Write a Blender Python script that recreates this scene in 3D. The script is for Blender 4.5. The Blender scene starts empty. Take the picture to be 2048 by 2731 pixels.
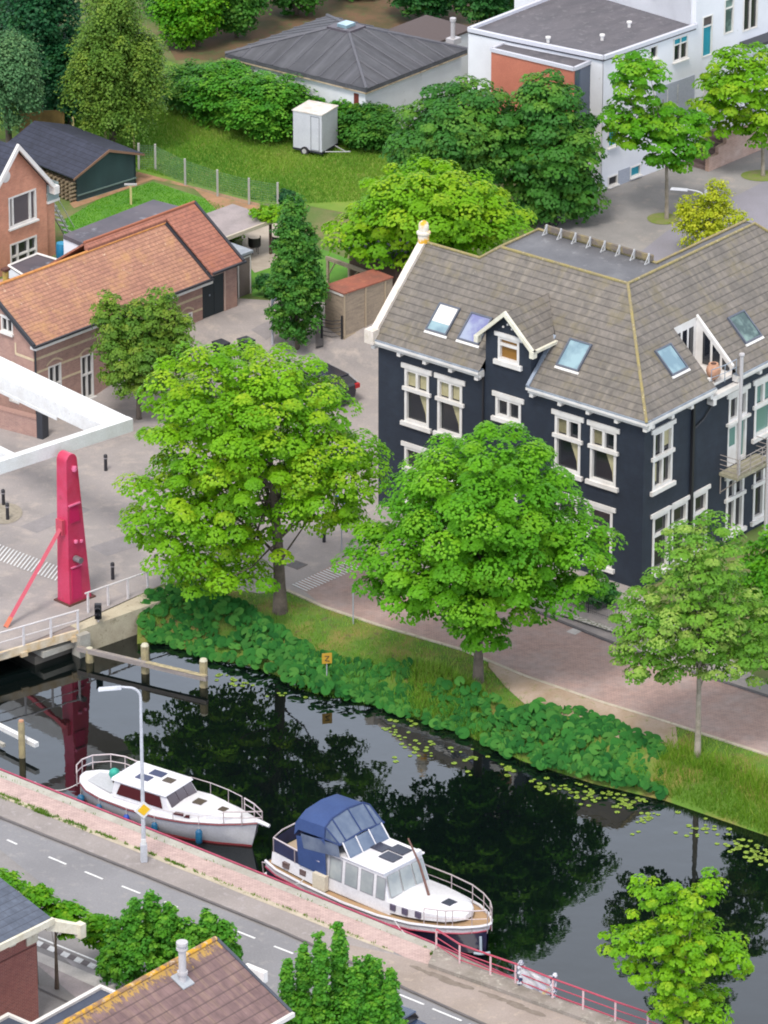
import bpy, bmesh, math, random
import numpy as np
from mathutils import Vector
R = math.radians
sc = bpy.context.scene
# ------------------------------------------------------------ camera, sky, sun
PITCH = 23.94; CAMH = 90.0; FPX = 14000.0          # focal length in pixels of the 2048-pixel-wide photograph
cam = bpy.data.cameras.new('camera'); cam_o = bpy.data.objects.new('camera', cam)
sc.collection.objects.link(cam_o); sc.camera = cam_o
cam.sensor_fit = 'VERTICAL'; cam.sensor_height = 36.0; cam.lens = 36.0 * FPX / 2731.0
cam.clip_start = 1.0; cam.clip_end = 6000.0
cam_o.location = (0, 0, CAMH); cam_o.rotation_euler = (R(90 - PITCH), 0, 0)
SUN_EL, SUN_AZ = 58.0, 250.0                       # azimuth counter-clockwise from +X
world = bpy.data.worlds.new('World'); sc.world = world; world.use_nodes = True
wt = world.node_tree; bg = wt.nodes['Background']
sky = wt.nodes.new('ShaderNodeTexSky'); sky.sky_type = 'NISHITA'; sky.sun_disc = False
sky.sun_elevation = R(SUN_EL); sky.sun_rotation = R(90 - SUN_AZ); sky.air_density = 1.0; sky.dust_density = 3.0; sky.ozone_density = 1.0
hs = wt.nodes.new('ShaderNodeHueSaturation'); hs.inputs['Saturation'].default_value = 0.35
mixc = wt.nodes.new('ShaderNodeMix'); mixc.data_type = 'RGBA'
tc = wt.nodes.new('ShaderNodeTexCoord'); cn = wt.nodes.new('ShaderNodeTexNoise'); cn.inputs['Scale'].default_value = 3.2; cn.inputs['Detail'].default_value = 5
cr = wt.nodes.new('ShaderNodeMapRange'); cr.inputs['From Min'].default_value = .38; cr.inputs['From Max'].default_value = .68
cr.inputs['To Min'].default_value = 0.5; cr.inputs['To Max'].default_value = 0.9
wt.links.new(tc.outputs['Generated'], cn.inputs['Vector']); wt.links.new(cn.outputs['Fac'], cr.inputs['Value'])
wt.links.new(sky.outputs[0], hs.inputs['Color']); wt.links.new(hs.outputs[0], mixc.inputs['A'])
# thin cloud deck, in the sky texture's own units, brightest low in the sky
sx_ = wt.nodes.new('ShaderNodeSeparateXYZ'); wt.links.new(tc.outputs['Generated'], sx_.inputs[0]); gr = wt.nodes.new('ShaderNodeMapRange'); wt.links.new(sx_.outputs['Z'], gr.inputs['Value'])
for k_, v_ in zip(('From Min', 'From Max', 'To Min', 'To Max'), (.36, .56, 2.2, .92)): gr.inputs[k_].default_value = v_
vs_ = wt.nodes.new('ShaderNodeVectorMath'); vs_.operation = 'SCALE'; wt.links.new(gr.outputs[0], vs_.inputs['Scale']); wt.links.new(vs_.outputs[0], mixc.inputs['B'])
gc = wt.nodes.new('ShaderNodeMapRange'); wt.links.new(sx_.outputs['Z'], gc.inputs['Value']); gc.inputs['From Min'].default_value = .42; gc.inputs['From Max'].default_value = .7
mc_ = wt.nodes.new('ShaderNodeMix'); mc_.data_type = 'RGBA'; mc_.inputs['A'].default_value = (6.5, 7.4, 9.0, 1); mc_.inputs['B'].default_value = (7.9, 7.6, 7.3, 1); wt.links.new(gc.outputs[0], mc_.inputs['Factor']); wt.links.new(mc_.outputs['Result'], vs_.inputs[0])
wt.links.new(cr.outputs[0], mixc.inputs['Factor']); wt.links.new(mixc.outputs['Result'], bg.inputs['Color'])
bg.inputs['Strength'].default_value = 0.10
sl = bpy.data.lights.new('sun', 'SUN'); sl.energy = 1.5; sl.angle = R(14); sl.color = (1, .95, .88)
sun_o = bpy.data.objects.new('sun', sl); sc.collection.objects.link(sun_o)
sd = Vector((math.cos(R(SUN_AZ)) * math.cos(R(SUN_EL)), math.sin(R(SUN_AZ)) * math.cos(R(SUN_EL)), math.sin(R(SUN_EL))))
sun_o.rotation_euler = sd.to_track_quat('Z', 'Y').to_euler(); sun_o.location = sd * 60 + Vector((0, 200, 0))
sc.view_settings.view_transform = 'Standard'; sc.view_settings.look = 'None'
sc.view_settings.exposure = 0.95; sc.view_settings.gamma = 1.0
sc.render.engine = 'CYCLES'
sc.cycles.filter_width = 1.9; sc.cycles.max_bounces = 6; sc.cycles.transparent_max_bounces = 8

# ------------------------------------------------------------ measuring helpers (pixel of the photo -> point in the place)
cp_, sp_ = math.cos(R(PITCH)), math.sin(R(PITCH))
AR, AF, AD = np.array([1., 0, 0]), np.array([0, cp_, -sp_]), np.array([0, -sp_, -cp_])
CC = np.array([0, 0, CAMH])
def sm(t): t = min(1., max(0., t)); return t * t * (3 - 2 * t)
YARD = 1.7
def terr(x, y): return YARD * sm((y - 214.5) / 5.7)      # the yards behind lie a step above the canal street
def ray(px, py):
    d = AF + AR * (px - 1024) / FPX + AD * (py - 1365.5) / FPX
    return d / np.linalg.norm(d)
def gz(p, z=0.):
    d = ray(*p); return CC + (z - CAMH) / d[2] * d
def gt(p):                                                # where the view ray meets the terrain
    d = ray(*p); t0 = (3 - CAMH) / d[2]; t1 = (-.01 - CAMH) / d[2]
    for k in range(40):
        m = (t0 + t1) / 2; q = CC + m * d
        if q[2] > terr(q[0], q[1]): t0 = m
        else: t1 = m
    return CC + t1 * d
def proj(P):
    v = np.array(P, float) - CC; z = v @ AF; return (1024 + FPX * (v @ AR) / z, 1365.5 + FPX * (v @ AD) / z)
def hz(B, py):                                            # height above B whose image row is py
    lo, hi = -5., 40.
    for k in range(50):
        m = (lo + hi) / 2
        if proj(np.array(B) + [0, 0, m])[1] > py: lo = m
        else: hi = m
    return lo
def Zm(ox, oy, s): return lambda u, v: (ox + u * s, oy + v * s)
dd = Zm(0, 0, 2048 / 1659)
z1 = Zm(0, 0, 700 / 1659); z2 = Zm(600, 0, 700 / 1659); z3 = Zm(1250, 0, 798 / 1659); z4 = Zm(0, 500, 700 / 1659); z5 = Zm(650, 500, 500 / 1659)
z7 = Zm(1400, 550, 648 / 1659); z8 = Zm(1350, 1000, 698 / 1659); y1 = Zm(0, 950, 500 / 1475); y3 = Zm(0, 1650, 700 / 1659); y4 = Zm(180, 1950, 600 / 1659)
y5 = Zm(680, 2050, 660 / 1659); y6 = Zm(0, 2250, 800 / 1659); y7 = Zm(700, 2300, 800 / 1659); y8 = Zm(1300, 1900, 748 / 1659)
w1 = Zm(0, 300, 350 / 1548); w2 = Zm(0, 1980, 450 / 1659); w3 = Zm(0, 2450, 400 / 1659); w5 = Zm(1650, 0, 398 / 1659); w6 = Zm(0, 980, 420 / 1659)
w7 = Zm(0, 1580, 480 / 1659); w8 = Zm(1100, 2400, 700 / 1659); y2 = Zm(300, 850, 800 / 1659)
def az(a, b): return math.degrees(math.atan2(b[1] - a[1], b[0] - a[0]))

# ------------------------------------------------------------ things, parts, meshes
coll = sc.collection
def tag(o, label=None, cat=None, group=None, kind=None):
    if label: o['label'] = label
    if cat: o['category'] = cat
    if group: o['group'] = group
    if kind: o['kind'] = kind
    return o
def thing(name, label, cat, loc=(0, 0, 0), rz=0., group=None):
    o = bpy.data.objects.new(name, None); o.empty_display_size = .2; coll.objects.link(o)
    o.location = tuple(float(v) for v in loc); o.rotation_euler = (0, 0, R(rz))
    return tag(o, label, cat, group)
def clone(root, label, loc, rz=0., scale=1.):
    def cp(o, par):
        c = o.copy(); coll.objects.link(c); c.parent = par
        for ch in [k for k in bpy.data.objects if k.parent == o]: cp(ch, c)
        return c
    c = cp(root, None); c.location = tuple(float(v) for v in loc); c.rotation_euler = (0, 0, R(rz)); c.scale = (scale,) * 3
    c['label'] = label; return c
class Face:                                              # a working plane: u, v along it, n out of it
    def __init__(s, o, U, V, N): s.o, s.U, s.V, s.N = [np.array(q, float) for q in (o, U, V, N)]
    def p(s, u, v, n=0.): return tuple(s.o + s.U * u + s.V * v + s.N * n)
XF = lambda o=(0, 0, 0): Face(o, (1, 0, 0), (0, 0, 1), (0, -1, 0))     # wall along x looking to -y
YF = lambda o=(0, 0, 0): Face(o, (0, 1, 0), (0, 0, 1), (-1, 0, 0))     # wall along y looking to -x
class MB:
    def __init__(s): s.v = []; s.f = []
    def add(s, vs, fs):
        b = len(s.v); s.v += [tuple(float(c) for c in v) for v in vs]; s.f += [tuple(i + b for i in f) for f in fs]; return s
    def poly(s, pts): return s.add(pts, [tuple(range(len(pts)))])
    def hexa(s, P): return s.add(P, [(0, 3, 2, 1), (4, 5, 6, 7), (0, 1, 5, 4), (1, 2, 6, 5), (2, 3, 7, 6), (3, 0, 4, 7)])
    def box(s, x0, x1, y0, y1, z0, z1): return s.hexa([(x0, y0, z0), (x1, y0, z0), (x1, y1, z0), (x0, y1, z0), (x0, y0, z1), (x1, y0, z1), (x1, y1, z1), (x0, y1, z1)])
    def fb(s, F, u0, u1, v0, v1, n0, n1): return s.hexa([F.p(u0, v0, n0), F.p(u1, v0, n0), F.p(u1, v1, n0), F.p(u0, v1, n0), F.p(u0, v0, n1), F.p(u1, v0, n1), F.p(u1, v1, n1), F.p(u0, v1, n1)])
    def prism(s, pts, z0, z1):
        n = len(pts); P = [(p[0], p[1], z0) for p in pts] + [(p[0], p[1], z1) for p in pts]
        return s.add(P, [tuple(range(n))[::-1], tuple(range(n, 2 * n))] + [(i, (i + 1) % n, n + (i + 1) % n, n + i) for i in range(n)])
    def fprism(s, F, pts, n0, n1):
        n = len(pts); P = [F.p(p[0], p[1], n0) for p in pts] + [F.p(p[0], p[1], n1) for p in pts]
        return s.add(P, [tuple(range(n))[::-1], tuple(range(n, 2 * n))] + [(i, (i + 1) % n, n + (i + 1) % n, n + i) for i in range(n)])
    def slab(s, pts, t):                                  # sheet with thickness t straight down
        n = len(pts); P = list(pts) + [(p[0], p[1], p[2] - t) for p in pts]
        return s.add(P, [tuple(range(n)), tuple(range(n, 2 * n))[::-1]] + [((i + 1) % n, i, n + i, n + (i + 1) % n) for i in range(n)])
    def tube(s, pts, r, k=8, cap=True):
        pts = [np.array(p, float) for p in pts]; rs = r if hasattr(r, '__len__') else [r] * len(pts); rings = []
        up = np.array([0, 0, 1.]); prev = None
        for i, p in enumerate(pts):
            t = pts[min(i + 1, len(pts) - 1)] - pts[max(i - 1, 0)]; t = t / (np.linalg.norm(t) + 1e-9)
            a = np.cross(t, up if abs(t[2]) < .95 else np.array([1., 0, 0])) if prev is None else prev - t * (prev @ t)
            a /= np.linalg.norm(a) + 1e-9; prev = a; b = np.cross(t, a)
            rings.append([p + rs[i] * (math.cos(2 * math.pi * j / k) * a + math.sin(2 * math.pi * j / k) * b) for j in range(k)])
        V = [q for rg in rings for q in rg]; Fs = []
        for i in range(len(pts) - 1):
            for j in range(k): Fs.append((i * k + j, i * k + (j + 1) % k, (i + 1) * k + (j + 1) % k, (i + 1) * k + j))
        if cap: Fs += [tuple(range(k))[::-1], tuple(range((len(pts) - 1) * k, len(pts) * k))]
        return s.add(V, Fs)
    def lathe(s, c, prof, k=16):                          # prof: (radius, z)
        V = [(c[0] + r * math.cos(2 * math.pi * j / k), c[1] + r * math.sin(2 * math.pi * j / k), c[2] + z) for r, z in prof for j in range(k)]
        Fs = [(i * k + j, i * k + (j + 1) % k, (i + 1) * k + (j + 1) % k, (i + 1) * k + j) for i in range(len(prof) - 1) for j in range(k)]
        Fs += [tuple(range(k))[::-1], tuple(range((len(prof) - 1) * k, len(prof) * k))]
        return s.add(V, Fs)
    def loft(s, rows, closed=False):
        n = len(rows[0]); V = [p for r in rows for p in r]; m = n if closed else n - 1
        return s.add(V, [(i * n + j, i * n + (j + 1) % n, (i + 1) * n + (j + 1) % n, (i + 1) * n + j) for i in range(len(rows) - 1) for j in range(m)])
    def build(s, name, m, parent=None, smooth=False, bevel=0., normals=True):
        me = bpy.data.meshes.new(name); me.from_pydata(s.v, [], s.f)
        bm = bmesh.new(); bm.from_mesh(me)
        if normals: bmesh.ops.recalc_face_normals(bm, faces=bm.faces)
        uv = bm.loops.layers.uv.new('UVMap')
        for f in bm.faces:                                # metres along the face: u level, v up the slope
            n = f.normal
            if abs(n.z) > .995: a, b = Vector((1, 0, 0)), Vector((0, 1, 0))
            else: a = Vector((-n.y, n.x, 0)).normalized(); b = n.cross(a)
            if b.z < 0: b = -b
            for l in f.loops: l[uv].uv = (l.vert.co.dot(a), l.vert.co.dot(b))
            f.smooth = smooth
        bm.to_mesh(me); bm.free()
        o = bpy.data.objects.new(name, me); coll.objects.link(o)
        if m: me.materials.append(m)
        if parent: o.parent = parent
        if bevel:
            b = o.modifiers.new('bevel', 'BEVEL'); b.width = bevel; b.segments = 2; b.limit_method = 'ANGLE'
        if smooth and not bevel:
            try: me.set_sharp_from_angle(angle=R(45))
            except Exception: pass
        return o
def part(name, m, parent, **kw): return MB(), name, m, parent, kw
def wall_holes(mb, F, u0, u1, v0, v1, holes, depth=.16, top=None):
    """flat wall on F with rectangular openings and their reveals"""
    us = sorted({u0, u1} | {h[0] for h in holes} | {h[1] for h in holes}); vs = sorted({v0, v1} | {h[2] for h in holes} | {h[3] for h in holes})
    for i in range(len(us) - 1):
        for j in range(len(vs) - 1):
            cu, cv = (us[i] + us[i + 1]) / 2, (vs[j] + vs[j + 1]) / 2
            if any(h[0] < cu < h[1] and h[2] < cv < h[3] for h in holes): continue
            mb.poly([F.p(us[i], vs[j]), F.p(us[i + 1], vs[j]), F.p(us[i + 1], vs[j + 1]), F.p(us[i], vs[j + 1])])
    for a, b, c, d in holes:
        for q in ([(a, c), (b, c)], [(b, c), (b, d)], [(b, d), (a, d)], [(a, d), (a, c)]):
            mb.poly([F.p(*q[0]), F.p(*q[1]), F.p(*q[1], -depth), F.p(*q[0], -depth)])
    return mb
def lin(c): return tuple((v / 12.92 if v <= .04045 else ((v + .055) / 1.055) ** 2.4) for v in (q / 255 for q in c))
K = .72
def alb(r, g, b, k=K): return tuple(min(.9, v * k) for v in lin((r, g, b))) + (1,)
# ------------------------------------------------------------ materials
def nodes(name):
    m = bpy.data.materials.new(name); m.use_nodes = True; t = m.node_tree; return m, t, t.nodes['Principled BSDF']
def mixn(t, a, b, fac, typ='MIX'):
    n = t.nodes.new('ShaderNodeMix'); n.data_type = 'RGBA'; n.blend_type = typ
    for k_, v in (('A', a), ('B', b), ('Factor', fac)):
        if hasattr(v, 'links') or hasattr(v, 'is_linked'): t.links.new(v, n.inputs[k_])
        elif k_ == 'Factor': n.inputs[0].default_value = v
        else: n.inputs[k_].default_value = v
    return n.outputs['Result']
def mapr(t, src, a, b, c=0., d=1.):
    n = t.nodes.new('ShaderNodeMapRange'); t.links.new(src, n.inputs['Value'])
    for k_, v in zip(('From Min', 'From Max', 'To Min', 'To Max'), (a, b, c, d)): n.inputs[k_].default_value = v
    return n.outputs[0]
def noise(t, vec, scale, detail=4, rough=.55, stretch=None):
    n = t.nodes.new('ShaderNodeTexNoise'); n.inputs['Scale'].default_value = scale; n.inputs['Detail'].default_value = detail; n.inputs['Roughness'].default_value = rough
    if stretch:
        mp = t.nodes.new('ShaderNodeMapping'); mp.inputs['Scale'].default_value = stretch; t.links.new(vec, mp.inputs['Vector']); vec = mp.outputs[0]
    t.links.new(vec, n.inputs['Vector']); return n.outputs['Fac']
def coords(t, kind='Object'):
    n = t.nodes.new('ShaderNodeTexCoord'); return n.outputs[kind]
def bump(t, b, h, dist, strength=.6):
    n = t.nodes.new('ShaderNodeBump'); n.inputs['Distance'].default_value = dist; n.inputs['Strength'].default_value = strength
    t.links.new(h, n.inputs['Height']); t.links.new(n.outputs[0], b.inputs['Normal'])
MATS = {}
def M(name, c=None, rough=.6, c2=None, sc_=1.2, lo=.4, hi=.7, c3=None, sc3=9., lo3=.55, hi3=.7, metal=0., bmp=0., coord='Object', spec=.5, coat=0., stretch=None, fine=.12):
    if name in MATS: return MATS[name]
    m, t, b = nodes(name); v = coords(t, coord); col = None
    base = alb(*c); x = base
    if c2: x = mixn(t, base, alb(*c2), mapr(t, noise(t, v, sc_, stretch=stretch), lo, hi))
    if c3: x = mixn(t, x, alb(*c3), mapr(t, noise(t, v, sc3, 5, .65), lo3, hi3))
    if fine:
        f = noise(t, v, 14., 6, .7); g = mapr(t, f, .3, .7, 1 - fine, 1 + fine)
        n = t.nodes.new('ShaderNodeVectorMath'); n.operation = 'SCALE'
        if hasattr(x, 'links'): t.links.new(x, n.inputs[0])
        else: n.inputs[0].default_value = x[:3]
        t.links.new(g, n.inputs['Scale']); x = n.outputs[0]
        if bmp: bump(t, b, f, bmp)
    if hasattr(x, 'links'): t.links.new(x, b.inputs['Base Color'])
    else: b.inputs['Base Color'].default_value = x
    b.inputs['Roughness'].default_value = rough; b.inputs['Metallic'].default_value = metal; b.inputs['Specular IOR Level'].default_value = spec
    b.inputs['Coat Weight'].default_value = coat
    MATS[name] = m; return m
def Mbrick(name, c, c2, mortar, w=.2, h=.065, mo=.008, rough=.85, stain=None, off=.5, ns=.7, bd=.004, uvc='UV'):
    if name in MATS: return MATS[name]
    m, t, b = nodes(name); v = coords(t, uvc)
    n = t.nodes.new('ShaderNodeTexBrick'); t.links.new(v, n.inputs['Vector']); n.offset = off
    n.inputs['Color1'].default_value = alb(*c); n.inputs['Color2'].default_value = alb(*c2); n.inputs['Mortar'].default_value = alb(*mortar)
    n.inputs['Scale'].default_value = 1.; n.inputs['Brick Width'].default_value = w; n.inputs['Row Height'].default_value = h; n.inputs['Mortar Size'].default_value = mo
    x = n.outputs['Color']; vo = coords(t, 'Object')
    if stain: x = mixn(t, x, alb(*stain), mapr(t, noise(t, vo, ns, 5, .6), .45, .75, 0, .75))
    f = noise(t, vo, 3., 5, .7); x2 = t.nodes.new('ShaderNodeVectorMath'); x2.operation = 'SCALE'; t.links.new(x, x2.inputs[0]); t.links.new(mapr(t, f, .3, .7, .85, 1.15), x2.inputs['Scale'])
    t.links.new(x2.outputs[0], b.inputs['Base Color']); b.inputs['Roughness'].default_value = rough
    bump(t, b, n.outputs['Fac'], -bd, .5)
    MATS[name] = m; return m
def Mroof(name, c, c2, line, row=.33, tile=.25, lichen=None, lich_amt=.62, moss=None, rough=.85, seam=.12, lw=None, streak=None, rl=None):
    """roof courses: dark joint at the foot of each row, fainter vertical joints, blotches of lichen"""
    if name in MATS: return MATS[name]
    m, t, b = nodes(name); uvn = coords(t, 'UV'); vo = coords(t, 'Object')
    sx = t.nodes.new('ShaderNodeSeparateXYZ'); t.links.new(uvn, sx.inputs[0])
    def saw(src, per, wob=None):
        d = t.nodes.new('ShaderNodeMath'); d.operation = 'DIVIDE'; t.links.new(src, d.inputs[0]); d.inputs[1].default_value = per
        f = t.nodes.new('ShaderNodeMath'); f.operation = 'FRACT'; t.links.new(d.outputs[0], f.inputs[0]); return f.outputs[0]
    fr = saw(sx.outputs['Y'], row); fc = saw(sx.outputs['X'], tile)
    base = mixn(t, alb(*c), alb(*c2), mapr(t, noise(t, vo, 1.1, 5, .65), .35, .65))
    if streak: base = mixn(t, base, alb(*streak), mapr(t, noise(t, uvn, 1., 4, .6, stretch=(3.5, .35, 1)), .5, .72, 0, .8))
    per = noise(t, uvn, 1., 2, .5, stretch=(1 / tile, 1 / row, 1)); 
    s2 = t.nodes.new('ShaderNodeVectorMath'); s2.operation = 'SCALE'; t.links.new(base, s2.inputs[0]); t.links.new(mapr(t, per, .3, .7, .82, 1.18), s2.inputs['Scale'])
    x = mixn(t, s2.outputs[0], alb(*line), mapr(t, fr, 0., lw or .16, .9, 0.))
    x = mixn(t, x, alb(*line), mapr(t, fc, 0., seam, .45, 0.))
    if moss: x = mixn(t, x, alb(*moss), mapr(t, noise(t, vo, .9, 6, .7), .52, .72, 0, .7))
    if lichen: x = mixn(t, x, alb(*lichen), mapr(t, noise(t, vo, 5.5, 6, .75), lich_amt, lich_amt + .06, 0, .85))
    if rl:                                               # yellow lichen growing densest along the ridge (local y = 0)
        s3 = t.nodes.new('ShaderNodeSeparateXYZ'); t.links.new(vo, s3.inputs[0]); ab = t.nodes.new('ShaderNodeMath'); ab.operation = 'ABSOLUTE'; t.links.new(s3.outputs['Y'], ab.inputs[0])
        near_ = mapr(t, ab.outputs[0], 0., rl[0], .3, -.08); nn = noise(t, vo, 3.2, 5, .75, stretch=(2.2, .8, 1)); sm_ = t.nodes.new('ShaderNodeMath'); sm_.operation = 'ADD'; t.links.new(nn, sm_.inputs[0]); t.links.new(near_, sm_.inputs[1])
        x = mixn(t, x, alb(*rl[1]), mapr(t, sm_.outputs[0], .64, .72, 0, .92))
    t.links.new(x, b.inputs['Base Color']); b.inputs['Roughness'].default_value = rough
    bump(t, b, fr, -.02, .6)
    MATS[name] = m; return m
def Mleaf(name, ca, cb, cc, tr=.35, k=.62, gloss=.22):
    if name in MATS: return MATS[name]
    m = bpy.data.materials.new(name); m.use_nodes = True; t = m.node_tree; b = t.nodes['Principled BSDF']; out = t.nodes['Material Output']
    a = t.nodes.new('ShaderNodeAttribute'); a.attribute_name = 'leaf'
    sp = t.nodes.new('ShaderNodeSeparateColor'); t.links.new(a.outputs['Color'], sp.inputs[0])
    x = mixn(t, alb(*ca, k), alb(*cb, k), sp.outputs['Red']); x = mixn(t, x, alb(*cc, k), sp.outputs['Green'])
    t.links.new(x, b.inputs['Base Color']); b.inputs['Roughness'].default_value = .55 if gloss > .2 else .8; b.inputs['Specular IOR Level'].default_value = gloss
    tl = t.nodes.new('ShaderNodeBsdfTranslucent'); t.links.new(x, tl.inputs['Color'])
    ms = t.nodes.new('ShaderNodeMixShader'); ms.inputs[0].default_value = tr
    t.links.new(b.outputs[0], ms.inputs[1]); t.links.new(tl.outputs[0], ms.inputs[2]); t.links.new(ms.outputs[0], out.inputs['Surface'])
    MATS[name] = m; return m
def Mglass(name, c=(30, 36, 42), rough=.06, spec=.9, c2=None):
    if name in MATS: return MATS[name]
    m, t, b = nodes(name); v = coords(t)
    if c2: t.links.new(mixn(t, alb(*c), alb(*c2), mapr(t, noise(t, v, 1.3, 3), .4, .6)), b.inputs['Base Color'])
    else: b.inputs['Base Color'].default_value = alb(*c)
    b.inputs['Roughness'].default_value = rough; b.inputs['Specular IOR Level'].default_value = spec
    MATS[name] = m; return m
# ------------------------------------------------------------ foliage
def mesh_np(name, V, nper, m, parent=None, colr=None, uvless=True):
    """V: (n*nper,3) vertices, one polygon per nper vertices; colr: (n,2) leaf tint"""
    n = len(V) // nper; me = bpy.data.meshes.new(name)
    me.vertices.add(len(V)); me.vertices.foreach_set('co', np.asarray(V, np.float32).ravel())
    me.loops.add(n * nper); me.loops.foreach_set('vertex_index', np.arange(n * nper, dtype=np.int32))
    me.polygons.add(n); me.polygons.foreach_set('loop_start', np.arange(0, n * nper, nper, dtype=np.int32))
    me.update(calc_edges=True)
    if colr is not None:
        at = me.color_attributes.new('leaf', 'FLOAT_COLOR', 'CORNER')
        c = np.zeros((n, 4), np.float32); c[:, :2] = colr; c[:, 3] = 1
        at.data.foreach_set('color', np.repeat(c, nper, axis=0).ravel())
    me.materials.append(m); o = bpy.data.objects.new(name, me); coll.objects.link(o)
    if parent: o.parent = parent
    return o
def unit(a): return a / (np.linalg.norm(a, axis=-1, keepdims=True) + 1e-9)
def leaf_quads(rng, P, N, size, asp=.75, fold=True):
    """leaf-shaped five-sided faces at P facing N"""
    n = len(P); r = unit(rng.normal(size=(n, 3))); A = unit(np.cross(N, r)); B = np.cross(N, A)
    s = (size * rng.uniform(.7, 1.25, n))[:, None]
    v = np.stack([P - A * s * .5, P - A * s * .12 - B * s * asp * .5, P + A * s * .38 - B * s * asp * .34, P + A * s * .5, P + A * s * .3 + B * s * asp * .42, P - A * s * .15 + B * s * asp * .5], 1)
    return v.reshape(-1, 3), 6
def crown(rng, ells, n_cl, per, leaf, cr_, flat=.55, droop=.0, shell=.62, up=1.2, fill=.25, lump=.0, tip=.35, lobes=False):
    """clumps of leaves through a union of ellipsoids (cx,cy,cz,rx,ry,rz); returns vertices, tint, clump centres"""
    E = np.array(ells, float); vol = (E[:, 3] * E[:, 4] * E[:, 5]) ** (2 / 3); pick = rng.choice(len(E), n_cl, p=vol / vol.sum()); e = E[pick]
    d = unit(rng.normal(size=(n_cl, 3))); d[:, 2] = np.where(rng.random(n_cl) < .3, np.abs(d[:, 2]), d[:, 2]); rad = np.where(rng.random(n_cl) < fill, rng.uniform(.15, shell, n_cl), rng.uniform(shell, 1.0, n_cl))
    if lump: rad = rad * (1 - lump * (.5 + .5 * np.sin(d[:, 0] * 7 + e[:, 0] * 3) * np.sin(d[:, 1] * 6 + 1.3) * np.cos(d[:, 2] * 8)))
    C = e[:, :3] + d * e[:, 3:] * rad[:, None]
    if lobes:                                             # keep the clumps apart, so that each reads as a lobe with a dark gap beside it
        order = []; D2 = np.full(n_cl, 1e9); k0 = 0; want = int(n_cl * .42)
        for _ in range(want):
            order.append(k0); D2 = np.minimum(D2, (((C - C[k0]) * [1, 1, 1.5]) ** 2).sum(1)); D2[k0] = -1; k0 = int(D2.argmax())
        order = np.array(order); C, d, e = C[order], d[order], e[order]; n_cl = want; per = int(per / .42)
    keep = np.ones(n_cl, bool)
    R_ = cr_ * rng.uniform(.6, 1.3, n_cl)
    idx = np.repeat(np.arange(n_cl), per); m = len(idx)
    q = rng.normal(size=(m, 3)); q = unit(q) * ((.86 + .16 * rng.random(m)) * (1 + .1 * np.sin(q[:, 0] * 5)) if lobes else rng.random(m) ** (1 / 2.2))[:, None]; q[:, 2] = np.where(rng.random(m) < (.86 if lobes else .7), np.abs(q[:, 2]), q[:, 2])
    rr = np.hypot(q[:, 0], q[:, 1])
    off = q * R_[idx][:, None]; off[:, 2] *= flat; off[:, 2] -= droop * rr ** 2 * R_[idx]
    P = C[idx] + off
    out = unit(q * [1, 1, .8] + d[idx] * .5); N = unit(out * (1.2 if lobes else 1.) + np.array([0, 0, up * (.55 if lobes else 1)]) + rng.normal(size=(m, 3)) * (.3 if lobes else .45))
    V, k = leaf_quads(rng, P, N, leaf)
    hrel = np.clip((C[:, 2] - E[:, 2].min()) / (np.ptp(C[:, 2]) + .1), 0, 1)
    ct = rng.random(n_cl); t1 = np.clip(.75 * ct[idx] + .25 * rng.random(m), 0, 1)
    t2 = np.clip((rng.random(n_cl)[idx] < tip) * rng.uniform(.3, 1, m) * (.35 + .65 * q[:, 2]), 0, 1)
    return V, k, np.stack([t1, t2], 1), C
def limbs(root, rng, base, top_z, r0, C, mat_, n=14, fork=.35, lean=(0, 0), thin=.28):
    mb = MB(); H = top_z; p = [(lean[0] * t * t, lean[1] * t * t, H * t) for t in (0, .12, .3, .5, .7, .85)]
    mb.tube([(0, 0, -.15)] + p, [r0 * 1.35] + [r0 * q for q in (1.15, .92, .8, .6, .42, .25)], 9)
    o = mb.build('trunk', mat_, root, smooth=True)
    if n:
        mb = MB(); sel = rng.choice(len(C), min(n, len(C)), replace=False)
        for i in sel:
            t = rng.uniform(fork, .8); s = np.array([lean[0] * t * t, lean[1] * t * t, H * t * .95]); e = C[i]; md = (s + e) / 2 + np.array([0, 0, -.06 * np.linalg.norm(e - s)]) + rng.normal(size=3) * .1
            a = r0 * thin * rng.uniform(.7, 1.3); mb.tube([s, (s * 2 + md) / 3 + [0, 0, .08], md, (md + e) / 2, e], [a, a * .8, a * .6, a * .4, a * .2], 5)
        mb.build('branches', mat_, root, smooth=True)
    return o
BARK = M('bark', (118, 104, 92), .9, (80, 72, 60), 2.5, bmp=.02)
BARKP = M('bark_pale', (170, 158, 142), .9, (135, 125, 105), 3., bmp=.02)
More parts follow.
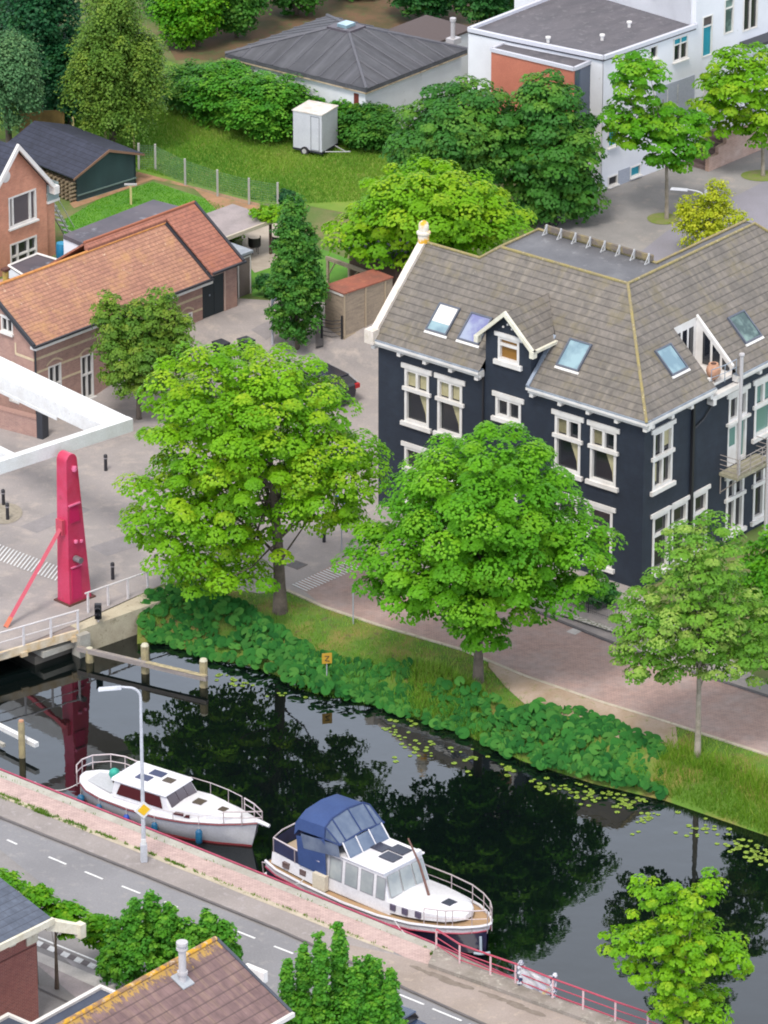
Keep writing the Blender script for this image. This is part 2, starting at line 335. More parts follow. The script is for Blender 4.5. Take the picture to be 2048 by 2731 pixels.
LM = dict(
    lime=Mleaf('leaf_lime', (104, 168, 26), (144, 200, 28), (180, 210, 46), .42, .77),
    maple=Mleaf('leaf_maple', (84, 156, 26), (118, 188, 30), (146, 202, 42), .4, .74),
    pale=Mleaf('leaf_pale', (96, 152, 46), (128, 178, 54), (186, 208, 104), .38, .78),
    bright=Mleaf('leaf_bright', (80, 158, 26), (116, 188, 28), (160, 208, 44), .38, .68),
    olive=Mleaf('leaf_olive', (90, 138, 48), (124, 162, 52), (160, 182, 64), .35, .72),
    dark=Mleaf('leaf_dark', (38, 98, 46), (60, 122, 50), (100, 154, 54), .3, .68),
    chest=Mleaf('leaf_chest', (60, 122, 48), (86, 150, 48), (124, 170, 56), .33, .7),
    gold=Mleaf('leaf_gold', (158, 176, 36), (188, 196, 42), (212, 212, 70), .4, .86),
    larch=Mleaf('leaf_larch', (92, 134, 50), (122, 156, 56), (150, 172, 64), .36, .74),
    blue=Mleaf('leaf_blue', (80, 130, 82), (108, 154, 100), (132, 170, 108), .33, .7),
    deep=Mleaf('leaf_deep', (30, 86, 54), (46, 108, 60), (70, 128, 62), .3, .68),
    reed=Mleaf('leaf_grass', (98, 150, 38), (138, 176, 48), (180, 188, 90), .36, .74),
    shrub=Mleaf('leaf_shrub', (66, 138, 40), (98, 170, 44), (140, 196, 58), .36, .76),
    mead=Mleaf('leaf_meadow', (92, 148, 50), (138, 178, 58), (184, 186, 104), .4, .85),
    butter=Mleaf('leaf_butterbur', (38, 98, 46), (66, 136, 58), (108, 168, 74), .22, .62, gloss=.08))
GROUND_Z = {}
def tree(name, label, base, bbox, lm, r0=.16, n_cl=600, per=26, leaf=.2, cr_=.42, ells=None, seed=1, group=None, cat='tree', trunk=BARK, sc_off=0., **kw):
    """base and bbox in displayed pixels; the crown gets the size and height seen in the photograph"""
    B = gt(dd(*base)); x0, x1, ya, yb = bbox; rng = np.random.default_rng(seed)
    dist = np.linalg.norm(B + [0, 0, 4] - CC); s = FPX / dist * 1659 / 2048                 # displayed px per metre
    el = math.asin((CAMH - 5) / dist); rx = (x1 - x0) / 2 / s; hh = (yb - ya) / 2 / s
    ry = min(rx * kw.pop('deep', .9), hh / math.sin(el) * .85); rz = math.sqrt(max(hh * hh - (ry * math.sin(el)) ** 2, (.35 * hh) ** 2)) / math.cos(el)
    cz = hz(B, dd(0, (ya + yb) / 2)[1]); cx = ((x0 + x1) / 2 - base[0]) / s
    br = kw.pop('n_br', 14); fork = kw.pop('fork', .35); th = kw.pop('th', None); thin = kw.pop('thin', .28); lean = kw.pop('lean', True)
    if ells is None: ells = [(0, 0, 0, 1, 1, 1)]
    E = [(cx + a * rx, b * ry, cz + c * rz, d * rx, e * ry, f * rz) for a, b, c, d, e, f in ells]
    root = thing(name, label, cat, B, 0, group)
    V, k, col_, C = crown(rng, E, n_cl, per, leaf, cr_, **kw)
    mesh_np('crown', V, k, LM[lm], root, col_)
    H = th or (cz + rz * .55)
    if r0: limbs(root, rng, B, H, r0, C, trunk, br, fork, (cx * .7, 0) if lean else (0, 0), thin)
    return root
def blades(name, pts, hmin, hmax, w, lm, seed, label=None, root=None):
    rng = np.random.default_rng(seed); P = np.array(pts); n = len(P); a = rng.uniform(0, 2 * math.pi, n)
    d = np.stack([np.cos(a), np.sin(a), np.zeros(n)], 1) * (w * rng.uniform(.6, 1.4, n))[:, None]; h = rng.uniform(hmin, hmax, n)
    ln = rng.normal(size=(n, 3)) * .3; ln[:, 2] = 1; tip = P + ln * h[:, None]
    V = np.stack([P - d, P + d, tip + d * .25, tip - d * .15], 1).reshape(-1, 3)
    nx = np.sin(P[:, 0] * .9) * np.cos(P[:, 1] * .7 + 1) * .25 + np.sin(P[:, 0] * .35 + P[:, 1] * .4) * .25 + .5
    c = np.stack([np.clip(nx + rng.normal(size=n) * .18, 0, 1), np.clip((rng.random(n) < .2) * rng.random(n) + (nx - .7), 0, 1)], 1)
    o = mesh_np(name, V, 4, LM[lm], root, c); return o
def in_poly(poly, n, rng):
    """random points inside a plan polygon"""
    P = np.array([q[:2] for q in poly]); lo, hi = P.min(0), P.max(0); out = []
    while len(out) < n:
        c = rng.uniform(lo, hi, (4000, 2)); ins = np.zeros(len(c), bool); j = len(P) - 1
        for i in range(len(P)):
            a, b = P[i], P[j]; cond = ((a[1] > c[:, 1]) != (b[1] > c[:, 1])) & (c[:, 0] < (b[0] - a[0]) * (c[:, 1] - a[1]) / (b[1] - a[1] + 1e-12) + a[0]); ins ^= cond; j = i
        out += list(c[ins])
    return np.array(out[:n])

# ------------------------------------------------------------ the ground
def sheet(name, pts, m, dz=.004, kind='structure', follow=True, thick=0):
    """level sheet over plan polygon pts, following the step up to the yards"""
    bm = bmesh.new(); vs = [bm.verts.new((p[0], p[1], 0)) for p in pts]; bm.faces.new(vs)
    if follow and max(p[1] for p in pts) > 214.4:
        for k_ in range(13):
            g = list(bm.verts) + list(bm.edges) + list(bm.faces)
            bmesh.ops.bisect_plane(bm, geom=g, plane_co=(0, 214.5 + k_ * .48, 0), plane_no=(0, 1, 0))
    for v in bm.verts: v.co.z = terr(v.co.x, v.co.y) + dz
    bmesh.ops.recalc_face_normals(bm, faces=bm.faces)
    if bm.faces and sum(f.normal.z for f in bm.faces) < 0: bmesh.ops.reverse_faces(bm, faces=bm.faces)
    uv = bm.loops.layers.uv.new('UVMap')
    for f in bm.faces:
        for l in f.loops: l[uv].uv = l.vert.co.xy
    me = bpy.data.meshes.new(name); bm.to_mesh(me); bm.free(); me.materials.append(m)
    o = bpy.data.objects.new(name, me); coll.objects.link(o); return tag(o, kind=kind)
def dp(*pts): return [gt(dd(*p)) for p in pts]
WATER = -1.1
kerb = [(300, 1287), (365, 1259), (455, 1268), (560, 1283), (620, 1276), (700, 1312), (820, 1352), (1000, 1405), (1130, 1460), (1290, 1515), (1460, 1567), (1659, 1632), (1900, 1712)]
edge = [(296, 1392), (345, 1382), (440, 1420), (560, 1444), (630, 1474), (710, 1498), (820, 1524), (1000, 1584), (1130, 1646), (1280, 1694), (1440, 1732), (1659, 1808), (1900, 1880)]
kp = [gz(dd(*p)) for p in kerb]; ep = [gz(dd(*p), WATER) for p in edge]
A_OUT = gz(dd(0, 1405)); FAR = 3000
abut = [gz(dd(170, 1346))]
far_poly = [(-FAR, 140 + 900)] 
landp = [tuple(p[:2]) for p in kp]
G_soil = M('soil_grass', (96, 118, 52), .95, (126, 124, 78), .5, .42, .62, c3=(130, 112, 82), sc3=.8, lo3=.6, hi3=.7, bmp=.03)
bm_a = gz(dd(-200, 1470))
sheet('ground', [(-60., float(bm_a[1]) + 6)] + [(float(abut[0][0]), float(abut[0][1]))] + landp + [(70, float(kp[-1][1]) - 30), (FAR, float(kp[-1][1]) - 30), (FAR, FAR), (-FAR, FAR), (-FAR, 186)], G_soil, 0.)
rows = []
for t, z in ((0, 0), (.35, -.08), (.62, -.3), (.85, -.8), (1., -1.12), (1.25, -2.2)):
    rows.append([(float(a[0] + (b[0] - a[0]) * t), float(a[1] + (b[1] - a[1]) * t), z + (.0 if t else 0)) for a, b in zip(kp, ep)])
G_bank = M('bank_grass', (92, 128, 38), .95, (136, 128, 64), .7, .45, .62, c3=(104, 92, 62), sc3=1.6, lo3=.58, hi3=.68, bmp=.03)
tag(MB().loft(rows).build('bank', G_bank, smooth=True), kind='structure')
# canal
mw, t, b = nodes('water'); b.inputs['Base Color'].default_value = (.002, .004, .004, 1); b.inputs['Roughness'].default_value = .015; b.inputs['IOR'].default_value = 1.47
b.inputs['Specular IOR Level'].default_value = .75
v = coords(t); f1 = noise(t, v, .8, 3, .5); f2 = noise(t, v, 5., 2, .5); ad = t.nodes.new('ShaderNodeMath'); ad.operation = 'ADD'; t.links.new(f1, ad.inputs[0])
ml = t.nodes.new('ShaderNodeMath'); ml.operation = 'MULTIPLY'; ml.inputs[1].default_value = .12; t.links.new(f2, ml.inputs[0]); t.links.new(ml.outputs[0], ad.inputs[1])
bump(t, b, ad.outputs[0], .012, .35)
tag(MB().poly([(-80, 100, WATER), (80, 60, WATER), (80, 260, WATER), (-80, 260, WATER)]).build('canal_water', mw), kind='structure')

ASPH = M('asphalt_plaza', (167, 158, 155), .85, (148, 141, 139), .45, c3=(184, 172, 164), sc3=1.3, lo3=.5, hi3=.72, bmp=.01)
ASPH2 = M('asphalt_street', (160, 155, 152), .85, (146, 142, 140), .5, .4, .6, c3=(176, 166, 158), sc3=.9, bmp=.01)
ROADN = M('asphalt_road', (144, 143, 147), .85, (133, 132, 136), .3, .4, .65, c3=(156, 153, 153), sc3=2.2, bmp=.01, stretch=(1, 1, 1))
WALKN = M('asphalt_walk', (164, 155, 152), .88, (150, 142, 139), .5, .4, .65, c3=(176, 168, 168), sc3=3., bmp=.01)
BRICKP = Mbrick('path_bricks', (186, 154, 144), (172, 144, 136), (154, 134, 126), .2, .1, .01, stain=(176, 162, 158), uvc='Object')
PINKP = Mbrick('quay_bricks', (208, 180, 172), (192, 166, 160), (176, 152, 150), .2, .1, .012, stain=(214, 188, 180), uvc='Object')
CONC = M('concrete', (190, 186, 176), .85, (166, 160, 150), 1.1, c3=(140, 136, 120), sc3=5, lo3=.6, bmp=.01)
KERBM = M('kerb_stone', (206, 192, 172), .85, (182, 170, 150), 1.5, c3=(150, 146, 110), sc3=4, lo3=.58, bmp=.01)
DARKK = M('kerb_dark', (112, 106, 106), .85, (96, 92, 94), 2.)
BEIGE = M('brown_paving', (170, 156, 148), .9, (156, 142, 132), .6, c3=(186, 170, 156), sc3=2.5, bmp=.015)
SOIL = M('bare_soil', (186, 164, 146), .95, (168, 144, 118), .9, .4, .65, c3=(150, 142, 96), sc3=3, lo3=.56, bmp=.02)
PAINT = M('road_paint', (240, 240, 240), .7, (214, 212, 212), 6, .5, .7)
def band(name, up, lo, m, dz, kind='structure'):          # strip between two displayed-pixel polylines on the near side
    return sheet(name, [gz(dd(*p)) for p in up] + [gz(dd(*p)) for p in lo[::-1]], m, dz, kind)
qe = [(-260, 1562), (0, 1665), (464, 1850), (930, 2038), (1193, 2154), (1440, 2243), (1700, 2336)]
# near bank: solid block whose wall falls into the canal
q_pts = [gz(dd(*p)) for p in qe]
near = [tuple(p[:2]) for p in q_pts] + [(60, 60), (-60, 60), (-60, float(q_pts[0][1]) + 20)]
near[-1] = (-60, 215.)
nb = sheet('near_ground', near, M('near_soil', (150, 146, 146), .9, (130, 126, 124), .6), 0., follow=False)
mb = MB(); L = [(float(p[0]), float(p[1]), 0.) for p in q_pts]; mb.loft([[(a, b_, -.002) for a, b_, c in L], [(a, b_, -3.) for a, b_, c in L]])
tag(mb.build('quay_wall', M('quay_steel', (120, 60, 70), .7, (70, 40, 44), 3.)), kind='structure')
def off(poly, k_): return [(x, y + k_) for x, y in poly]
band('quay_coping', qe, off(qe, 15), CONC, .012)
band('quay_brick_path', off(qe[:4], 14), [(-260, 1601), (0, 1713), (464, 1898), (700, 1994), (850, 2056), (915, 2090), (928, 2092), (935, 2060)], PINKP, .008)
band('kerb_strip', [(-260, 1601), (0, 1713), (464, 1898), (700, 1994), (850, 2056)], [(-260, 1611), (0, 1723), (464, 1908), (700, 2003), (850, 2060)], KERBM, .016)
band('near_walk', [(-260, 1611), (0, 1723), (464, 1908), (700, 2002), (850, 2060), (905, 2090)], [(-260, 1656), (0, 1768), (300, 1888), (600, 2010), (760, 2082), (860, 2130)], WALKN, .01)
band('brown_path', [(745, 2040), (850, 2062), (925, 2084), (1096, 2146), (1267, 2206), (1500, 2292), (1700, 2366)], [(700, 2052), (760, 2084), (891, 2146), (1031, 2209), (1300, 2332), (1700, 2520)], BEIGE, .014)
band('near_kerb', [(-260, 1653), (0, 1765), (300, 1885), (600, 2007), (760, 2079), (891, 2142), (1031, 2205), (1300, 2328)], [(-260, 1658), (0, 1770), (300, 1890), (600, 2012), (760, 2084), (891, 2147), (1031, 2210), (1300, 2333)], DARKK, .05)
band('road', [(-260, 1660), (0, 1772), (300, 1893), (600, 2015), (760, 2087), (891, 2149), (1031, 2212), (1300, 2335), (1900, 2610)], [(-260, 1900), (0, 2010), (250, 2112), (500, 2212), (900, 2380), (1900, 2900)], ROADN, .006)
def zz_(fn, pts): return [(fn(*p)[0] * 1659 / 2048, fn(*p)[1] * 1659 / 2048) for p in pts]
# far side of the near road, seen between the houses: white line, parking bricks, pale band, pavers
a1 = zz_(w3, [(300, 165), (1090, 490)]); 
def wp(pts): return [gz(w3(*p)) for p in pts]
sheet('edge_line', wp([(250, 130), (1500, 640), (1500, 655), (250, 148)]), PAINT, .014)
sheet('gutter_stones', wp([(250, 215), (1500, 710), (1500, 850), (250, 330)]), M('gutter_grey', (176, 170, 172), .85, (150, 146, 148), 2), .010)
sheet('pale_footway', wp([(250, 300), (1500, 820), (1500, 960), (250, 400)]), M('pale_slabs', (208, 202, 198), .85, (192, 186, 182), 1.5), .016)
sheet('grey_footway', wp([(250, 400), (1500, 960), (1500, 1280), (250, 690)]), M('grey_slabs', (178, 166, 168), .85, (160, 150, 150), 1.2), .012)
sheet('dark_kerb', wp([(250, 685), (1500, 1270), (1500, 1295), (250, 705)]), DARKK, .03)
sheet('pink_footway', wp([(250, 705), (1500, 1295), (1500, 2400), (250, 2400)]), M('pink_slabs', (198, 170, 164), .85, (184, 158, 152), 1.2), .01)
mb = MB(); mb2 = MB()
for k_ in range(7):
    u = 410 + k_ * 148; vv = 235 + k_ * 62
    for q, m_ in (((u, vv), mb), ((u + 74, vv + 31), mb2)):
        P = [gz(w3(*c), .02) for c in ((q[0], q[1]), (q[0] + 74, q[1] + 31), (q[0] + 30, q[1] + 75), (q[0] - 44, q[1] + 44))]; m_.poly(P)
tag(mb.build('parking_marks', PAINT), kind='structure'); tag(mb2.build('parking_bricks', M('dark_setts', (120, 112, 114), .9)), kind='structure')
# centre dashes on the near road
mb = MB()
for a, b_ in ([(15, 1814), (37, 1824)], [(105, 1851), (143, 1867)], [(183, 1883), (222, 1899)], [(263, 1914), (303, 1930)], [(355, 1948), (384, 1960)], [(513, 2012), (551, 2027)], [(592, 2044), (633, 2060)], [(862, 2148), (916, 2170)], [(934, 2179), (997, 2205)], [(1012, 2213), (1050, 2228)], [(1120, 2255), (1180, 2279)]):
    A, B_ = gz(dd(*a), .016), gz(dd(*b_), .016); d = unit(B_ - A); n_ = np.array([-d[1], d[0], 0]) * .045
    mb.poly([A - n_, B_ - n_, B_ + n_, A + n_])
tag(mb.build('centre_dashes', PAINT), kind='structure')
# far side streets
plaza = dp((-300, 1700 - 180), (-60, 1440), (170, 1344), (365, 1256), (455, 1266), (560, 1282), (620, 1275))
street = plaza[1:] + dp((700, 1314), (820, 1354), (1000, 1407), (1130, 1462), (1290, 1517), (1460, 1569), (1659, 1634), (1900, 1714)) + dp((1900, 1560), (1659, 1480), (1400, 1300), (1100, 1000), (900, 560), (700, 610), (600, 650), (440, 640)) + [(-6.9, 221.8, 0), (-15.4, 212.6, 0), (-19, 216, 0), (-30, 216, 0), (-30, 187, 0)]
sheet('street', street, ASPH, .004)
sheet('brick_path', dp((640, 1262), (745, 1206), (860, 1240), (1120, 1305), (1300, 1378), (1480, 1445), (1659, 1503), (1900, 1585), (1900, 1714), (1659, 1632), (1460, 1567), (1290, 1515), (1130, 1460), (1000, 1405), (820, 1352), (700, 1312)), BRICKP, .012)
mb = MB()
kk = [gz(dd(*p)) for p in kerb[4:]]
for i in range(len(kk) - 1):
    a, c = kk[i], kk[i + 1]; d = unit(c - a); n_ = np.array([-d[1], d[0], 0]) * .07; P = [a - n_, c - n_, c + n_, a + n_]
    mb.hexa([(q[0], q[1], -.05) for q in P] + [(q[0], q[1], .05) for q in P])
tag(mb.build('path_kerb', KERBM), kind='structure')
k2 = [gz(dd(*p)) for p in ((1075, 1288), (1300, 1381), (1480, 1448), (1659, 1506), (1900, 1588))]; mb = MB()
for i in range(len(k2) - 1):
    a, c = k2[i], k2[i + 1]; d = unit(c - a); n_ = np.array([-d[1], d[0], 0]) * .06; P = [a - n_, c - n_, c + n_, a + n_]
    mb.hexa([(q[0], q[1], -.05) for q in P] + [(q[0], q[1], .07) for q in P])
tag(mb.build('footway_kerb', DARKK), kind='structure')
kd = [(p[0] + (q[0] - p[0]) * f_, p[1] + (q[1] - p[1]) * f_) for p, q in zip(kerb[8:11], kerb[9:12]) for f_ in (0, .25, .5, .75)]
kd = [(1055, 1428), (1090, 1444)] + [c for c in kd if c[0] < 1462]; ka = [gz(dd(*p)) for p in kd]; KX, EX = [float(p[0]) for p in kp], [float(p[0]) for p in ep]
SOILW = [.1, .3, .42, .46, .4, .38, .44, .48, .46, .42, .4, .3, .16, .06, .05, .05]; srow = [[], [], [], []]
for i, a in enumerate(ka):
    yy = np.interp(a[0], KX, [float(p[1]) for p in kp]); ye_ = np.interp(a[0], EX, [float(p[1]) for p in ep]); w_ = SOILW[min(i, 15)]
    for j in range(4): t_ = .012 + (w_ - .012) * j / 3; srow[j].append((float(a[0]), float(yy + (ye_ - yy) * t_), float(np.interp(t_, [0, .35, .62], [0, -.08, -.3])) + .03))
tag(MB().loft(srow).build('bare_soil', SOIL), kind='structure')
mb = MB()                                                  # hatch marks at the two ends of the crossing
for i in range(18):
    t = i / 17; a = gz(dd(632 + 112 * t, 1262 - 50 * t), .03); c = gz(dd(664 + 115 * t, 1276 - 50 * t), .03)
    d = unit(c - a); n_ = np.array([-d[1], d[0], 0]) * .035; mb.poly([a - n_, c - n_, c + n_, a + n_])
for i in range(26):
    t = i / 25; a = gz(dd(-42 + 180 * t, 1160 + 68 * t), .03); c = gz(dd(-66 + 184 * t, 1188 + 66 * t), .03)
    d = unit(c - a); n_ = np.array([-d[1], d[0], 0]) * .03; mb.poly([a - n_, c - n_, c + n_, a + n_])
tag(mb.build('hatch_marks', PAINT), kind='structure')
# yards and back street
backp = dp((1165, 480), (1300, 395), (1420, 370), (1560, 315), (1659, 268), (1900, 170), (1900, 560), (1660, 640), (1300, 660), (1100, 590))
sheet('back_street', backp, ASPH2, .006)
sheet('back_road', dp((1290, 620), (1440, 500), (1500, 470), (1659, 388), (1900, 300), (1900, 700), (1400, 700)), M('asphalt_back', (150, 146, 156), .85, (140, 136, 144), .5), .012)
sheet('meadow', dp((-40, 215), (100, 160), (330, 120), (560, 200), (860, 250), (960, 420), (800, 470), (640, 440), (560, 440), (300, 372), (120, 300), (-40, 300)), M('meadow_soil', (104, 142, 44), .95, (126, 154, 52), .45, .4, .6, c3=(150, 150, 78), sc3=.7, lo3=.6), .006)
sheet('lawn', dp((215, 430), (330, 392), (490, 445), (500, 470), (400, 560), (150, 560), (130, 480)), M('lawn_green', (96, 150, 44), .95, (76, 132, 40), 1.2), .008)
sheet('earth_bed', dp((300, 372), (560, 440), (575, 462), (480, 465), (420, 408), (330, 388), (215, 430), (160, 450), (150, 440)), M('earth', (184, 140, 108), .95, (150, 120, 86), 1.5, c3=(120, 130, 70), sc3=2.5), .012)
sheet('woodland_floor', dp((340, 60), (620, -60), (1100, -60), (1030, 60), (470, 130), (380, 130)), M('brown_litter', (124, 96, 70), .95, (84, 84, 50), .8, c3=(90, 110, 60), sc3=2.), .006)
sheet('garden_lawn', dp((540, 560), (600, 540), (700, 540), (860, 600), (860, 660), (620, 650), (545, 640)), M('lawn_green', (96, 150, 44)), .012)
sheet('terrace', dp((520, 470), (620, 455), (640, 560), (550, 590), (525, 560)), M('terrace_slabs', (190, 178, 164), .85, (172, 160, 146), 1.5), .016)
for c_, r_ in ((1050, 0), (1440, 0)): pass
def oval(name, c, rx, ry, m, dz, n=24):
    C0 = gt(dd(*c)); sheet(name, [(C0[0] + rx * math.cos(2 * math.pi * i / n), C0[1] + ry * math.sin(2 * math.pi * i / n)) for i in range(n)], m, dz)
oval('tree_pit', (1432, 473), .75, .8, M('pit_grass', (120, 140, 50), .95, (140, 134, 90), 2.), .02)
oval('tree_pit', (1645, 380), 1., .8, MATS['pit_grass'], .02)
oval('bollard_island', (10, 1110), .75, 1.1, M('cobbles', (168, 158, 142), .9, (144, 134, 118), 6), .02)
# ------------------------------------------------------------ buildings
WHITE = M('white_paint', (240, 236, 232), .55, (228, 222, 216), 2., fine=.03)
CREAM = M('cream_paint', (236, 232, 214), .6, (220, 212, 190), 3.)
WHITEW = M('white_plaster', (240, 240, 246), .75, (230, 230, 236), .8, c3=(214, 212, 214), sc3=1.5, lo3=.66, fine=.03)
ZINC = M('zinc', (172, 182, 196), .5, (140, 150, 166), 2., metal=.3)
BLACKM = M('black_metal', (34, 34, 40), .5)
GLASS = Mglass('window_glass', (34, 38, 46)); GLASSB = Mglass('sky_glass', (120, 150, 165), .1, .9, (150, 180, 190)); GLASSP = Mglass('dull_glass', (96, 86, 90), .15, .6)
CURT = M('curtain', (196, 188, 150), .8, (170, 160, 120), 6., stretch=(8, 8, .5))
CURTG = M('curtain_green', (150, 180, 170), .8, (180, 200, 190), 4., stretch=(8, 8, .5))
def window(root, F, u0, u1, v0, v1, bars=(), hbars=(), fw=.09, rec=.1, lintel=0, sill=0, mat_=None, glass=None, curt=None, proud=.03, over=.16, label=None, lower=None):
    """timber frame in an opening, its pane and, where the photograph shows them, stone lintel and sill"""
    mat_ = mat_ or WHITE; mb = MB()
    mb.fb(F, u0, u0 + fw, v0, v1, -rec - .03, proud); mb.fb(F, u1 - fw, u1, v0, v1, -rec - .03, proud)
    mb.fb(F, u0 + fw, u1 - fw, v0, v0 + fw, -rec - .03, proud - .004); mb.fb(F, u0 + fw, u1 - fw, v1 - fw, v1, -rec - .03, proud - .004)
    for x in bars: mb.fb(F, x[0] - fw / 2, x[0] + fw / 2, x[1], x[2], -rec - .028, proud - .012)
    for y in hbars: mb.fb(F, u0 + fw, u1 - fw, y - fw * .5, y + fw * .5, -rec - .026, proud - .02)
    w = mb.build('window', mat_, root); 
    if label: w['label'] = label
    MB().fb(F, u0 + fw * .6, u1 - fw * .6, v0 + fw * .6, v1 - fw * .6, -rec - .05, -rec - .01).build('pane', glass or GLASS, w)
    if lintel: MB().fb(F, u0 - over, u1 + over, v1, v1 + lintel * .88, -.05, .065).build('lintel', WHITE, w)
    if sill: MB().fb(F, u0 - over, u1 + over, v0 - sill, v0, -.05, .13).build('sill', WHITE, w)
    if lower is not None: MB().fb(F, u0 - over * .8, u1 + over * .5, lower - .08, lower + .08, -.05, .1).build('transom', WHITE, w)
    if curt:
        for (a, b_, c, d) in curt: (MB().fprism(F, [(a, d), (b_, d), (a + .3 * (b_ - a), c + .3 * (d - c)), (a + .22 * (b_ - a), c), (a, c)], -rec - .009, -rec - .004) if d - c > .9 else MB().fb(F, a, b_, c, d, -rec - .009, -rec - .004)).build('curtain', CURT, w)
    return w
def skylight(root, F, u0, u1, v0, v1, glass, label=None, blind=None):
    mb = MB(); f = .07
    for q in ((u0, u0 + f, v0, v1), (u1 - f, u1, v0, v1), (u0 + f, u1 - f, v0, v0 + f), (u0 + f, u1 - f, v1 - f, v1)): mb.fb(F, *q, -.02, .1)
    w = mb.build('skylight', M('skylight_frame', (92, 98, 112), .5), root)
    if label: w['label'] = label
    MB().fb(F, u0 + f, u1 - f, v0 + f, v1 - f, 0, .06).build('pane', glass, w)
    MB().fb(F, u0 - .02, u1 + .06, v0 - .12, v0 - .01, 0, .05).build('flashing', WHITE, w)
    if blind: MB().fb(F, u0 + f + .02, u1 - f - .02, v0 + f + (v1 - v0) * blind, v1 - f, .061, .07).build('blind', WHITE, w)
    return w
# ---- the dark blue corner house; x runs back along its right front, y runs left along its canal front
NAVY = Mbrick('navy_bricks', (28, 38, 54), (33, 44, 60), (24, 33, 48), .2, .065, .006, rough=.7, stain=(42, 53, 68), ns=1.1, bd=.003) if True else M('navy_plaster', (36, 47, 64), .6, (42, 54, 72), .6, c3=(54, 66, 84), sc3=2.5, lo3=.62, bmp=.004, fine=.06, k=.5) if False else M('navy_plaster', (28, 38, 54), .65, (33, 44, 60), .6, c3=(42, 54, 70), sc3=2.5, lo3=.64, fine=.06)
SLATE = Mroof('grey_roof_tiles', (126, 118, 111), (110, 104, 98), (64, 60, 57), .33, .24, lichen=(196, 190, 168), lich_amt=.66, moss=(130, 119, 88), streak=(140, 131, 118), seam=.05, lw=.2)
LICH = M('lichen_ridge', (160, 145, 92), .9, (142, 130, 106), 4., c3=(216, 206, 180), sc3=9, lo3=.6)
HB = gz(z8(854, 1365)); house = thing('corner_house', 'two storey navy blue house with white framed windows and grey tiled hipped roof', 'house', HB, 50.87)
FF, FR_ = YF(), XF(); S_ = .933; Z0 = 7.97
wins_f = [(11.12, 12.42, 'a'), (9.36, 10.66, 'a'), (6.28, 7.6, 'b'), (3.2, 4.52, 'a'), (1.38, 2.7, 'a')]
holes = [(a, b_, 4.22 if k_ == 'a' else 5.72, 6.62) for a, b_, k_ in wins_f] + [(a, b_, .55, 3.08) for a, b_ in ((11.12, 12.42), (9.36, 10.66), (3.3, 4.4), (1.5, 2.8))] + [(6.4, 7.5, .05, 2.9)]
mb = wall_holes(MB(), FF, 0, 13.85, -.6, 7.5, holes); wall_holes(mb, FF, 5.8, 8.15, 7.5, 9.35, [(6.4, 7.5, 8.28, 9.62 - .3)])
mb.poly([FF.p(5.8, 9.35), FF.p(8.15, 9.35), FF.p(6.97, 10.4)])
rh = [(.62, 1.95, 4.22, 6.75), (.7, 1.85, .45, 3.0), (2.0, 3.1, .45, 3.0), (3.5, 4.5, .45, 3.0), (5.85, 7.15, 3.5, 6.62), (7.7, 9.0, 4.2, 6.62), (5.85, 7.1, .4, 2.95), (7.8, 9.3, .4, 2.95), (10.2, 11.5, 4.2, 6.62), (10.2, 11.5, .4, 2.95)]
wall_holes(mb, FR_, 0, 16, -.6, 7.5, rh)
for P in ([(0, 13.85), (6.6, 13.85)], [(6.6, 13.85), (6.6, 7.8)], [(6.6, 7.8), (16, 7.8)], [(16, 7.8), (16, 0)]):
    mb.poly([(P[0][0], P[0][1], -.6), (P[1][0], P[1][1], -.6), (P[1][0], P[1][1], 7.8), (P[0][0], P[0][1], 7.8)])
mb.poly([(0, 13.85, 7.5), (6.6, 13.85, 7.5), (3.2, 13.85, 10.8)])
mb.poly([(0, 8.15, 7.5), (0, 8.15, 9.35), (1.5, 8.15, 9.35)]); mb.poly([(0, 5.8, 7.5), (0, 5.8, 9.35), (1.5, 5.8, 9.35)])
mb.build('wall', NAVY, house, normals=False)
MB().box(.35, 15.8, .35, 7.6, -.5, 7.4).build('interior', M('dark_room', (30, 28, 32), .9), house)
e = -.38
zf = lambda x: Z0 + S_ * x
mb = MB(); mb.poly([(e, e, zf(e)), (e, 5.72, zf(e)), (-.0, 5.72, zf(0)), (1.5, 5.72, zf(1.5)), (2.6, 6.97, zf(2.6)), (1.5, 8.22, zf(1.5)), (-.0, 8.22, zf(0)), (e, 8.22, zf(e)), (e, 14.0, zf(e)), (3.15, 13.95, zf(3.15)), (3.15, 10.96, zf(3.15)), (3.68, 10.3, zf(3.68)), (3.68, 3.68, zf(3.68))])
mb.poly([(e, e, zf(e)), (3.68, 3.68, zf(3.68)), (12.6, 3.68, zf(3.68)), (16.6, e, zf(e)), (6.02, e, zf(e)), (6.02, 1.85, zf(1.85)), (4.42, 1.85, zf(1.85)), (4.42, e, zf(e))])
T = zf(3.68)
mb.poly([(3.15, 13.95, zf(3.15)), (3.15, 10.96, zf(3.15)), (6.9, 10.96, 7.7), (6.9, 13.95, 7.7)]); mb.poly([(3.15, 10.96, zf(3.15)), (3.68, 10.3, T), (6.3, 10.3, T), (6.9, 10.96, 7.7)])
mb.poly([(6.3, 10.3, T), (6.3, 4.15, T), (8.2, 8.0, 7.8), (6.9, 10.9, 7.7)]); mb.poly([(6.3, 4.15, T), (12.6, 4.15, T), (16.6, 8.1, 7.6), (8.2, 8.1, 7.6)]); mb.poly([(12.6, 3.68, T), (12.6, 4.15, T), (16.6, 8.1, 7.6), (16.6, e, zf(e))])
roof = mb.build('roof', SLATE, house)
MB().prism([(3.68, 3.68), (12.6, 3.68), (12.6, 4.15), (6.3, 4.15), (6.3, 10.3), (3.68, 10.3)], T - .12, T - .02).build('flat_roof', M('bitumen', (98, 98, 103), .7, (116, 116, 120), .9, c3=(134, 134, 138), sc3=2., lo3=.6), roof)
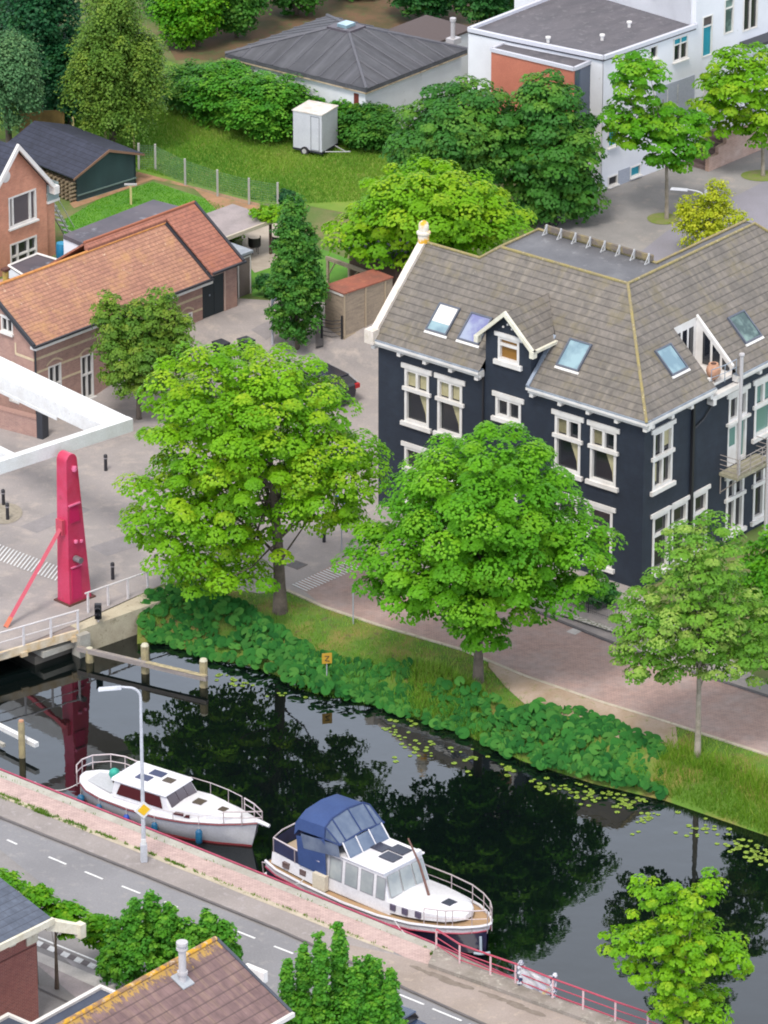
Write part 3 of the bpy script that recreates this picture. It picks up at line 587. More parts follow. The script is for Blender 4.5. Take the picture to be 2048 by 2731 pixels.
mb = MB(); rr = .065
for L in ([(3.68, 3.68, T), (3.68, 10.3, T)], [(3.68, 3.68, T), (12.6, 3.68, T), (16.5, -.3, zf(-.3))], [(3.68, 10.3, T), (6.3, 10.3, T), (6.3, 4.15, T), (12.6, 4.15, T)], [(3.68, 3.68, T), (e, e, zf(e))], [(3.68, 10.3, T), (3.15, 10.96, zf(3.15)), (3.15, 13.9, zf(3.15))]): mb.tube([(a, b_, c + .03) for a, b_, c in L], rr, 8)
mb.build('ridge_tiles', LICH, roof, smooth=True)
# dormer on the canal front
mb = MB(); zr = 10.5
for q in ((5.55, -1), (8.38, 1)):
    y_ = q[0]; mb.slab([(-.28, y_, 9.2), (-.28, 6.97, zr), (2.66, 6.97, zr), (1.3, y_, 9.2)], .06)
mb.build('dormer_roof', SLATE, roof)
mb = MB()
for y_ in (5.5, 8.44): mb.hexa([(-.34, y_, 9.05), (-.34, 6.97, zr - .12), (-.2, 6.97, zr - .12), (-.2, y_, 9.05), (-.34, y_, 9.25), (-.34, 6.97, zr + .1), (-.2, 6.97, zr + .1), (-.2, y_, 9.25)])
mb.box(-.3, 1.35, 5.42, 5.55, 9.08, 9.2); mb.box(-.3, .1, 8.38, 8.5, 9.08, 9.2); mb.box(-.36, -.1, 8.3, 8.5, 8.9, 9.2); mb.box(-.36, -.1, 5.42, 5.62, 8.9, 9.2)
mb.build('dormer_bargeboard', CREAM, roof)
mb = MB()
for p_ in ((6.97, 9.95), (6.75, 9.8), (7.2, 9.8)): mb.lathe((-.06, p_[0], p_[1]), [(.0, -.05), (.05, -.03), (.05, .03), (0, .05)], 8)
mb.build('ornament', WHITE, roof)
# cornice with its brackets and zinc gutter
mb = MB(); zg = MB()
def corn(F, u0, u1):
    mb.fb(F, u0, u1, 7.32, 7.5, 0, .26); mb.fb(F, u0, u1, 7.5, 7.6, 0, .42); zg.fb(F, u0 + .02, u1 - .02, 7.6, 7.66, .02, .4)
    n = max(2, int(abs(u1 - u0) / 1.35))
    for i in range(n + 1): u = u0 + .2 + (u1 - u0 - .4) * i / n; mb.fb(F, u - .09, u + .09, 7.18, 7.32, 0, .3)
corn(FF, 8.22, 14.1); corn(FF, -.42, 5.75); corn(FR_, -.42 + .43, 4.42); corn(FR_, 6.05, 16.4)
mb.build('cornice', WHITE, house); zg.build('gutter', ZINC, house)
mb = MB(); mb.hexa([(e - .02, 5.6, zf(e)), (e - .02, 5.75, zf(e)), (1.4, 5.75, zf(1.4)), (1.4, 5.6, zf(1.4)), (e - .02, 5.6, zf(e) + .1), (e - .02, 5.75, zf(e) + .1), (1.4, 5.75, zf(1.4) + .1), (1.4, 5.6, zf(1.4) + .1)]); mb.build('lead_flashing', ZINC, roof)
mb = MB(); mb.hexa([(e, 13.8, zf(e) - .1), (e, 14.12, zf(e) - .1), (3.15, 14.12, zf(3.15) - .1), (3.15, 13.8, zf(3.15) - .1), (e, 13.8, zf(e) + .2), (e, 14.12, zf(e) + .2), (3.15, 14.12, zf(3.15) + .2), (3.15, 13.8, zf(3.15) + .2)])
mb.box(e - .12, e + .3, 13.72, 14.2, 7.45, 8.05)
mb.build('gable_coping', M('stone_coping', (238, 226, 216), .7, (216, 204, 186), 3., c3=(220, 180, 70), sc3=1.2, lo3=.64), roof)
mb = MB(); mb.lathe((3.15, 13.96, 10.9), [(.24, 0), (.24, .35), (.3, .4), (.3, .48), (.2, .52), (.22, .7), (.2, .86), (.1, .95), (0, .97)], 14)
mb.build('finial', M('lichened_stone', (232, 222, 206), .8, (226, 170, 40), 1.8, .45, .55), roof, smooth=True)
# rail of brackets behind the flat roof
mb = MB(); mb.hexa([(6.18, 9.9, T + .1), (6.3, 9.9, T + .1), (6.3, 4.3, T + .1), (6.18, 4.3, T + .1), (6.18, 9.9, T + .34), (6.3, 9.9, T + .34), (6.3, 4.3, T + .34), (6.18, 4.3, T + .34)]); mb.build('roof_parapet', M('parapet', (112, 102, 96), .9, (150, 134, 92), 3.), roof)
for k_ in range(8):
    y_ = 9.75 - k_ * .76; mb = MB(); mb.box(6.1, 6.17, y_ - .03, y_ + .03, T - .01, T + .42); mb.box(5.85, 6.1, y_ - .03, y_ + .03, T - .01, T + .04); mb.tube([(5.87, y_, T + .03), (6.14, y_, T + .4)], .02, 6); mb.build('parapet_bracket', M('galvanised', (190, 190, 190), .5), roof)
# windows
for a, b_, k_ in wins_f:
    c = (a + b_) / 2
    if k_ == 'a': window(house, FF, a, b_, 4.22, 6.62, [(c, 5.78, 6.6)], [5.72], .12, .1, .24, .18, lower=5.72, curt=[(b_ - .5, b_ - .12, 5.85, 6.5), (a + .12, c - .1, 5.85, 6.5) if a > 9 else (c + .1, b_ - .12, 5.85, 6.5), (a + .12, a + .62, 4.4, 5.6)])
    else: window(house, FF, a, b_, 5.72, 6.62, [(c, 5.8, 6.6)], [], .12, .1, .24, .18)
for a, b_ in ((11.12, 12.42), (9.36, 10.66), (3.3, 4.4), (1.5, 2.8)): window(house, FF, a, b_, .55, 3.08, [], [2.1], .12, .1, .22, .18, lower=2.1)
window(house, FF, 6.4, 7.5, .05, 2.9, [(6.95, .1, 2.2)], [2.2], .12, .1, .22, 0, label='front door of the navy house')
window(house, FF, 6.4, 7.5, 8.28, 9.32, [], [8.98], .11, .1, .2, .2, glass=Mglass('amber_glass', (150, 108, 50), .2, .5), over=.17)
for i, (a, b_, c, d) in enumerate(rh):
    m_ = (a + b_) / 2
    if i == 0: window(house, FR_, a, b_, c, d, [(m_, c, d)], [5.5], .12, .1, .22, .18, lower=5.62, curt=[(a + .12, a + .4, 4.5, 5.3), (m_ + .1, b_ - .12, 5.9, 6.6)])
    elif i in (1, 2, 3): window(house, FR_, a, b_, c, d, [], [2.1], .13, .1, .2, .18)
    elif i == 4:
        window(house, FR_, a, b_, 5.5, d, [(m_, 5.6, d)], [], .12, .1, .24, .12, glass=GLASS)
        dr = MB(); dr.fb(FR_, a, m_ - .02, 3.5, 5.36, -.12, .0); dr.fb(FR_, m_ + .02, m_ + .16, 3.5, 5.36, -.12, .02); dr.fb(FR_, b_ - .12, b_, 3.5, 5.36, -.12, .03); dr.fb(FR_, m_ + .16, b_ - .12, 3.5, 3.7, -.12, 0); dd_ = dr.build('balcony_door', WHITE, house)
        MB().fb(FR_, m_ + .16, b_ - .12, 3.7, 5.36, -.11, -.06).build('pane', Mglass('green_glass', (110, 150, 140), .1, .8), dd_); MB().fb(FR_, a + .1, m_ - .15, 4.4, 5.2, .001, .01).build('pane', Mglass('green_glass'), dd_)
    else: window(house, FR_, a, b_, c, d, [(m_, 5.6 if c > 3 else c, d)], [5.5 if c > 3 else 1.95], .13, .1, .24, .18, lower=5.6 if c > 3 else 2.0, glass=Mglass('green_glass') if i == 5 else None)
# skylights and the cut-out roof terrace
q = 1 / math.hypot(1, S_)
SF = Face((0, 0, Z0), (0, -1, 0), (q, 0, S_ * q), (-S_ * q, 0, q)); SR = Face((0, 0, Z0), (1, 0, 0), (0, q, S_ * q), (0, -S_ * q, q))
skylight(house, SF, -11.65, -10.55, .42 / q, 1.4 / q, GLASSB, 'skylight with a white blind half drawn', .3); skylight(house, SF, -9.97, -8.85, .43 / q, 1.4 / q, Mglass('violet_glass', (124, 128, 176), .12, .9, (160, 170, 196)), 'skylight beside the gabled dormer')
skylight(house, SF, -4.92, -3.78, .54 / q, 1.5 / q, GLASSB); skylight(house, SR, 2.55, 3.65, .55 / q, 1.48 / q, GLASSB, 'skylight with pale curtains behind it'); skylight(house, SR, 7.5, 8.66, .42 / q, 1.4 / q, Mglass('green_grey_glass', (70, 92, 92), .1, .9, (130, 156, 150)))
mb = MB(); tf = MB()
mb.box(4.3, 4.42, -.1, 1.85, 7.5, 8.0); mb.poly([(4.42, .0, 7.6), (4.42, 1.85, 7.6), (4.42, 1.85, zf(1.85))]); mb.poly([(6.02, .0, 7.6), (6.02, 1.85, 7.6), (6.02, 1.85, zf(1.85)), (6.02, 0, zf(0))])
mb.box(4.42, 6.02, 1.85, 1.95, 7.6, zf(1.85)); mb.box(4.42, 6.02, .0, 1.85, 7.5, 7.62)
mb.hexa([(5.98, -.05, 7.9), (6.1, -.05, 7.9), (6.1, 1.85, zf(1.85) - .02), (5.98, 1.85, zf(1.85) - .02), (5.98, -.05, 8.02), (6.1, -.05, 8.02), (6.1, 1.85, zf(1.85) + .1), (5.98, 1.85, zf(1.85) + .1)])
ter = mb.build('roof_terrace', WHITE, house)
mb = MB(); F2 = XF((0, 1.85, 0))
for a in (4.6, 5.05, 5.5): mb.fb(F2, a, a + .3, 7.75, 9.35, .0, .015)
mb.build('terrace_door', GLASS, ter)
for a, b_ in ((.12, .5), (.62, 1.0), (1.12, 1.5)): MB().add([(6.0, a, 7.72), (6.0, b_, 7.72), (6.0, b_, zf(b_) - .2), (6.0, a, zf(a) - .2)], [(0, 1, 2, 3)]).build('side_pane', GLASS, ter)
mb = MB()
for a in ((4.42, .0), (5.2, -.12), (6.0, -.12)): mb.tube([(a[0], a[1] - .1, 7.6), (a[0], a[1] - .1, 8.35)], .02, 6)
mb.tube([(4.42, -.1, 8.35), (5.2, -.22, 8.35), (6.0, -.22, 8.35)], .02, 6); mb.tube([(4.42, -.1, 8.0), (5.2, -.22, 8.0), (6.0, -.22, 8.0)], .015, 6); mb.build('terrace_rail', ZINC, ter)
mb = MB(); mb.fb(FR_, 4.3, 6.2, 7.02, 7.24, 0, .3); mb.fb(FR_, 4.3, 4.5, 6.85, 7.1, 0, .34); mb.build('terrace_ledge', WHITE, ter)
mb = MB(); mb.fb(FR_, 3.2, 3.34, -.5, 7.2, .01, .13); mb.build('downpipe', BLACKM, house); mb = MB(); mb.tube([(3.4, -.07, 6.1), (4.0, -.07, 6.3), (4.6, -.1, 6.8)], .04, 6); mb.build('downpipe', BLACKM, house)
mb = MB(); mb.tube([(8.32, 0, 7)], .01) if False else None
MB().box(-.06, 0, 8.2, 8.3, -.4, 7.3).build('downpipe', BLACKM, house)
# balcony
mb = MB(); mb.fb(FR_, 5.3, 7.9, 3.32, 3.46, 0, .95); bal = mb.build('balcony', M('wood_deck', (168, 162, 138), .85, (140, 134, 112), 4.), house)
mb = MB()
for u in (5.33, 6.2, 7.05, 7.87): mb.tube([FR_.p(u, 3.4, .93), FR_.p(u, 4.25, .93)], .025, 6)
for v_ in (3.62, 3.83, 4.04, 4.25): mb.tube([FR_.p(5.33, v_, .02), FR_.p(5.33, v_, .93), FR_.p(7.87, v_, .93), FR_.p(7.87, v_, .02)], .018, 6)
for u in (5.36, 7.8): mb.tube([FR_.p(u, 3.3, .9), FR_.p(u, 2.55, .03)], .025, 6); mb.tube([FR_.p(u, 3.3, .04), FR_.p(u, 2.5, .04)], .025, 6)
mb.build('balcony_rail', M('grey_steel', (166, 156, 150), .5), bal)
mb = MB(); mb.tube([FR_.p(5.62, 3.46, .75), FR_.p(5.62, 8.75, .75)], .075, 10); mb.lathe(FR_.p(5.62, 8.75, .75), [(.1, 0), (.12, .06), (.1, .12), (0, .13)], 10); mb.build('flue_pipe', M('pale_steel', (196, 192, 194), .45), house)
mb = MB(); mb.tube([FR_.p(7.45, -.4, .95), FR_.p(7.45, 4.55, .95)], .09, 10); mb.build('flue_pipe', M('pale_steel'), house)
tag(MB().build('x', None) if False else None, '') if False else None
ch = thing('chiminea', 'pale terracotta chiminea on the small roof terrace of the navy house', 'stove', HB + np.array([0, 0, 0]), 50.87)
off_ = Vector((4.95, .18, 7.62)); c_, s_ = math.cos(R(50.87)), math.sin(R(50.87)); ch.location = (HB[0] + c_ * off_.x - s_ * off_.y, HB[1] + s_ * off_.x + c_ * off_.y, off_.z)
MB().lathe((0, 0, 0), [(.14, .1), (.26, .25), (.31, .45), (.28, .62), (.22, .7), (.2, .78), (0, .74)], 18).build('pot', M('terracotta', (208, 160, 132), .9, (190, 140, 112), 4.), ch, smooth=True)
MB().lathe((0, 0, .75), [(.12, 0), (.12, .04), (0, .04)], 14).build('mouth', M('soot', (90, 56, 44), .9), ch)
mb = MB()
for a in range(3): mb.tube([(.16 * math.cos(a * 2.1), .16 * math.sin(a * 2.1), 0), (.14 * math.cos(a * 2.1), .14 * math.sin(a * 2.1), .28)], .015, 5)
mb.build('stand', BLACKM, ch)
# ---- long brick coach house with orange tiles; x along the yard wall to the right, y away from it
CB = np.array([-8.2, 220.31, YARD]); coach = thing('coach_house', 'long low brick house with weathered orange tiled roofs and pale stone bands', 'house', CB, 47.3)
REDB = Mbrick('rose_bricks', (180, 142, 130), (164, 126, 118), (184, 160, 148), .2, .065, .007, stain=(190, 150, 134))
ORT = Mroof('orange_tiles', (188, 138, 112), (168, 120, 102), (118, 82, 72), .2, .17, lichen=(238, 212, 180), lich_amt=.62, moss=(204, 156, 104), seam=.2, lw=.3)
RDT = Mroof('red_tiles', (178, 118, 98), (162, 104, 88), (112, 72, 62), .2, .17, lichen=(214, 180, 150), lich_amt=.68, moss=(190, 120, 84), seam=.2, lw=.3)
CF = XF(); GF = Face((-10.5, 0, 0), (0, 1, 0), (0, 0, 1), (-1, 0, 0))
cw = [(-9.66, -8.88, -1.45, .6), (-7.68, -6.92, -1.6, .48), (-5.7, -4.95, -1.55, .5), (-3.7, -2.95, -1.5, .5), (-1.35, -.66, -.15, .58)]
mb = wall_holes(MB(), CF, -10.5, 2.25, -1.9, 2.05, cw + [(.02, 1.5, -.02, 1.98)])
wall_holes(mb, GF, 0, 5.2, -1.9, 2.05, [(1.0, 1.62, -1.2, .3), (2.4, 3.3, -1.2, .4)])
wall_holes(mb, GF, 1.25, 2.0, 2.05, 2.75, [(1.26, 1.99, 2.06, 2.74)])
wall_holes(mb, GF, 1.25, 2.0, 1.2, 2.05, []) if False else None
mb.poly([GF.p(0, 2.05), GF.p(1.25, 2.05), GF.p(1.25, 2.9)]); mb.poly([GF.p(1.25, 2.75), GF.p(2.0, 2.75), GF.p(2.0, 3.45), GF.p(1.25, 2.92)]); mb.poly([GF.p(2.0, 2.05), GF.p(5.2, 2.05), GF.p(2.6, 3.8), GF.p(2.0, 3.4)])
mb.poly([(.3, 0, 2.05), (.3, 5.2, 2.05), (.3, 2.6, 3.8)]); mb.poly([(2.25, 0, -1.9), (2.25, 5.6, -1.9), (2.25, 5.6, 2.2), (2.25, 2.8, 4.1), (2.25, 0, 2.3)]); mb.poly([(.3, .0, 2.05), (2.25, 0, 2.05), (2.25, 0, 2.3), (.3, 0, 2.3)]); mb.poly([(-10.5, 5.2, -1.9), (2.25, 5.6, -1.9), (2.25, 5.6, 2.4), (-10.5, 5.2, 2.05)])
mb.build('wall', REDB, coach, normals=False)
MB().box(-10.2, 2.0, .3, 5.0, -1.8, 2.0).build('interior', M('dark_room'), coach)
mb = MB(); mb.slab([(-10.75, -.28, 1.98), (.35, -.28, 1.98), (.35, 2.6, 3.9), (-10.75, 2.6, 3.9)], .1); mb.slab([(-10.75, 2.6, 3.9), (.35, 2.6, 3.9), (.35, 5.4, 1.95), (-10.75, 5.4, 1.95)], .1)
r1 = mb.build('roof', ORT, coach)
mb = MB(); mb.slab([(.36, -.28, 2.22), (2.42, -.28, 2.22), (2.42, 2.8, 4.28), (.36, 2.8, 4.28)], .1); mb.slab([(-4.6, 2.55, 4.1), (.36, 2.55, 4.1), (.36, 2.8, 4.28), (-4.6, 2.8, 4.28)], .3); mb.slab([(-4.6, 2.8, 4.28), (2.42, 2.8, 4.28), (2.42, 5.8, 2.2), (-4.6, 5.8, 2.2)], .1)
r2 = mb.build('roof', RDT, coach); r2['label'] = 'redder tiled roof of the rear part'
mb = MB(); mb.tube([(-10.7, 2.6, 3.91), (.3, 2.6, 3.91)], .07, 8); mb.build('ridge_tiles', M('orange_ridge', (214, 150, 84), .9, (196, 128, 76), 4.), r1, smooth=True)
mb = MB(); mb.tube([(-4.6, 2.8, 4.29), (2.4, 2.8, 4.29)], .07, 8); mb.build('ridge_tiles', M('red_ridge', (170, 104, 78), .9), r2, smooth=True)
mb = MB()
for x_, a, b_ in ((.3, (-.3, 1.98), (2.6, 3.9)), (-10.72, (-.3, 1.98), (2.6, 3.9)), (2.4, (-.3, 2.22), (2.8, 4.28))):
    mb.hexa([(x_ - .06, a[0], a[1] - .12), (x_ + .08, a[0], a[1] - .12), (x_ + .08, b_[0], b_[1] - .12), (x_ - .06, b_[0], b_[1] - .12), (x_ - .06, a[0], a[1] + .07), (x_ + .08, a[0], a[1] + .07), (x_ + .08, b_[0], b_[1] + .07), (x_ - .06, b_[0], b_[1] + .07)])
mb.fb(CF, -10.8, .4, 1.9, 1.99, .28, .4); mb.fb(CF, .4, 2.5, 2.14, 2.23, .28, .4); mb.build('gutter', M('dark_gutter', (52, 54, 62), .5), coach)
MB().fb(CF, -10.7, .35, 1.76, 1.9, .0, .36).build('soffit', WHITE, coach)
mb = MB(); mb.fb(CF, -10.5, -5.9, 1.12, 1.23, 0, .015); mb.fb(CF, -1.9, 0, 1.12, 1.23, 0, .015); mb.fb(CF, -10.5, -9.6, .49, .59, 0, .015); mb.fb(CF, -8.95, -7.6, .49, .59, 0, .015); mb.fb(CF, -6.95, -5.6, .49, .59, 0, .015); mb.fb(CF, -10.5, -9.6, -.25, -.15, 0, .015); mb.fb(CF, -8.95, -7.6, -.25, -.15, 0, .015); mb.fb(CF, -.7, 0, .49, .59, 0, .015); mb.fb(CF, -.7, 0, -.18, -.1, 0, .02)
mb.fb(GF, 0, 1.1, 1.12, 1.23, 0, .015); mb.fb(GF, 0, 1.0, .49, .59, 0, .015); mb.fb(GF, 1.1, 1.18, 1.14, 1.7, 0, .012)
for a, b_, c, d in cw:
    n = 8; P = [(a - .1 + (b_ - a + .2) * i / n, d + .04 + .2 * math.sin(math.pi * i / n)) for i in range(n + 1)]
    for i in range(n): mb.poly([CF.p(P[i][0], P[i][1], .02), CF.p(P[i + 1][0], P[i + 1][1], .02), CF.p(P[i + 1][0], P[i + 1][1] + .09, .02), CF.p(P[i][0], P[i][1] + .09, .02)])
n = 8; P = [(.85 + .95 * i / n, .42 + .24 * math.sin(math.pi * i / n)) for i in range(n + 1)]
for i in range(n): mb.poly([GF.p(P[i][0], P[i][1], .02), GF.p(P[i + 1][0], P[i + 1][1], .02), GF.p(P[i + 1][0], P[i + 1][1] + .1, .02), GF.p(P[i][0], P[i][1] + .1, .02)])
sb_ = mb.build('stone_bands', M('pale_stone', (226, 206, 172), .8, (206, 186, 156), 3.), coach)
for a, b_, c, d in cw: window(coach, CF, a, b_, c, d, [((a + b_) / 2, c, d)], [c + (d - c) * (.55 if d - c > 1 else .5)], .07, .08, 0, .1, over=.08, glass=GLASS if d - c > 1 else Mglass('green_glass'))
window(coach, GF, 1.0, 1.62, -1.2, .3, [(1.3, -1.2, .3)], [], .08, .08); window(coach, GF, 1.26, 1.99, 1.2 if False else 2.06, 2.74, [(1.62, 2.06, 2.74)], [], .07, .05, .1, .1, over=.05)
dr = MB(); dr.fb(CF, .06, .78, 0, 1.9, -.1, -.03); dr.fb(CF, .8, 1.42, 0, 1.9, -.1, -.03); dr = dr.build('door', M('green_black_paint', (34, 48, 56), .5), coach); mb = MB(); mb.fb(CF, 1.42, 1.5, 0, 1.98, -.1, .02); mb.fb(CF, 0, 1.5, 1.9, 1.98, -.1, .015); mb.build('door_frame', M('pinkish_trim', (212, 180, 166), .7), dr); MB().fb(CF, .45, .53, 1.0, 1.08, -.03, .0).build('handle', ZINC, dr)
MB().tube([(-10.46, -.06, -1.8), (-10.46, -.06, 1.9)], .04, 8).build('downpipe', M('dark_gutter'), coach)
# flat-roofed annex behind
def lf(fr_o, ang, p):
    c_, s_ = math.cos(R(ang)), math.sin(R(ang)); v_ = np.array(p) - fr_o; return np.array([c_ * v_[0] + s_ * v_[1], -s_ * v_[0] + c_ * v_[1], v_[2]])
ax = [lf(CB, 47.3, gz(z4(*p), YARD + 3.0)) for p in ((400, 295), (965, 75), (1160, 125), (590, 375))]
annex = thing('annex', 'low annex with dark flat roof behind the orange tiled roof', 'building', gz(z4(600, 330), YARD) * [1, 1, 0] + [0, 0, YARD], 47.3)
AO = np.array(annex.location); axl = [lf(AO, 47.3, gz(z4(*p), YARD + 3.0)) for p in ((400, 295), (965, 75), (1160, 125), (590, 375))]
MB().prism([(p[0], p[1]) for p in axl], -.5, 2.8).build('wall', WHITEW, annex)
MB().prism([(p[0] * 1.01, p[1] * 1.01) for p in axl], 2.8, 3.0).build('roof', M('dark_bitumen', (98, 90, 98), .55, (76, 72, 82), .8, c3=(140, 140, 150), sc3=.9, lo3=.62), annex)
# small grey shed at the right end of the coach house
b0 = gt(z4(1500, 700)); gs = thing('tool_shed', 'small grey wooden shed with white framed door beside the red tiled roof', 'shed', b0, 47.3)
hgt_ = hz(b0, z4(1500, 445)[1]); MB().box(0, .92, 0, 1.6, -.2, hgt_).build('wall', M('grey_wood', (134, 124, 120), .85, (112, 104, 102), 5., stretch=(1, 1, 6)), gs)
MB().box(-.1, 1.0, -.08, 1.75, hgt_, hgt_ + .12).build('roof', M('zinc_roof', (140, 146, 156), .5, (164, 170, 176), 3.), gs)
mb = MB(); F = XF((0, 0, 0)); mb.fb(F, .04, .1, 0, hgt_ - .1, 0, .03); mb.fb(F, .82, .88, 0, hgt_ - .1, 0, .03); mb.fb(F, .1, .82, hgt_ - .16, hgt_ - .1, 0, .028); mb.build('door_frame', WHITE, gs)
mb = MB(); mb.fb(F, .1, .82, .05, hgt_ - .16, 0, .02); mb.build('door', M('grey_brown_wood', (120, 108, 102), .85), gs)
# ---- orange brick house at the left edge
ob = gt(z4(362, 428)); oh = thing('brick_house', 'orange brick house with white bargeboards and white framed windows at the left edge', 'house', ob, 48.5)
ORB = Mbrick('orange_bricks', (226, 154, 124), (214, 140, 112), (216, 172, 148), .2, .065, .007, stain=(206, 144, 116))
eH = hz(ob, w1(545, 830)[1]) ; FH = XF()
def olf(p): return lf(ob, 48.5, p)
def pl_(fr_o, ang, px, n, c):                             # view ray against a plane n.l = c of a rotated frame
    d = ray(*px); c_, s_ = math.cos(R(ang)), math.sin(R(ang)); L = lambda v_: np.array([c_ * v_[0] + s_ * v_[1], -s_ * v_[0] + c_ * v_[1], v_[2]])
    o, dl = L(CC - fr_o), L(d); n = np.array(n, float); t = (c - n @ o) / (n @ dl); return o + t * dl
Pf = lambda u, v_: pl_(ob, 48.5, w1(u, v_), (0, 1, 0), 0)
cx1 = Pf(545, 900)[0]; ex = cx1; pk = Pf(150, 380); wA, wB = Pf(95, 1020), Pf(430, 1240); wC, wD = Pf(115, 1560), Pf(435, 1660)
ez = Pf(545, 830)[2]; Lx = pk[0] - (ex - pk[0])
wb_ = (wA[0], wB[0], wB[2] - .05, Pf(395, 900)[2]); wc_ = (wC[0], wD[0], wD[2] - .2, Pf(430, 1440)[2])
mb = wall_holes(MB(), FH, Lx, ex, -1.7, ez, [wb_, wc_]); mb.poly([FH.p(Lx, ez), FH.p(ex, ez), FH.p(pk[0], pk[2] - .1)])
mb.poly([(ex, 0, -1.7), (ex, 7, -1.7), (ex, 7, ez), (ex, 0, ez)]); mb.poly([(Lx, 0, -1.7), (Lx, 7, -1.7), (Lx, 7, ez), (Lx, 0, ez)]); mb.poly([(Lx, 7, -1.7), (ex, 7, -1.7), (ex, 7, ez), (pk[0], 7, pk[2]), (Lx, 7, ez)])
mb.box(ex, 0.02, .12, 2.4, -1.7, Pf(545, 1080)[2])
mb.build('wall', ORB, oh, normals=False)
MB().box(Lx + .2, ex - .2, .25, 6.8, -1.6, ez - .1).build('interior', M('dark_room'), oh)
window(oh, FH, *wb_, [(wb_[0] + .28, wb_[2], wb_[3]), (wb_[1] - .38, wb_[2], wb_[3])], [], .08, .08, 0, .08, over=.06, glass=GLASSP); window(oh, FH, *wc_, [(wc_[0] + .5, wc_[2], wc_[3]), (wc_[1] - .55, wc_[2], wc_[3])], [wc_[2] + .45], .08, .08, 0, .08, over=.06)
MB().lathe((0, 0, 0), [(0, -.03), (.28, -.03), (.28, .03), (0, .03)], 20).build('round_window', WHITE, oh).matrix_local = __import__('mathutils').Matrix.Translation((pk[0] - .55, -.03, pk[2] - 1.4)) @ __import__('mathutils').Matrix.Rotation(R(90), 4, 'X')
mb = MB()
for xa in (ex + .25, Lx - .25):
    zz = ez - .2; P = [(xa, -.3, zz), (pk[0], -.3, pk[2]), (pk[0], 7.2, pk[2]), (xa, 7.2, zz)]; mb.slab(P, .08)
rf = mb.build('roof', Mroof('blue_tiles', (60, 64, 82), (50, 54, 70), (26, 28, 38), .3, .22, lichen=None), oh)
mb = MB()
for xa in (ex + .27, Lx - .27):
    zz = ez - .24; mb.hexa([(xa, -.42, zz - .16), (pk[0], -.42, pk[2] - .16), (pk[0], -.28, pk[2] - .16), (xa, -.28, zz - .16), (xa, -.42, zz + .12), (pk[0], -.42, pk[2] + .12), (pk[0], -.28, pk[2] + .12), (xa, -.28, zz + .12)])
mb.box(ex + .1, ex + .42, -.45, .1, ez - .5, ez - .12); mb.build('bargeboard', WHITE, oh)
mb = MB(); cp = Pf(-60, 250); mb.box(cp[0] - .4, cp[0] + .3, 1, 1.7, pk[2] - .5, pk[2] + .7) ; mb.build('dormer', WHITE, oh)
bz = Pf(545, 1080)[2]; mb = MB(); mb.box(ex, .16, -.1, 2.5, bz, bz + .12); bl = mb.build('balcony', WHITE, oh)
mb = MB(); mb.box(.1, .13, -.08, 2.45, bz + .12, bz + .9); mb.box(ex, .1, -.08, -.05, bz + .12, bz + .9); mb.build('balcony_screen', Mglass('screen_glass', (150, 165, 165), .3, .4), bl)
st = MB(); 
for sgn in (0, .5): st.tube([(.15, .6 + sgn, bz), (1.75, .6 + sgn, -.0)], .035, 6); st.tube([(.15, .6 + sgn, bz + .75), (1.75, .6 + sgn, .75)], .02, 6)
for i in range(9): t = i / 9; st.box(.15 + 1.6 * t, .33 + 1.6 * t, .6, 1.1, bz * (1 - t) - .03, bz * (1 - t))
stair = thing('garden_stair', 'grey steel stair from the balcony of the orange brick house to the lawn', 'stair', ob, 48.5); st.build('flight', M('galvanised'), stair)
# extension with flat dark roof and white edge
ext = thing('extension', 'flat roofed extension with white edge below the orange brick house', 'building', gz(z4(300, 560), 0) * [1, 1, 0] + [0, 0, .2], 48.5); EO = np.array(ext.location)
E4 = [lf(EO, 48.5, gz(p, YARD + 1.5)) for p in (w1(100, 1805), w1(440, 1665), w1(770, 1765), w1(330, 1950))]
MB().prism([(p[0], p[1]) for p in E4], -1, YARD + 1.2).build('wall', WHITEW, ext); MB().prism([(p[0], p[1]) for p in E4], YARD + 1.2, YARD + 1.27).build('roof', M('dark_bitumen'), ext)
mb = MB()
for i in range(4): a, b_ = E4[i], E4[(i + 1) % 4]; mb.tube([(a[0], a[1], YARD + 1.3), (b_[0], b_[1], YARD + 1.3)], .06, 4)
mb.build('roof_edge', WHITE, ext)
bb = gz(w1(732, 1740), YARD); br = thing('water_barrel', 'bright blue plastic barrel standing beside the orange brick wall', 'barrel', bb); MB().lathe((0, 0, 0), [(.24, 0), (.27, .1), (.28, .4), (.27, .75), (.22, .82), (0, .82)], 18).build('barrel_body', M('blue_plastic', (30, 130, 180), .4), br, smooth=True); MB().lathe((0, 0, .8), [(.25, 0), (.25, .05), (0, .06)], 18).build('lid', M('blue_lid', (60, 160, 205), .4), br)
chm = gz(w1(60, 2000), 3.2); cm = thing('chimney', 'short brick chimney with yellowish pot at the left edge beyond the orange roof', 'chimney', (chm[0], chm[1], .0), 47); MB().box(-.9, .45, -.4, .4, 0, 3.2).build('stack', REDB, cm); MB().lathe((.05, 0, 3.2), [(.14, 0), (.15, .5), (.0, .5)], 12).build('chimney_pot', M('yellow_clay', (190, 170, 80), .85, (160, 130, 90), 5.), cm); MB().box(-.12, .22, -.15, .15, 3.75, 3.85).build('cowl', M('rust', (96, 56, 46), .8), cm)
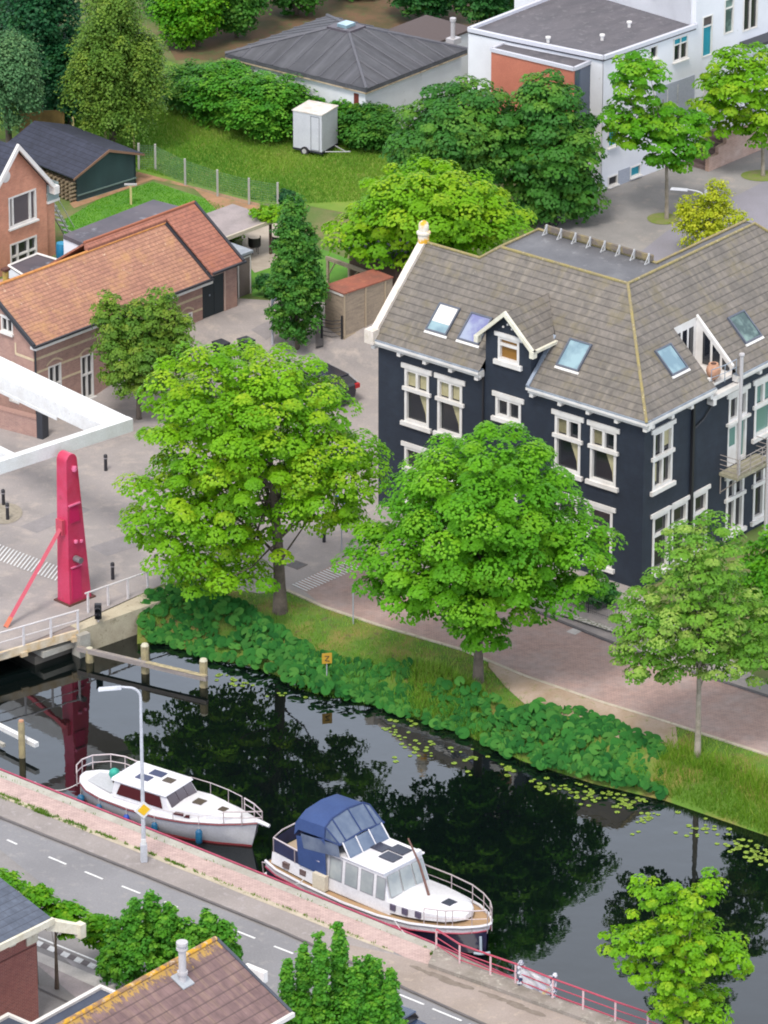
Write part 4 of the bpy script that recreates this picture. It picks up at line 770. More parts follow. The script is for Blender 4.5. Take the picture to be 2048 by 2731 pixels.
# ---- dark green shed with blue-black tiles
sa, sb = gt(z1(490, 1275)), gt(z1(860, 1160)); sang = az(sa, sb); shed = thing('garden_shed', 'dark green wooden shed with blue black tiled roof by the lawn', 'shed', sa, sang)
W_ = float(np.linalg.norm((sb - sa)[:2])); Ps = lambda u, v_: pl_(sa, sang, z1(u, v_), (0, 1, 0), 0); hL, hR, hP = Ps(470, 1110)[2], Ps(875, 965)[2], Ps(672, 945); GRN = M('green_black_wood', (40, 62, 66), .7, (48, 74, 76), 1.2, stretch=(1, 1, .3))
F = XF(); mb = MB(); mb.fprism(F, [(0, .0), (W_, .0), (W_, hR - .05), (hP[0], hP[2] - .05), (0, hL - .05)], -.12, 0); mb.box(W_ - .1, W_, 0, 5.2, 0, hR - .05); mb.box(0, W_, 5.1, 5.2, 0, hL - .1); mb.build('wall', GRN, shed)
D_ = 5.4; mb = MB(); mb.slab([(-.35, -.2, hL - .02), (hP[0], -.2, hP[2] + .05), (hP[0], D_, hP[2] + .05), (-.35, D_, hL - .02)], .07); mb.slab([(hP[0], -.2, hP[2] + .05), (W_ + .35, -.2, hR - .02), (W_ + .35, D_, hR - .02), (hP[0], D_, hP[2] + .05)], .07)
mb.build('roof', Mroof('blue_tiles', (60, 64, 82), (50, 54, 70), (26, 28, 38), .3, .22), shed)
mb = MB(); mb.fb(F, 0, W_, .28, .34, .0, .05); mb.fb(F, 0, W_, 0, .02, .0, .02); mb.build('rail', M('green_grey_trim', (110, 130, 124), .7), shed)
mb = MB()
for sgn, (x0, z0_) in ((1, (-.38, hL - .05)), (-1, (W_ + .38, hR - .05))): mb.hexa([(x0, -.24, z0_ - .1), (hP[0], -.24, hP[2] - .07), (hP[0], -.2, hP[2] - .07), (x0, -.2, z0_ - .1), (x0, -.24, z0_), (hP[0], -.24, hP[2] + .06), (hP[0], -.2, hP[2] + .06), (x0, -.2, z0_)])
mb.build('bargeboard', M('brown_trim', (140, 104, 84), .7), shed)
mb = MB(); rg = random.Random(3)
for r_ in range(5):
    for c_i in range(9): mb.tube([(-.35 + .0, .15 + c_i * .3, .12 + r_ * .2), (.05, .15 + c_i * .3, .12 + r_ * .2)], .075, 7)
lg = thing('log_pile', 'stacked firewood under the left eave of the dark green shed', 'firewood', sa, sang); mb.build('logs', M('logs', (156, 138, 112), .9, (120, 104, 84), 8.), lg)
# ---- grey hip-roofed hall
E_ = 3.0 + YARD; q0, q1, q2 = [gz(z2(*p), E_) for p in ((893, 562), (0, 338), (1532, 312))]; q3 = q1 + q2 - q0; ap = (q1 + q2) / 2
hall = thing('hall', 'low white hall under a large grey bitumen hipped roof', 'building', (q0[0], q0[1], YARD), az(q0, q2)); HO = np.array(hall.location); ha = az(q0, q2)
L4 = [lf(HO, ha, q_) for q_ in (q0, q2, q3, q1)]; apx = lf(HO, ha, ap); hzp = hz([ap[0], ap[1], E_], z2(820, 150)[1]) + 3.0
GBIT = Mroof('grey_bitumen', (90, 91, 97), (78, 79, 86), (66, 66, 74), 9., .95, lichen=None, streak=(108, 108, 116), seam=.07)
mb = MB(); a_ = [np.array([p[0], p[1], 3.0]) for p in L4]; A_ = np.array([apx[0], apx[1], hzp])
c4 = [A_ + (p - A_) * .16 for p in a_]
for i in range(4): mb.poly([a_[i], a_[(i + 1) % 4], c4[(i + 1) % 4], c4[i]])
mb.poly(c4); mb.prism([(p[0], p[1]) for p in a_], 2.8, 2.98); hr = mb.build('roof', GBIT, hall)
mb = MB(); mb.prism([(p[0], p[1]) for p in c4], c4[0][2] - .1, c4[0][2] + .12); mb.build('roof_curb', M('dark_bitumen'), hr); cc_ = sum(c4) / 4; MB().box(cc_[0] - .35, cc_[0] + .35, cc_[1] - .3, cc_[1] + .3, cc_[2] + .12, cc_[2] + .28).build('roof_light', GLASSB, hr)
mb = MB()
for i in range(4):                                           # battens running down each slope
    e0, e1 = a_[i], a_[(i + 1) % 4]; n = 9
    for k_ in range(1, n):
        t = k_ / n; p0 = e0 + (e1 - e0) * t; s = 1 - abs(2 * t - 1); tt = min(s, .84); hipc = p0 + ((A_ - (e0 + e1) / 2)) * tt; mb.tube([p0 + [0, 0, .02], hipc + [0, 0, .02]], .035, 4)
    mb.tube([e0 + [0, 0, .02], c4[i] + [0, 0, .02]], .09, 5)
mb.build('seams', M('seam_grey', (100, 100, 108), .7), hr)
ins = [np.array([sum(p[0] for p in a_) / 4, sum(p[1] for p in a_) / 4])]; wl = [(ins[0][0] + (p[0] - ins[0][0]) * .95, ins[0][1] + (p[1] - ins[0][1]) * .95) for p in a_]
MB().prism(wl, -.1, 2.8).build('wall', WHITEW, hall); mb = MB(); mb.prism([(p[0] * 1.0, p[1]) for p in a_], 2.72, 2.8); mb.build('fascia', M('worn_fascia', (206, 186, 160), .8, (150, 130, 104), 3.), hall)
FL = Face((wl[0][0], wl[0][1], 0), (0, 1, 0), (0, 0, 1), (-1, 0, 0)); MB().fb(FL, .4, 1.3, 1.9, 2.55, 0, .04).build('window', M('maroon_paint', (120, 52, 44), .6), hall)
FL = Face((wl[0][0], wl[0][1], 0), (1, 0, 0), (0, 0, 1), (0, -1, 0))
mb = MB(); fp = lf(HO, ha, gz(z2(1440, 240), E_ + .4)); mb.tube([(fp[0], fp[1], 3.0), (fp[0], fp[1], 4.35)], .11, 10); mb.tube([(fp[0], fp[1], 4.3), (fp[0], fp[1], 4.45)], .16, 10); mb.box(fp[0] - .25, fp[0] + .35, fp[1] - .25, fp[1] + .25, 3.1, 3.4); mb.build('flue_pipe', M('pale_steel'), hall)
lb = gz(z2(1400, 560), YARD); low = thing('side_building', 'low white lean-to with brown hatch between the grey hall and the white block', 'building', lb, ha); MB().box(-1.2, 2.0, 0, 3, 0, 2.6).build('wall', WHITEW, low); MB().box(-1.3, 2.1, -.1, 3.1, 2.6, 2.72).build('roof', M('dark_brown_roof', (90, 76, 74), .8), low); MB().box(-.3, .5, -.03, 0, 1.7, 2.3).build('hatch', M('maroon_paint'), low)
# ---- white modern block
wb0 = gt(z3(735, 1062)); wang = 45.5; blk = thing('white_block', 'white two storey block with flat grey roof, terracotta bay and turquoise doors', 'building', wb0, wang); hB = 6.85; F = XF()
TURQ = M('turquoise_paint', (20, 150, 170), .5); BITG = M('grey_felt', (104, 100, 106), .8, (90, 88, 94), .7, c3=(124, 120, 124), sc3=2.5, stretch=(1, 3, 1))
Pw = lambda u, v_, z_=z3: pl_(wb0, wang, z_(u, v_), (0, 1, 0), 0)
def rect(a, b_): A, B_ = Pw(*a), Pw(*b_); return (A[0], B_[0], min(A[2], B_[2]), max(A[2], B_[2]))
H1 = [(.45, 1.15, .1, .62), (2.05, 2.8, .15, .7), (.4, 1.05, 2.1, 3.2), (5.0, 6.05, 5.3, 6.5), (3.3, 3.85, 5.85, 6.5), (1.0, 1.8, 5.6, 6.4), (4.6, 5.4, 2.3, 4.1)]
mb = wall_holes(MB(), F, 0, 6.6, -.1, hB - .1, H1); mb.box(.1, 6.6, .3, 7, 0, hB - .27)
mb.build('wall', WHITEW, blk, normals=False)
mb = MB(); mb.fb(F, 1.2, 6.6, 3.05, 4.25, .0, .02) if False else None
MB().fb(F, 1.25, 6.6, -.1, .75, 0, .03).build('plinth', M('grey_plinth', (172, 176, 188), .7), blk) if False else MB().fb(F, 1.2, 2.0, 0, .75, 0, .03).build('plinth', M('grey_plinth', (172, 176, 188), .7), blk)
MB().fb(F, 3.8, 6.6, 2.2, 4.3, 0, .03).build('grey_panel', M('grey_plinth'), blk)
WL = lambda u, v_, z: lf(wb0, wang, gz(z3(u, v_), wb0[2] + z))
RP = [WL(*p, hB) for p in ((0, 158), (245, 212), (715, 318), (1310, 96), (1000, -80), (460, -20))]; RP[2][:2] = (-.05, -.04); RP[3][:2] = (6.6, -.04)
MB().prism([(p[0], p[1]) for p in RP], hB - .25, hB - .1).build('roof', BITG, blk)
mb = MB()
for a, b_ in zip(RP, RP[1:] + RP[:1]):
    d = unit(b_ - a); n_ = np.array([-d[1], d[0], 0]) * .09; mb.hexa([tuple((a - n_)[:2]) + (hB - .14,), tuple((b_ - n_)[:2]) + (hB - .14,), tuple((b_ + n_)[:2]) + (hB - .14,), tuple((a + n_)[:2]) + (hB - .14,), tuple((a - n_)[:2]) + (hB + .05,), tuple((b_ - n_)[:2]) + (hB + .05,), tuple((b_ + n_)[:2]) + (hB + .05,), tuple((a + n_)[:2]) + (hB + .05,)])
mb.build('roof_edge', M('edge_trim', (214, 214, 224), .5), blk)
MB().prism([(p[0] * .995, p[1] + .03) for p in (RP[0], RP[1], (-.0, .02), (3, .4), RP[5])], 0, hB - .26).build('wing', WHITEW, blk)
for i, h_ in enumerate(H1):
    g_ = TURQ if i in (1, 2) else (M('half_turquoise', (20, 150, 170), .4) if i == 3 else GLASS)
    window(blk, F, *h_, [((h_[0] + h_[1]) / 2, h_[2], h_[3])] if i == 3 else [], [h_[3] - .35] if i == 3 else [], .06, .06, 0, .06, over=.05, glass=g_ if i != 3 else GLASS)
MB().fb(F, 5.06, 5.99, 6.12, 6.44, -.05, -.02).build('awning_panel', TURQ, blk)
BP = [WL(*p, hB - .35) for p in ((125, 266), (583, 374), (703, 322), (250, 214))]
bo = MB().prism([(p[0], p[1]) for p in BP], 2.4, hB - .5).build('bay', M('terracotta_render', (204, 124, 100), .8, (194, 116, 94), 1.), blk)
MB().prism([(p[0], p[1]) for p in BP], hB - .5, hB - .4).build('bay_roof', BITG, bo); mb = MB()
for a, b_ in ((BP[0], BP[1]), (BP[1], BP[2]), (BP[3], BP[0])):
    d = unit(b_ - a); n_ = np.array([-d[1], d[0], 0]) * .07; mb.hexa([tuple((a - n_)[:2]) + (hB - .52,), tuple((b_ - n_)[:2]) + (hB - .52,), tuple((b_ + n_)[:2]) + (hB - .52,), tuple((a + n_)[:2]) + (hB - .52,), tuple((a - n_)[:2]) + (hB - .34,), tuple((b_ - n_)[:2]) + (hB - .34,), tuple((b_ + n_)[:2]) + (hB - .34,), tuple((a + n_)[:2]) + (hB - .34,)])
mb.build('bay_edge', M('edge_trim'), bo)
d_ = unit(BP[2] - BP[1]); FBY = Face((BP[1][0], BP[1][1], 0), (d_[0], d_[1], 0), (0, 0, 1), (d_[1], -d_[0], 0)); lb_ = float(np.linalg.norm((BP[2] - BP[1])[:2]))
MB().fb(FBY, .08, lb_ - .08, 3.2, hB - .56, -.02, .03).build('window', Mglass('blue_grey_glass', (84, 96, 116), .1, .9), bo)
for p in ((440, 225), (740, 212), (890, 140)):
    q_ = lf(wb0, wang, gz(z3(*p), wb0[2] + hB)); MB().lathe((q_[0], q_[1], hB - .1), [(.08, 0), (.08, .2), (.13, .22), (.13, .3), (0, .32)], 10).build('roof_vent', WHITE, blk)
mb = wall_holes(MB(), F, 6.6, 14.5, -.1, 9.5, [(7.1, 7.85, 5.0, 7.1), (8.7, 9.4, 5.8, 7.6), (10.1, 11.2, 5.6, 7.4), (7.3, 8.0, 1.6, 3.6)]); mb.box(6.6, 14.5, .3, 12, 0, 9.5); mb.poly([(6.6, 0, hB - .3), (6.6, 12, hB - .3), (6.6, 12, 9.5), (6.6, 0, 9.5)]); tw = thing('white_house', 'taller white house with turquoise door and steps at the top right corner', 'house', wb0, wang)
mb.build('wall', WHITEW, tw, normals=False)
window(tw, F, 7.1, 7.85, 5.0, 7.1, [], [6.55], .06, .06, glass=TURQ); MB().fb(F, 7.18, 7.77, 6.62, 7.02, -.06, -.02).build('pane', GLASSP, tw); window(tw, F, 8.7, 9.4, 5.8, 7.6, [], [7.1], .06, .06, glass=Mglass('green_grey_glass')); window(tw, F, 10.1, 11.2, 5.6, 7.4, [(10.65, 5.6, 7.4)], [], .06, .06); window(tw, F, 7.3, 8.0, 1.6, 3.6, [], [], .06, .06, glass=WHITE)
MB().fb(F, 9.9, 13.5, 5.0, 5.15, 0, .9).build('balcony', M('dark_gutter'), tw)
# steps and retaining wall
s0 = gt(w5(690, 1880)); s1 = gt(w5(1000, 1910)); s2 = gt(w5(1550, 1680)); sw = thing('entrance_steps', 'brick steps with a sloping brown brick side wall at the white house', 'steps', s1, az(s1, s2)); Ls = float(np.linalg.norm(s2 - s1)); mb = MB(); mb.fprism(XF(), [(0, -.1), (Ls * 1.3, -.1), (Ls * 1.3, 1.55), (1.35, 1.5), (1.35, 1.1), (.75, 1.05), (.75, .7), (.12, .68), (0, .68)], -.22, 0); mb.build('side_wall', Mbrick('brown_bricks', (190, 154, 138), (174, 138, 122), (200, 176, 160), .2, .065, .008, stain=(206, 182, 168)), sw)
mb = MB()
for i in range(8): mb.box(.05 + i * .26, 2.6, .23, 1.5, 0, .16 * (i + 1))
mb.build('steps', M('step_brick', (128, 108, 104), .9, (108, 90, 88), 4.), sw)
# ------------------------------------------------------------ bridge, tower, quay
PINK = M('pink_steel', (204, 48, 88), .45, (216, 78, 116), .8, c3=(176, 60, 80), sc3=2., lo3=.6, spec=.5, coat=.2)
BWH = M('bridge_white', (240, 240, 240), .45, (228, 226, 224), 1.5, c3=(206, 200, 190), sc3=5, lo3=.66)
RAILW = M('rail_white', (226, 220, 222), .5)
TO = gz(y1(548, 1965)); tower = thing('bridge_tower', 'tall tapering pink steel tower of the lift bridge with rounded top', 'bridge tower', TO, 45)
mb = MB(); P = []; H_ = 6.55; n = 14
prof = [(0, 0), (1.2, 0)] + [(.36 + .3 * math.cos(math.pi * i / n) , H_ - .3 + .34 * math.sin(math.pi * i / n)) for i in range(n + 1)]
mb.v = [(p[0], .0 + .06 * p[1] / H_, p[1]) for p in prof] + [(p[0], .74 - .1 * p[1] / H_, p[1]) for p in prof]; m_ = len(prof)
mb.f = [tuple(range(m_))[::-1], tuple(range(m_, 2 * m_))] + [(i, (i + 1) % m_, m_ + (i + 1) % m_, m_ + i) for i in range(m_)]
tw_ = mb.build('column', PINK, tower, bevel=.02)
mb = MB(); mb.hexa([(.14, -.005, 3.6), (.66, -.005, 3.6), (.6, .03, 4.3), (.18, .03, 4.3), (.14, -.02, 3.62), (.66, -.02, 3.62), (.6, .015, 4.3), (.18, .015, 4.3)]); mb.build('panel', M('pink_dark', (206, 34, 96), .4), tower)
MB().box(.1, .7, -.05, .05, 4.36, 4.42).build('ledge', M('pink_light', (236, 120, 160), .5), tower); MB().box(.12, .68, -.05, .02, 1.62, 1.67).build('ledge', M('pink_light'), tower)
MB().box(.16, .66, -.02, .01, .2, 1.55).build('hatch', M('pink_dark'), tower)
mb = MB(); mb.lathe((.42, -.02, 5.95), [(0, -.12), (.1, -.1), (.12, 0), (.1, .1), (0, .12)], 10); mb.lathe((.4, -.03, 2.75), [(0, -.1), (.09, -.05), (.09, .05), (0, .1)], 10); mb.lathe((.7, -.03, 2.68), [(0, -.08), (.07, -.05), (.07, .05), (0, .08)], 10); mb.build('bearing_cap', M('pink_light'), tower, smooth=True)
mb = MB(); mb.tube([(.35, -.02, 2.02), (.35, -.38, 2.02)], [.14, .13], 14); mb.build('signal_lamp', M('lamp_grey', (120, 112, 116), .4), tower, smooth=True)
MB().prism([(-.1, -.1), (1.35, -.1), (1.35, .86), (-.1, .86)], 0, .06).build('base_plate', M('rust', (176, 96, 72), .9), tower)
bf = gz(w7(50, 320)); tb = lf(TO, 45, bf); mb = MB(); a = np.array([-.1, .35, 3.35]); b_ = np.array([tb[0], tb[1], .0]); mb.tube([b_, a], .11, 4); br_ = mb.build('brace', M('salmon_steel', (200, 76, 96), .5), tower)
mb = MB(); mb.tube([b_ + [0, 0, 0], b_ + (a - b_) * .1], .13, 4); mb.build('brace_foot', M('orange_primer', (214, 116, 84), .6), br_); MB().box(-.14, 0.02, .18, .56, 3.1, 3.75).build('brace_socket', M('salmon_steel'), tower)
# white balance frame resting on the tower
ZT = 6.75; bt = lambda u, v_, z=ZT: gz(w6(u, v_), z)
Pa, Pb = bt(1400, 540), bt(600, 800); fa = az(Pb, Pa); frame = thing('balance_frame', 'white steel balance frame of the lift bridge held on the pink tower', 'bridge frame', (Pb[0], Pb[1], 0), fa); FO = np.array(frame.location)
la = lf(FO, fa, Pa); mb = MB(); X1 = la[0]; hb_ = .78
mb.hexa([(-9, 0, ZT - .55), (X1, 0, ZT - .55), (X1, .34, ZT - .55), (-9, .34, ZT - .55), (-9, 0, ZT), (X1, 0, ZT), (X1, .34, ZT), (-9, .34, ZT)]); mb.build('side_beam', BWH, frame)
wq = lf(FO, fa, bt(1080, 600)); X0 = wq[0]
mb = MB(); mb.box(X0, X1, .34, 12, ZT - .66, ZT - .02); mb.build('counterweight', BWH, frame)
mb = MB(); mb.box(X0 - .02, X0 + .02, 3.4, 12, ZT - .8, ZT - .66); [mb.box(X0 + .45, X0 + .85, y_, y_ + .5, ZT - .02, ZT + .02) for y_ in (1.3, 5.5)]; mb.build('counterweight_plate', BWH, frame)
c0 = lf(FO, fa, bt(260, 930)); mb = MB(); mb.box(c0[0] - .35, c0[0], .34, 12, ZT - .45, ZT - .1); mb.build('cross_beam', BWH, frame)
mb = MB(); mb.box(-9, X1, 10.6, 10.94, ZT - .7, ZT); mb.build('side_beam', BWH, frame)
# deck, rail, abutment
A0 = gz(w7(720, 380), -.15); A1 = gz(w7(0, 590), -.15); da = az(A1, A0); deck = thing('bridge_deck', 'bridge deck of worn planks with white edge beam over the canal', 'bridge', (A0[0], A0[1], 0), da)
PLANK = M('planks', (164, 148, 142), .9, (140, 126, 120), 1.2, c3=(186, 170, 150), sc3=4, stretch=(.4, 6, 1))
MB().box(-14, .0, .06, 7, -.3, -.02).build('planking', PLANK, deck)
mb = MB(); mb.box(-14, 0, -.04, .06, -.32, .03); mb.box(-.35, -.05, -.12, .02, -.42, -.2); mb.box(-2.75, -2.45, -.12, .02, -.42, -.22); mb.build('edge_beam', M('worn_white', (230, 214, 190), .6, (214, 180, 130), 2.), deck)
mb = MB(); 
for y_ in (.8, 2.2, 3.6, 5): mb.box(-14, 0, y_, y_ + .15, -.6, -.3)
mb.build('girder', M('dark_steel', (60, 60, 66), .6), deck)
br1 = thing('bridge_rail', 'white steel hand rail along the bridge deck ending beside the pink tower', 'railing', (A0[0], A0[1], 0), da)
mb = MB(); mb.tube([(-14, 0, .88), (.05, 0, .88)], .035, 8); mb.tube([(-14, 0, .45), (.05, 0, .45)], .02, 6); mb.build('handrail', RAILW, br1)
for i in range(9): mb = MB(); mb.box(-.04 - 1.28 * i, .04 - 1.28 * i, -.03, .03, -.1, .88); mb.build('post', RAILW, br1)
R0, R1 = gz(dd(187, 1325), .0), gz(dd(366, 1262), 0); ra = az(R0, R1); Lr = float(np.linalg.norm(R1 - R0)); br2 = thing('bridge_rail', 'white hand rail on the concrete abutment running to the butterbur bank', 'railing', R0, ra)
mb = MB(); mb.tube([(-.05, 0, .9), (Lr, 0, .9)], .035, 8); mb.build('handrail', RAILW, br2)
for i in range(5): mb = MB(); mb.box(.05 + i * Lr / 4.2, .13 + i * Lr / 4.2, -.03, .03, 0, .9); mb.build('post', RAILW, br2)
AB = thing('abutment', 'pale concrete bridge abutment with a stepped ledge above the water', 'abutment', (A0[0], A0[1], 0), ra)
mb = MB(); mb.box(.05, 5.3, -.02, 1.0, -2, -.0); mb.build('wall', M('abutment_concrete', (204, 192, 166), .85, (184, 170, 146), 1., c3=(150, 140, 112), sc3=3., lo3=.58, bmp=.01), AB)
mb = MB(); mb.box(-.15, .38, -.3, .25, -1.6, -.12); mb.build('pier_block', CONC, AB); MB().box(-1.7, .0, .1, 3, -.75, -.5).build('ledge', CONC, AB); MB().box(-1.9, 0, .4, 4, -2, -.75).build('lower_wall', M('dark_concrete', (110, 104, 96), .9), AB)
sg = gz(w7(905, 250), .1); sig = thing('signal_light', 'black traffic signal for boats hanging on the rail by the abutment', 'signal', (sg[0], sg[1], .05), ra - 40)
mb = MB(); mb.box(-.14, .14, -.1, .1, .1, .75); mb.build('housing', BLACKM, sig, bevel=.02)
for k_ in range(2): mb = MB(); mb.tube([(.0, -.1, .58 - .28 * k_), (0, -.3, .56 - .28 * k_)], [.11, .12], 10, False); mb.build('visor', BLACKM, sig)
MB().tube([(0, 0, .1), (0, 0, -.35), (-.35, .1, -.45)], .03, 6).build('bracket', RAILW, sig); MB().box(-.75, -.4, -.1, .15, -.75, -.15).build('cable_box', M('pale_steel'), sig)
CP = M('mooring_wood', (176, 162, 122), .9, (140, 128, 104), 3., c3=(206, 196, 160), sc3=5., lo3=.6)
pl0 = [gz(w7(828, 640), WATER), gz(w7(1340, 740), WATER), gz(y3(1288, 430), WATER)]
for i, (p, h_) in enumerate(zip(pl0, (.55, 1.2, 1.15))):
    t_ = thing('mooring_pile', ('short weathered pile under the concrete abutment', 'middle weathered wooden pile of the guide beam', 'outermost weathered pile at the end of the guide beam')[i], 'pile', p, 10 * i, 'piles carrying the guide beam')
    MB().prism([(.17 * math.cos(k_ * math.pi / 4), .17 * math.sin(k_ * math.pi / 4)) for k_ in range(8)], -1.5, h_).build('shaft', CP, t_); MB().lathe((0, 0, h_), [(.17, 0), (.13, .08), (0, .1)], 8).build('cap', M('pale_cap', (210, 204, 180), .9), t_)
g0, g1 = pl0[0] + [-.4, .35, 0], pl0[2] + [.1, -.1, 0]; gb = thing('guide_beam', 'long weathered timber guide beam bolted along the three piles', 'beam', (g0[0], g0[1], WATER), az(g0, g1)); Lg = float(np.linalg.norm(g1 - g0))
MB().box(0, Lg + .15, -.28, -.1, .42, .62).build('timber', M('grey_timber', (160, 150, 146), .85, (128, 118, 114), 1.5, c3=(190, 176, 150), sc3=5., stretch=(.4, 4, 4)), gb); MB().box(Lg * .55, Lg + .1, -.3, -.08, .62, .64).build('weathered_top', M('ochre_wood', (196, 180, 140), .9, (150, 140, 120), 5.), gb)
p3 = gz(w7(205, 1520), WATER); t_ = thing('mooring_pile', 'single round pile with reddish top in front of the white pipe by the quay', 'pile', p3, 0); MB().lathe((0, 0, 0), [(.13, -1), (.13, 1.45), (.11, 1.55), (0, 1.6)], 12).build('shaft', CP, t_, smooth=True); MB().lathe((0, 0, 1.5), [(.115, 0), (.1, .1), (0, .13)], 12).build('cap', M('red_cap', (190, 140, 110), .8), t_)
wa, wb2 = gz(w7(-60, 1200), -.4), gz(w7(320, 1390), -.4); pp = thing('fender_beam', 'white steel fender beam on the near side ending at the single pile', 'beam', (wa[0], wa[1], 0), az(wa, wb2)); MB().box(0, float(np.linalg.norm(wb2 - wa)), 0, .2, -.6, -.42).build('girder', BWH, pp); MB().box(0, 1., -.4, -.25, -1.0, -.85).build('lower_bar', CONC, pp)
# quay edge: red steel beam, then the red railing
QR = M('quay_red', (186, 76, 102), .6, (166, 60, 88), 3.)
def along(pts): return [gz(dd(*p), 0.) for p in pts]
qa = along([(-260, 1560), (0, 1663), (464, 1848), (930, 2036), (1193, 2152), (1500, 2262)])
qb = thing('quay_rubbing_beam', 'long red steel rubbing beam along the edge of the quay', 'beam', qa[1]); mb = MB(); mb.tube([p - qa[1] + np.array([.04, .05, -.02]) for p in qa], .04, 6); mb.build('beam', QR, qb)
ra_ = [gz(w8(*p), .0) for p in ((150, 330), (297, 425), (492, 495), (650, 550), (885, 645), (1077, 715), (1280, 790), (1485, 860), (1690, 935), (1900, 1010))]
ro = ra_[1]; rail = thing('quay_railing', 'red painted steel railing with white posts at the lower right edge of the quay', 'railing', ro)
hr_ = .92
for p, nm in ((.02, 'low_rail'), (.3, 'mid_rail'), (.6, 'mid_rail'), (hr_, 'top_rail')): MB().tube([q_ - ro + np.array([0, 0, p]) for q_ in ra_] + [], .035 if p == hr_ else .022, 6).build(nm, M('rail_red', (184, 66, 88), .5), rail)
for q_ in ra_: v_ = q_ - ro; mb = MB(); mb.box(v_[0] - .035, v_[0] + .035, v_[1] - .035, v_[1] + .035, -.0, hr_ - .03); mb.box(v_[0] - .09, v_[0] + .09, v_[1] - .09, v_[1] + .09, .01, .04); mb.build('post', M('post_pinkwhite', (226, 190, 194), .5), rail)
lg0 = [gz(dd(*p)) for p in ((925, 2090), (1096, 2150), (1267, 2211), (1700, 2372))]; lg1 = [gz(dd(*p)) for p in ((942, 2052), (1193, 2160), (1400, 2234), (1700, 2342))]
mb = MB()
for i in range(3): mb.hexa([tuple(lg0[i][:2]) + (-.05,), tuple(lg0[i + 1][:2]) + (-.05,), tuple(lg1[i + 1][:2]) + (-.05,), tuple(lg1[i][:2]) + (-.05,), tuple(lg0[i][:2]) + (.16,), tuple(lg0[i + 1][:2]) + (.16,), tuple(lg1[i + 1][:2]) + (.16,), tuple(lg1[i][:2]) + (.16,)])
tag(mb.build('quay_ledge', M('ledge_concrete', (160, 150, 142), .9, (136, 128, 118), 1.5, c3=(186, 180, 168), sc3=4.), None), kind='structure')
b0_, b1_ = gz(w8(660, 560), 0), gz(w8(900, 650), 0); bn = thing('banner', 'white and navy sheet tied to the red railing with knotted corners', 'banner', b0_, az(b0_, b1_)); Lb = float(np.linalg.norm(b1_ - b0_)); rows = []
for i in range(7): rows.append([(Lb * j / 12, .06 + .05 * math.sin(j * 1.3 + i), .08 + .95 * i / 6 - (.14 * math.sin(math.pi * j / 12) if i > 4 else 0)) for j in range(13)])
MB().loft(rows).build('cloth', M('banner_white', (214, 212, 214), .8, (190, 190, 204), 2., c3=(224, 196, 140), sc3=1.4, lo3=.62), bn, smooth=True)
for x_ in (.08, Lb - .12):
    mb = MB()
    for k_ in range(5): mb.lathe((x_ + .05 * math.sin(k_ * 2), .06, .12 + k_ * .2), [(0, 0), (.09, .05), (.11, .12), (.07, .2), (0, .22)], 8)
    mb.build('bunting', M('banner_navy', (226, 224, 230), .8, (46, 56, 96), 6., .45, .55), bn, smooth=True)
# manhole and small items on the quay are part of paving; street lamp by the quay
lp = gz(y3(910, 1535)); LS = M('lamp_grey_steel', (206, 208, 216), .4, (190, 192, 200), 3.)
def lamp(base, hgt, arm, dirdeg, label, px_r=.07, group=None, headc=LS):
    t_ = thing('street_lamp', label, 'street lamp', base, dirdeg, group); mb = MB(); r = .45; pts = [(0, 0, 0), (0, 0, 2.2), (0, 0, hgt - r)] + [(r * (1 - math.cos(a)), 0, hgt - r + r * math.sin(a)) for a in np.linspace(.3, 1.5, 6)] + [(r + arm * .6, 0, hgt + .04), (r + arm, 0, hgt + .05)]
    mb.tube(pts, [px_r * 1.3, px_r * 1.1, px_r * .75] + [px_r * .7] * 6 + [px_r * .6, px_r * .5], 10); mb.build('pole', LS, t_, smooth=True)
    mb = MB(); mb.hexa([(r + arm - .1, -.1, hgt - .03), (r + arm + .75, -.13, hgt - .02), (r + arm + .75, .13, hgt - .02), (r + arm - .1, .1, hgt - .03), (r + arm - .1, -.06, hgt + .09), (r + arm + .7, -.07, hgt + .08), (r + arm + .7, .07, hgt + .08), (r + arm - .1, .06, hgt + .09)]); mb.build('lamp_head', headc, t_, bevel=.02); return t_
lh = hz(lp, y3(870, 430)[1]); l1 = lamp(lp, lh, .35, 190, 'tall grey street lamp with curved arm on the quay footway, yellow diamond sign on it')
mb = MB(); mb.box(-.12, .12, -.12, .12, 0, .75); mb.build('door_box', LS, l1, bevel=.03)
ss = thing('road_sign', 'yellow and white diamond priority road sign on the quay street lamp', 'road sign', (lp[0], lp[1], hz(lp, w2(1425, 650)[1])), 18)
YEL = M('sign_yellow', (250, 200, 40), .4); mb = MB(); mb.fprism(Face((0, -.1, 0), (1, 0, 0), (0, 0, 1), (0, -1, 0)), [(0, -.36), (.36, 0), (0, .36), (-.36, 0)], 0, .02); mb.build('plate', M('sign_white', (236, 236, 236), .4), ss); MB().fprism(Face((0, -.122, 0), (1, 0, 0), (0, 0, 1), (0, -1, 0)), [(0, -.24), (.24, 0), (0, .24), (-.24, 0)], 0, .006).build('yellow_field', YEL, ss)
stk = thing('pole_notice', 'small white notice stuck on the pole of the quay street lamp', 'notice', (lp[0], lp[1], hz(lp, w2(1420, 968)[1])), 0); MB().box(-.09, .09, -.11, -.085, -.12, .12).build('sticker', M('sign_white'), stk)
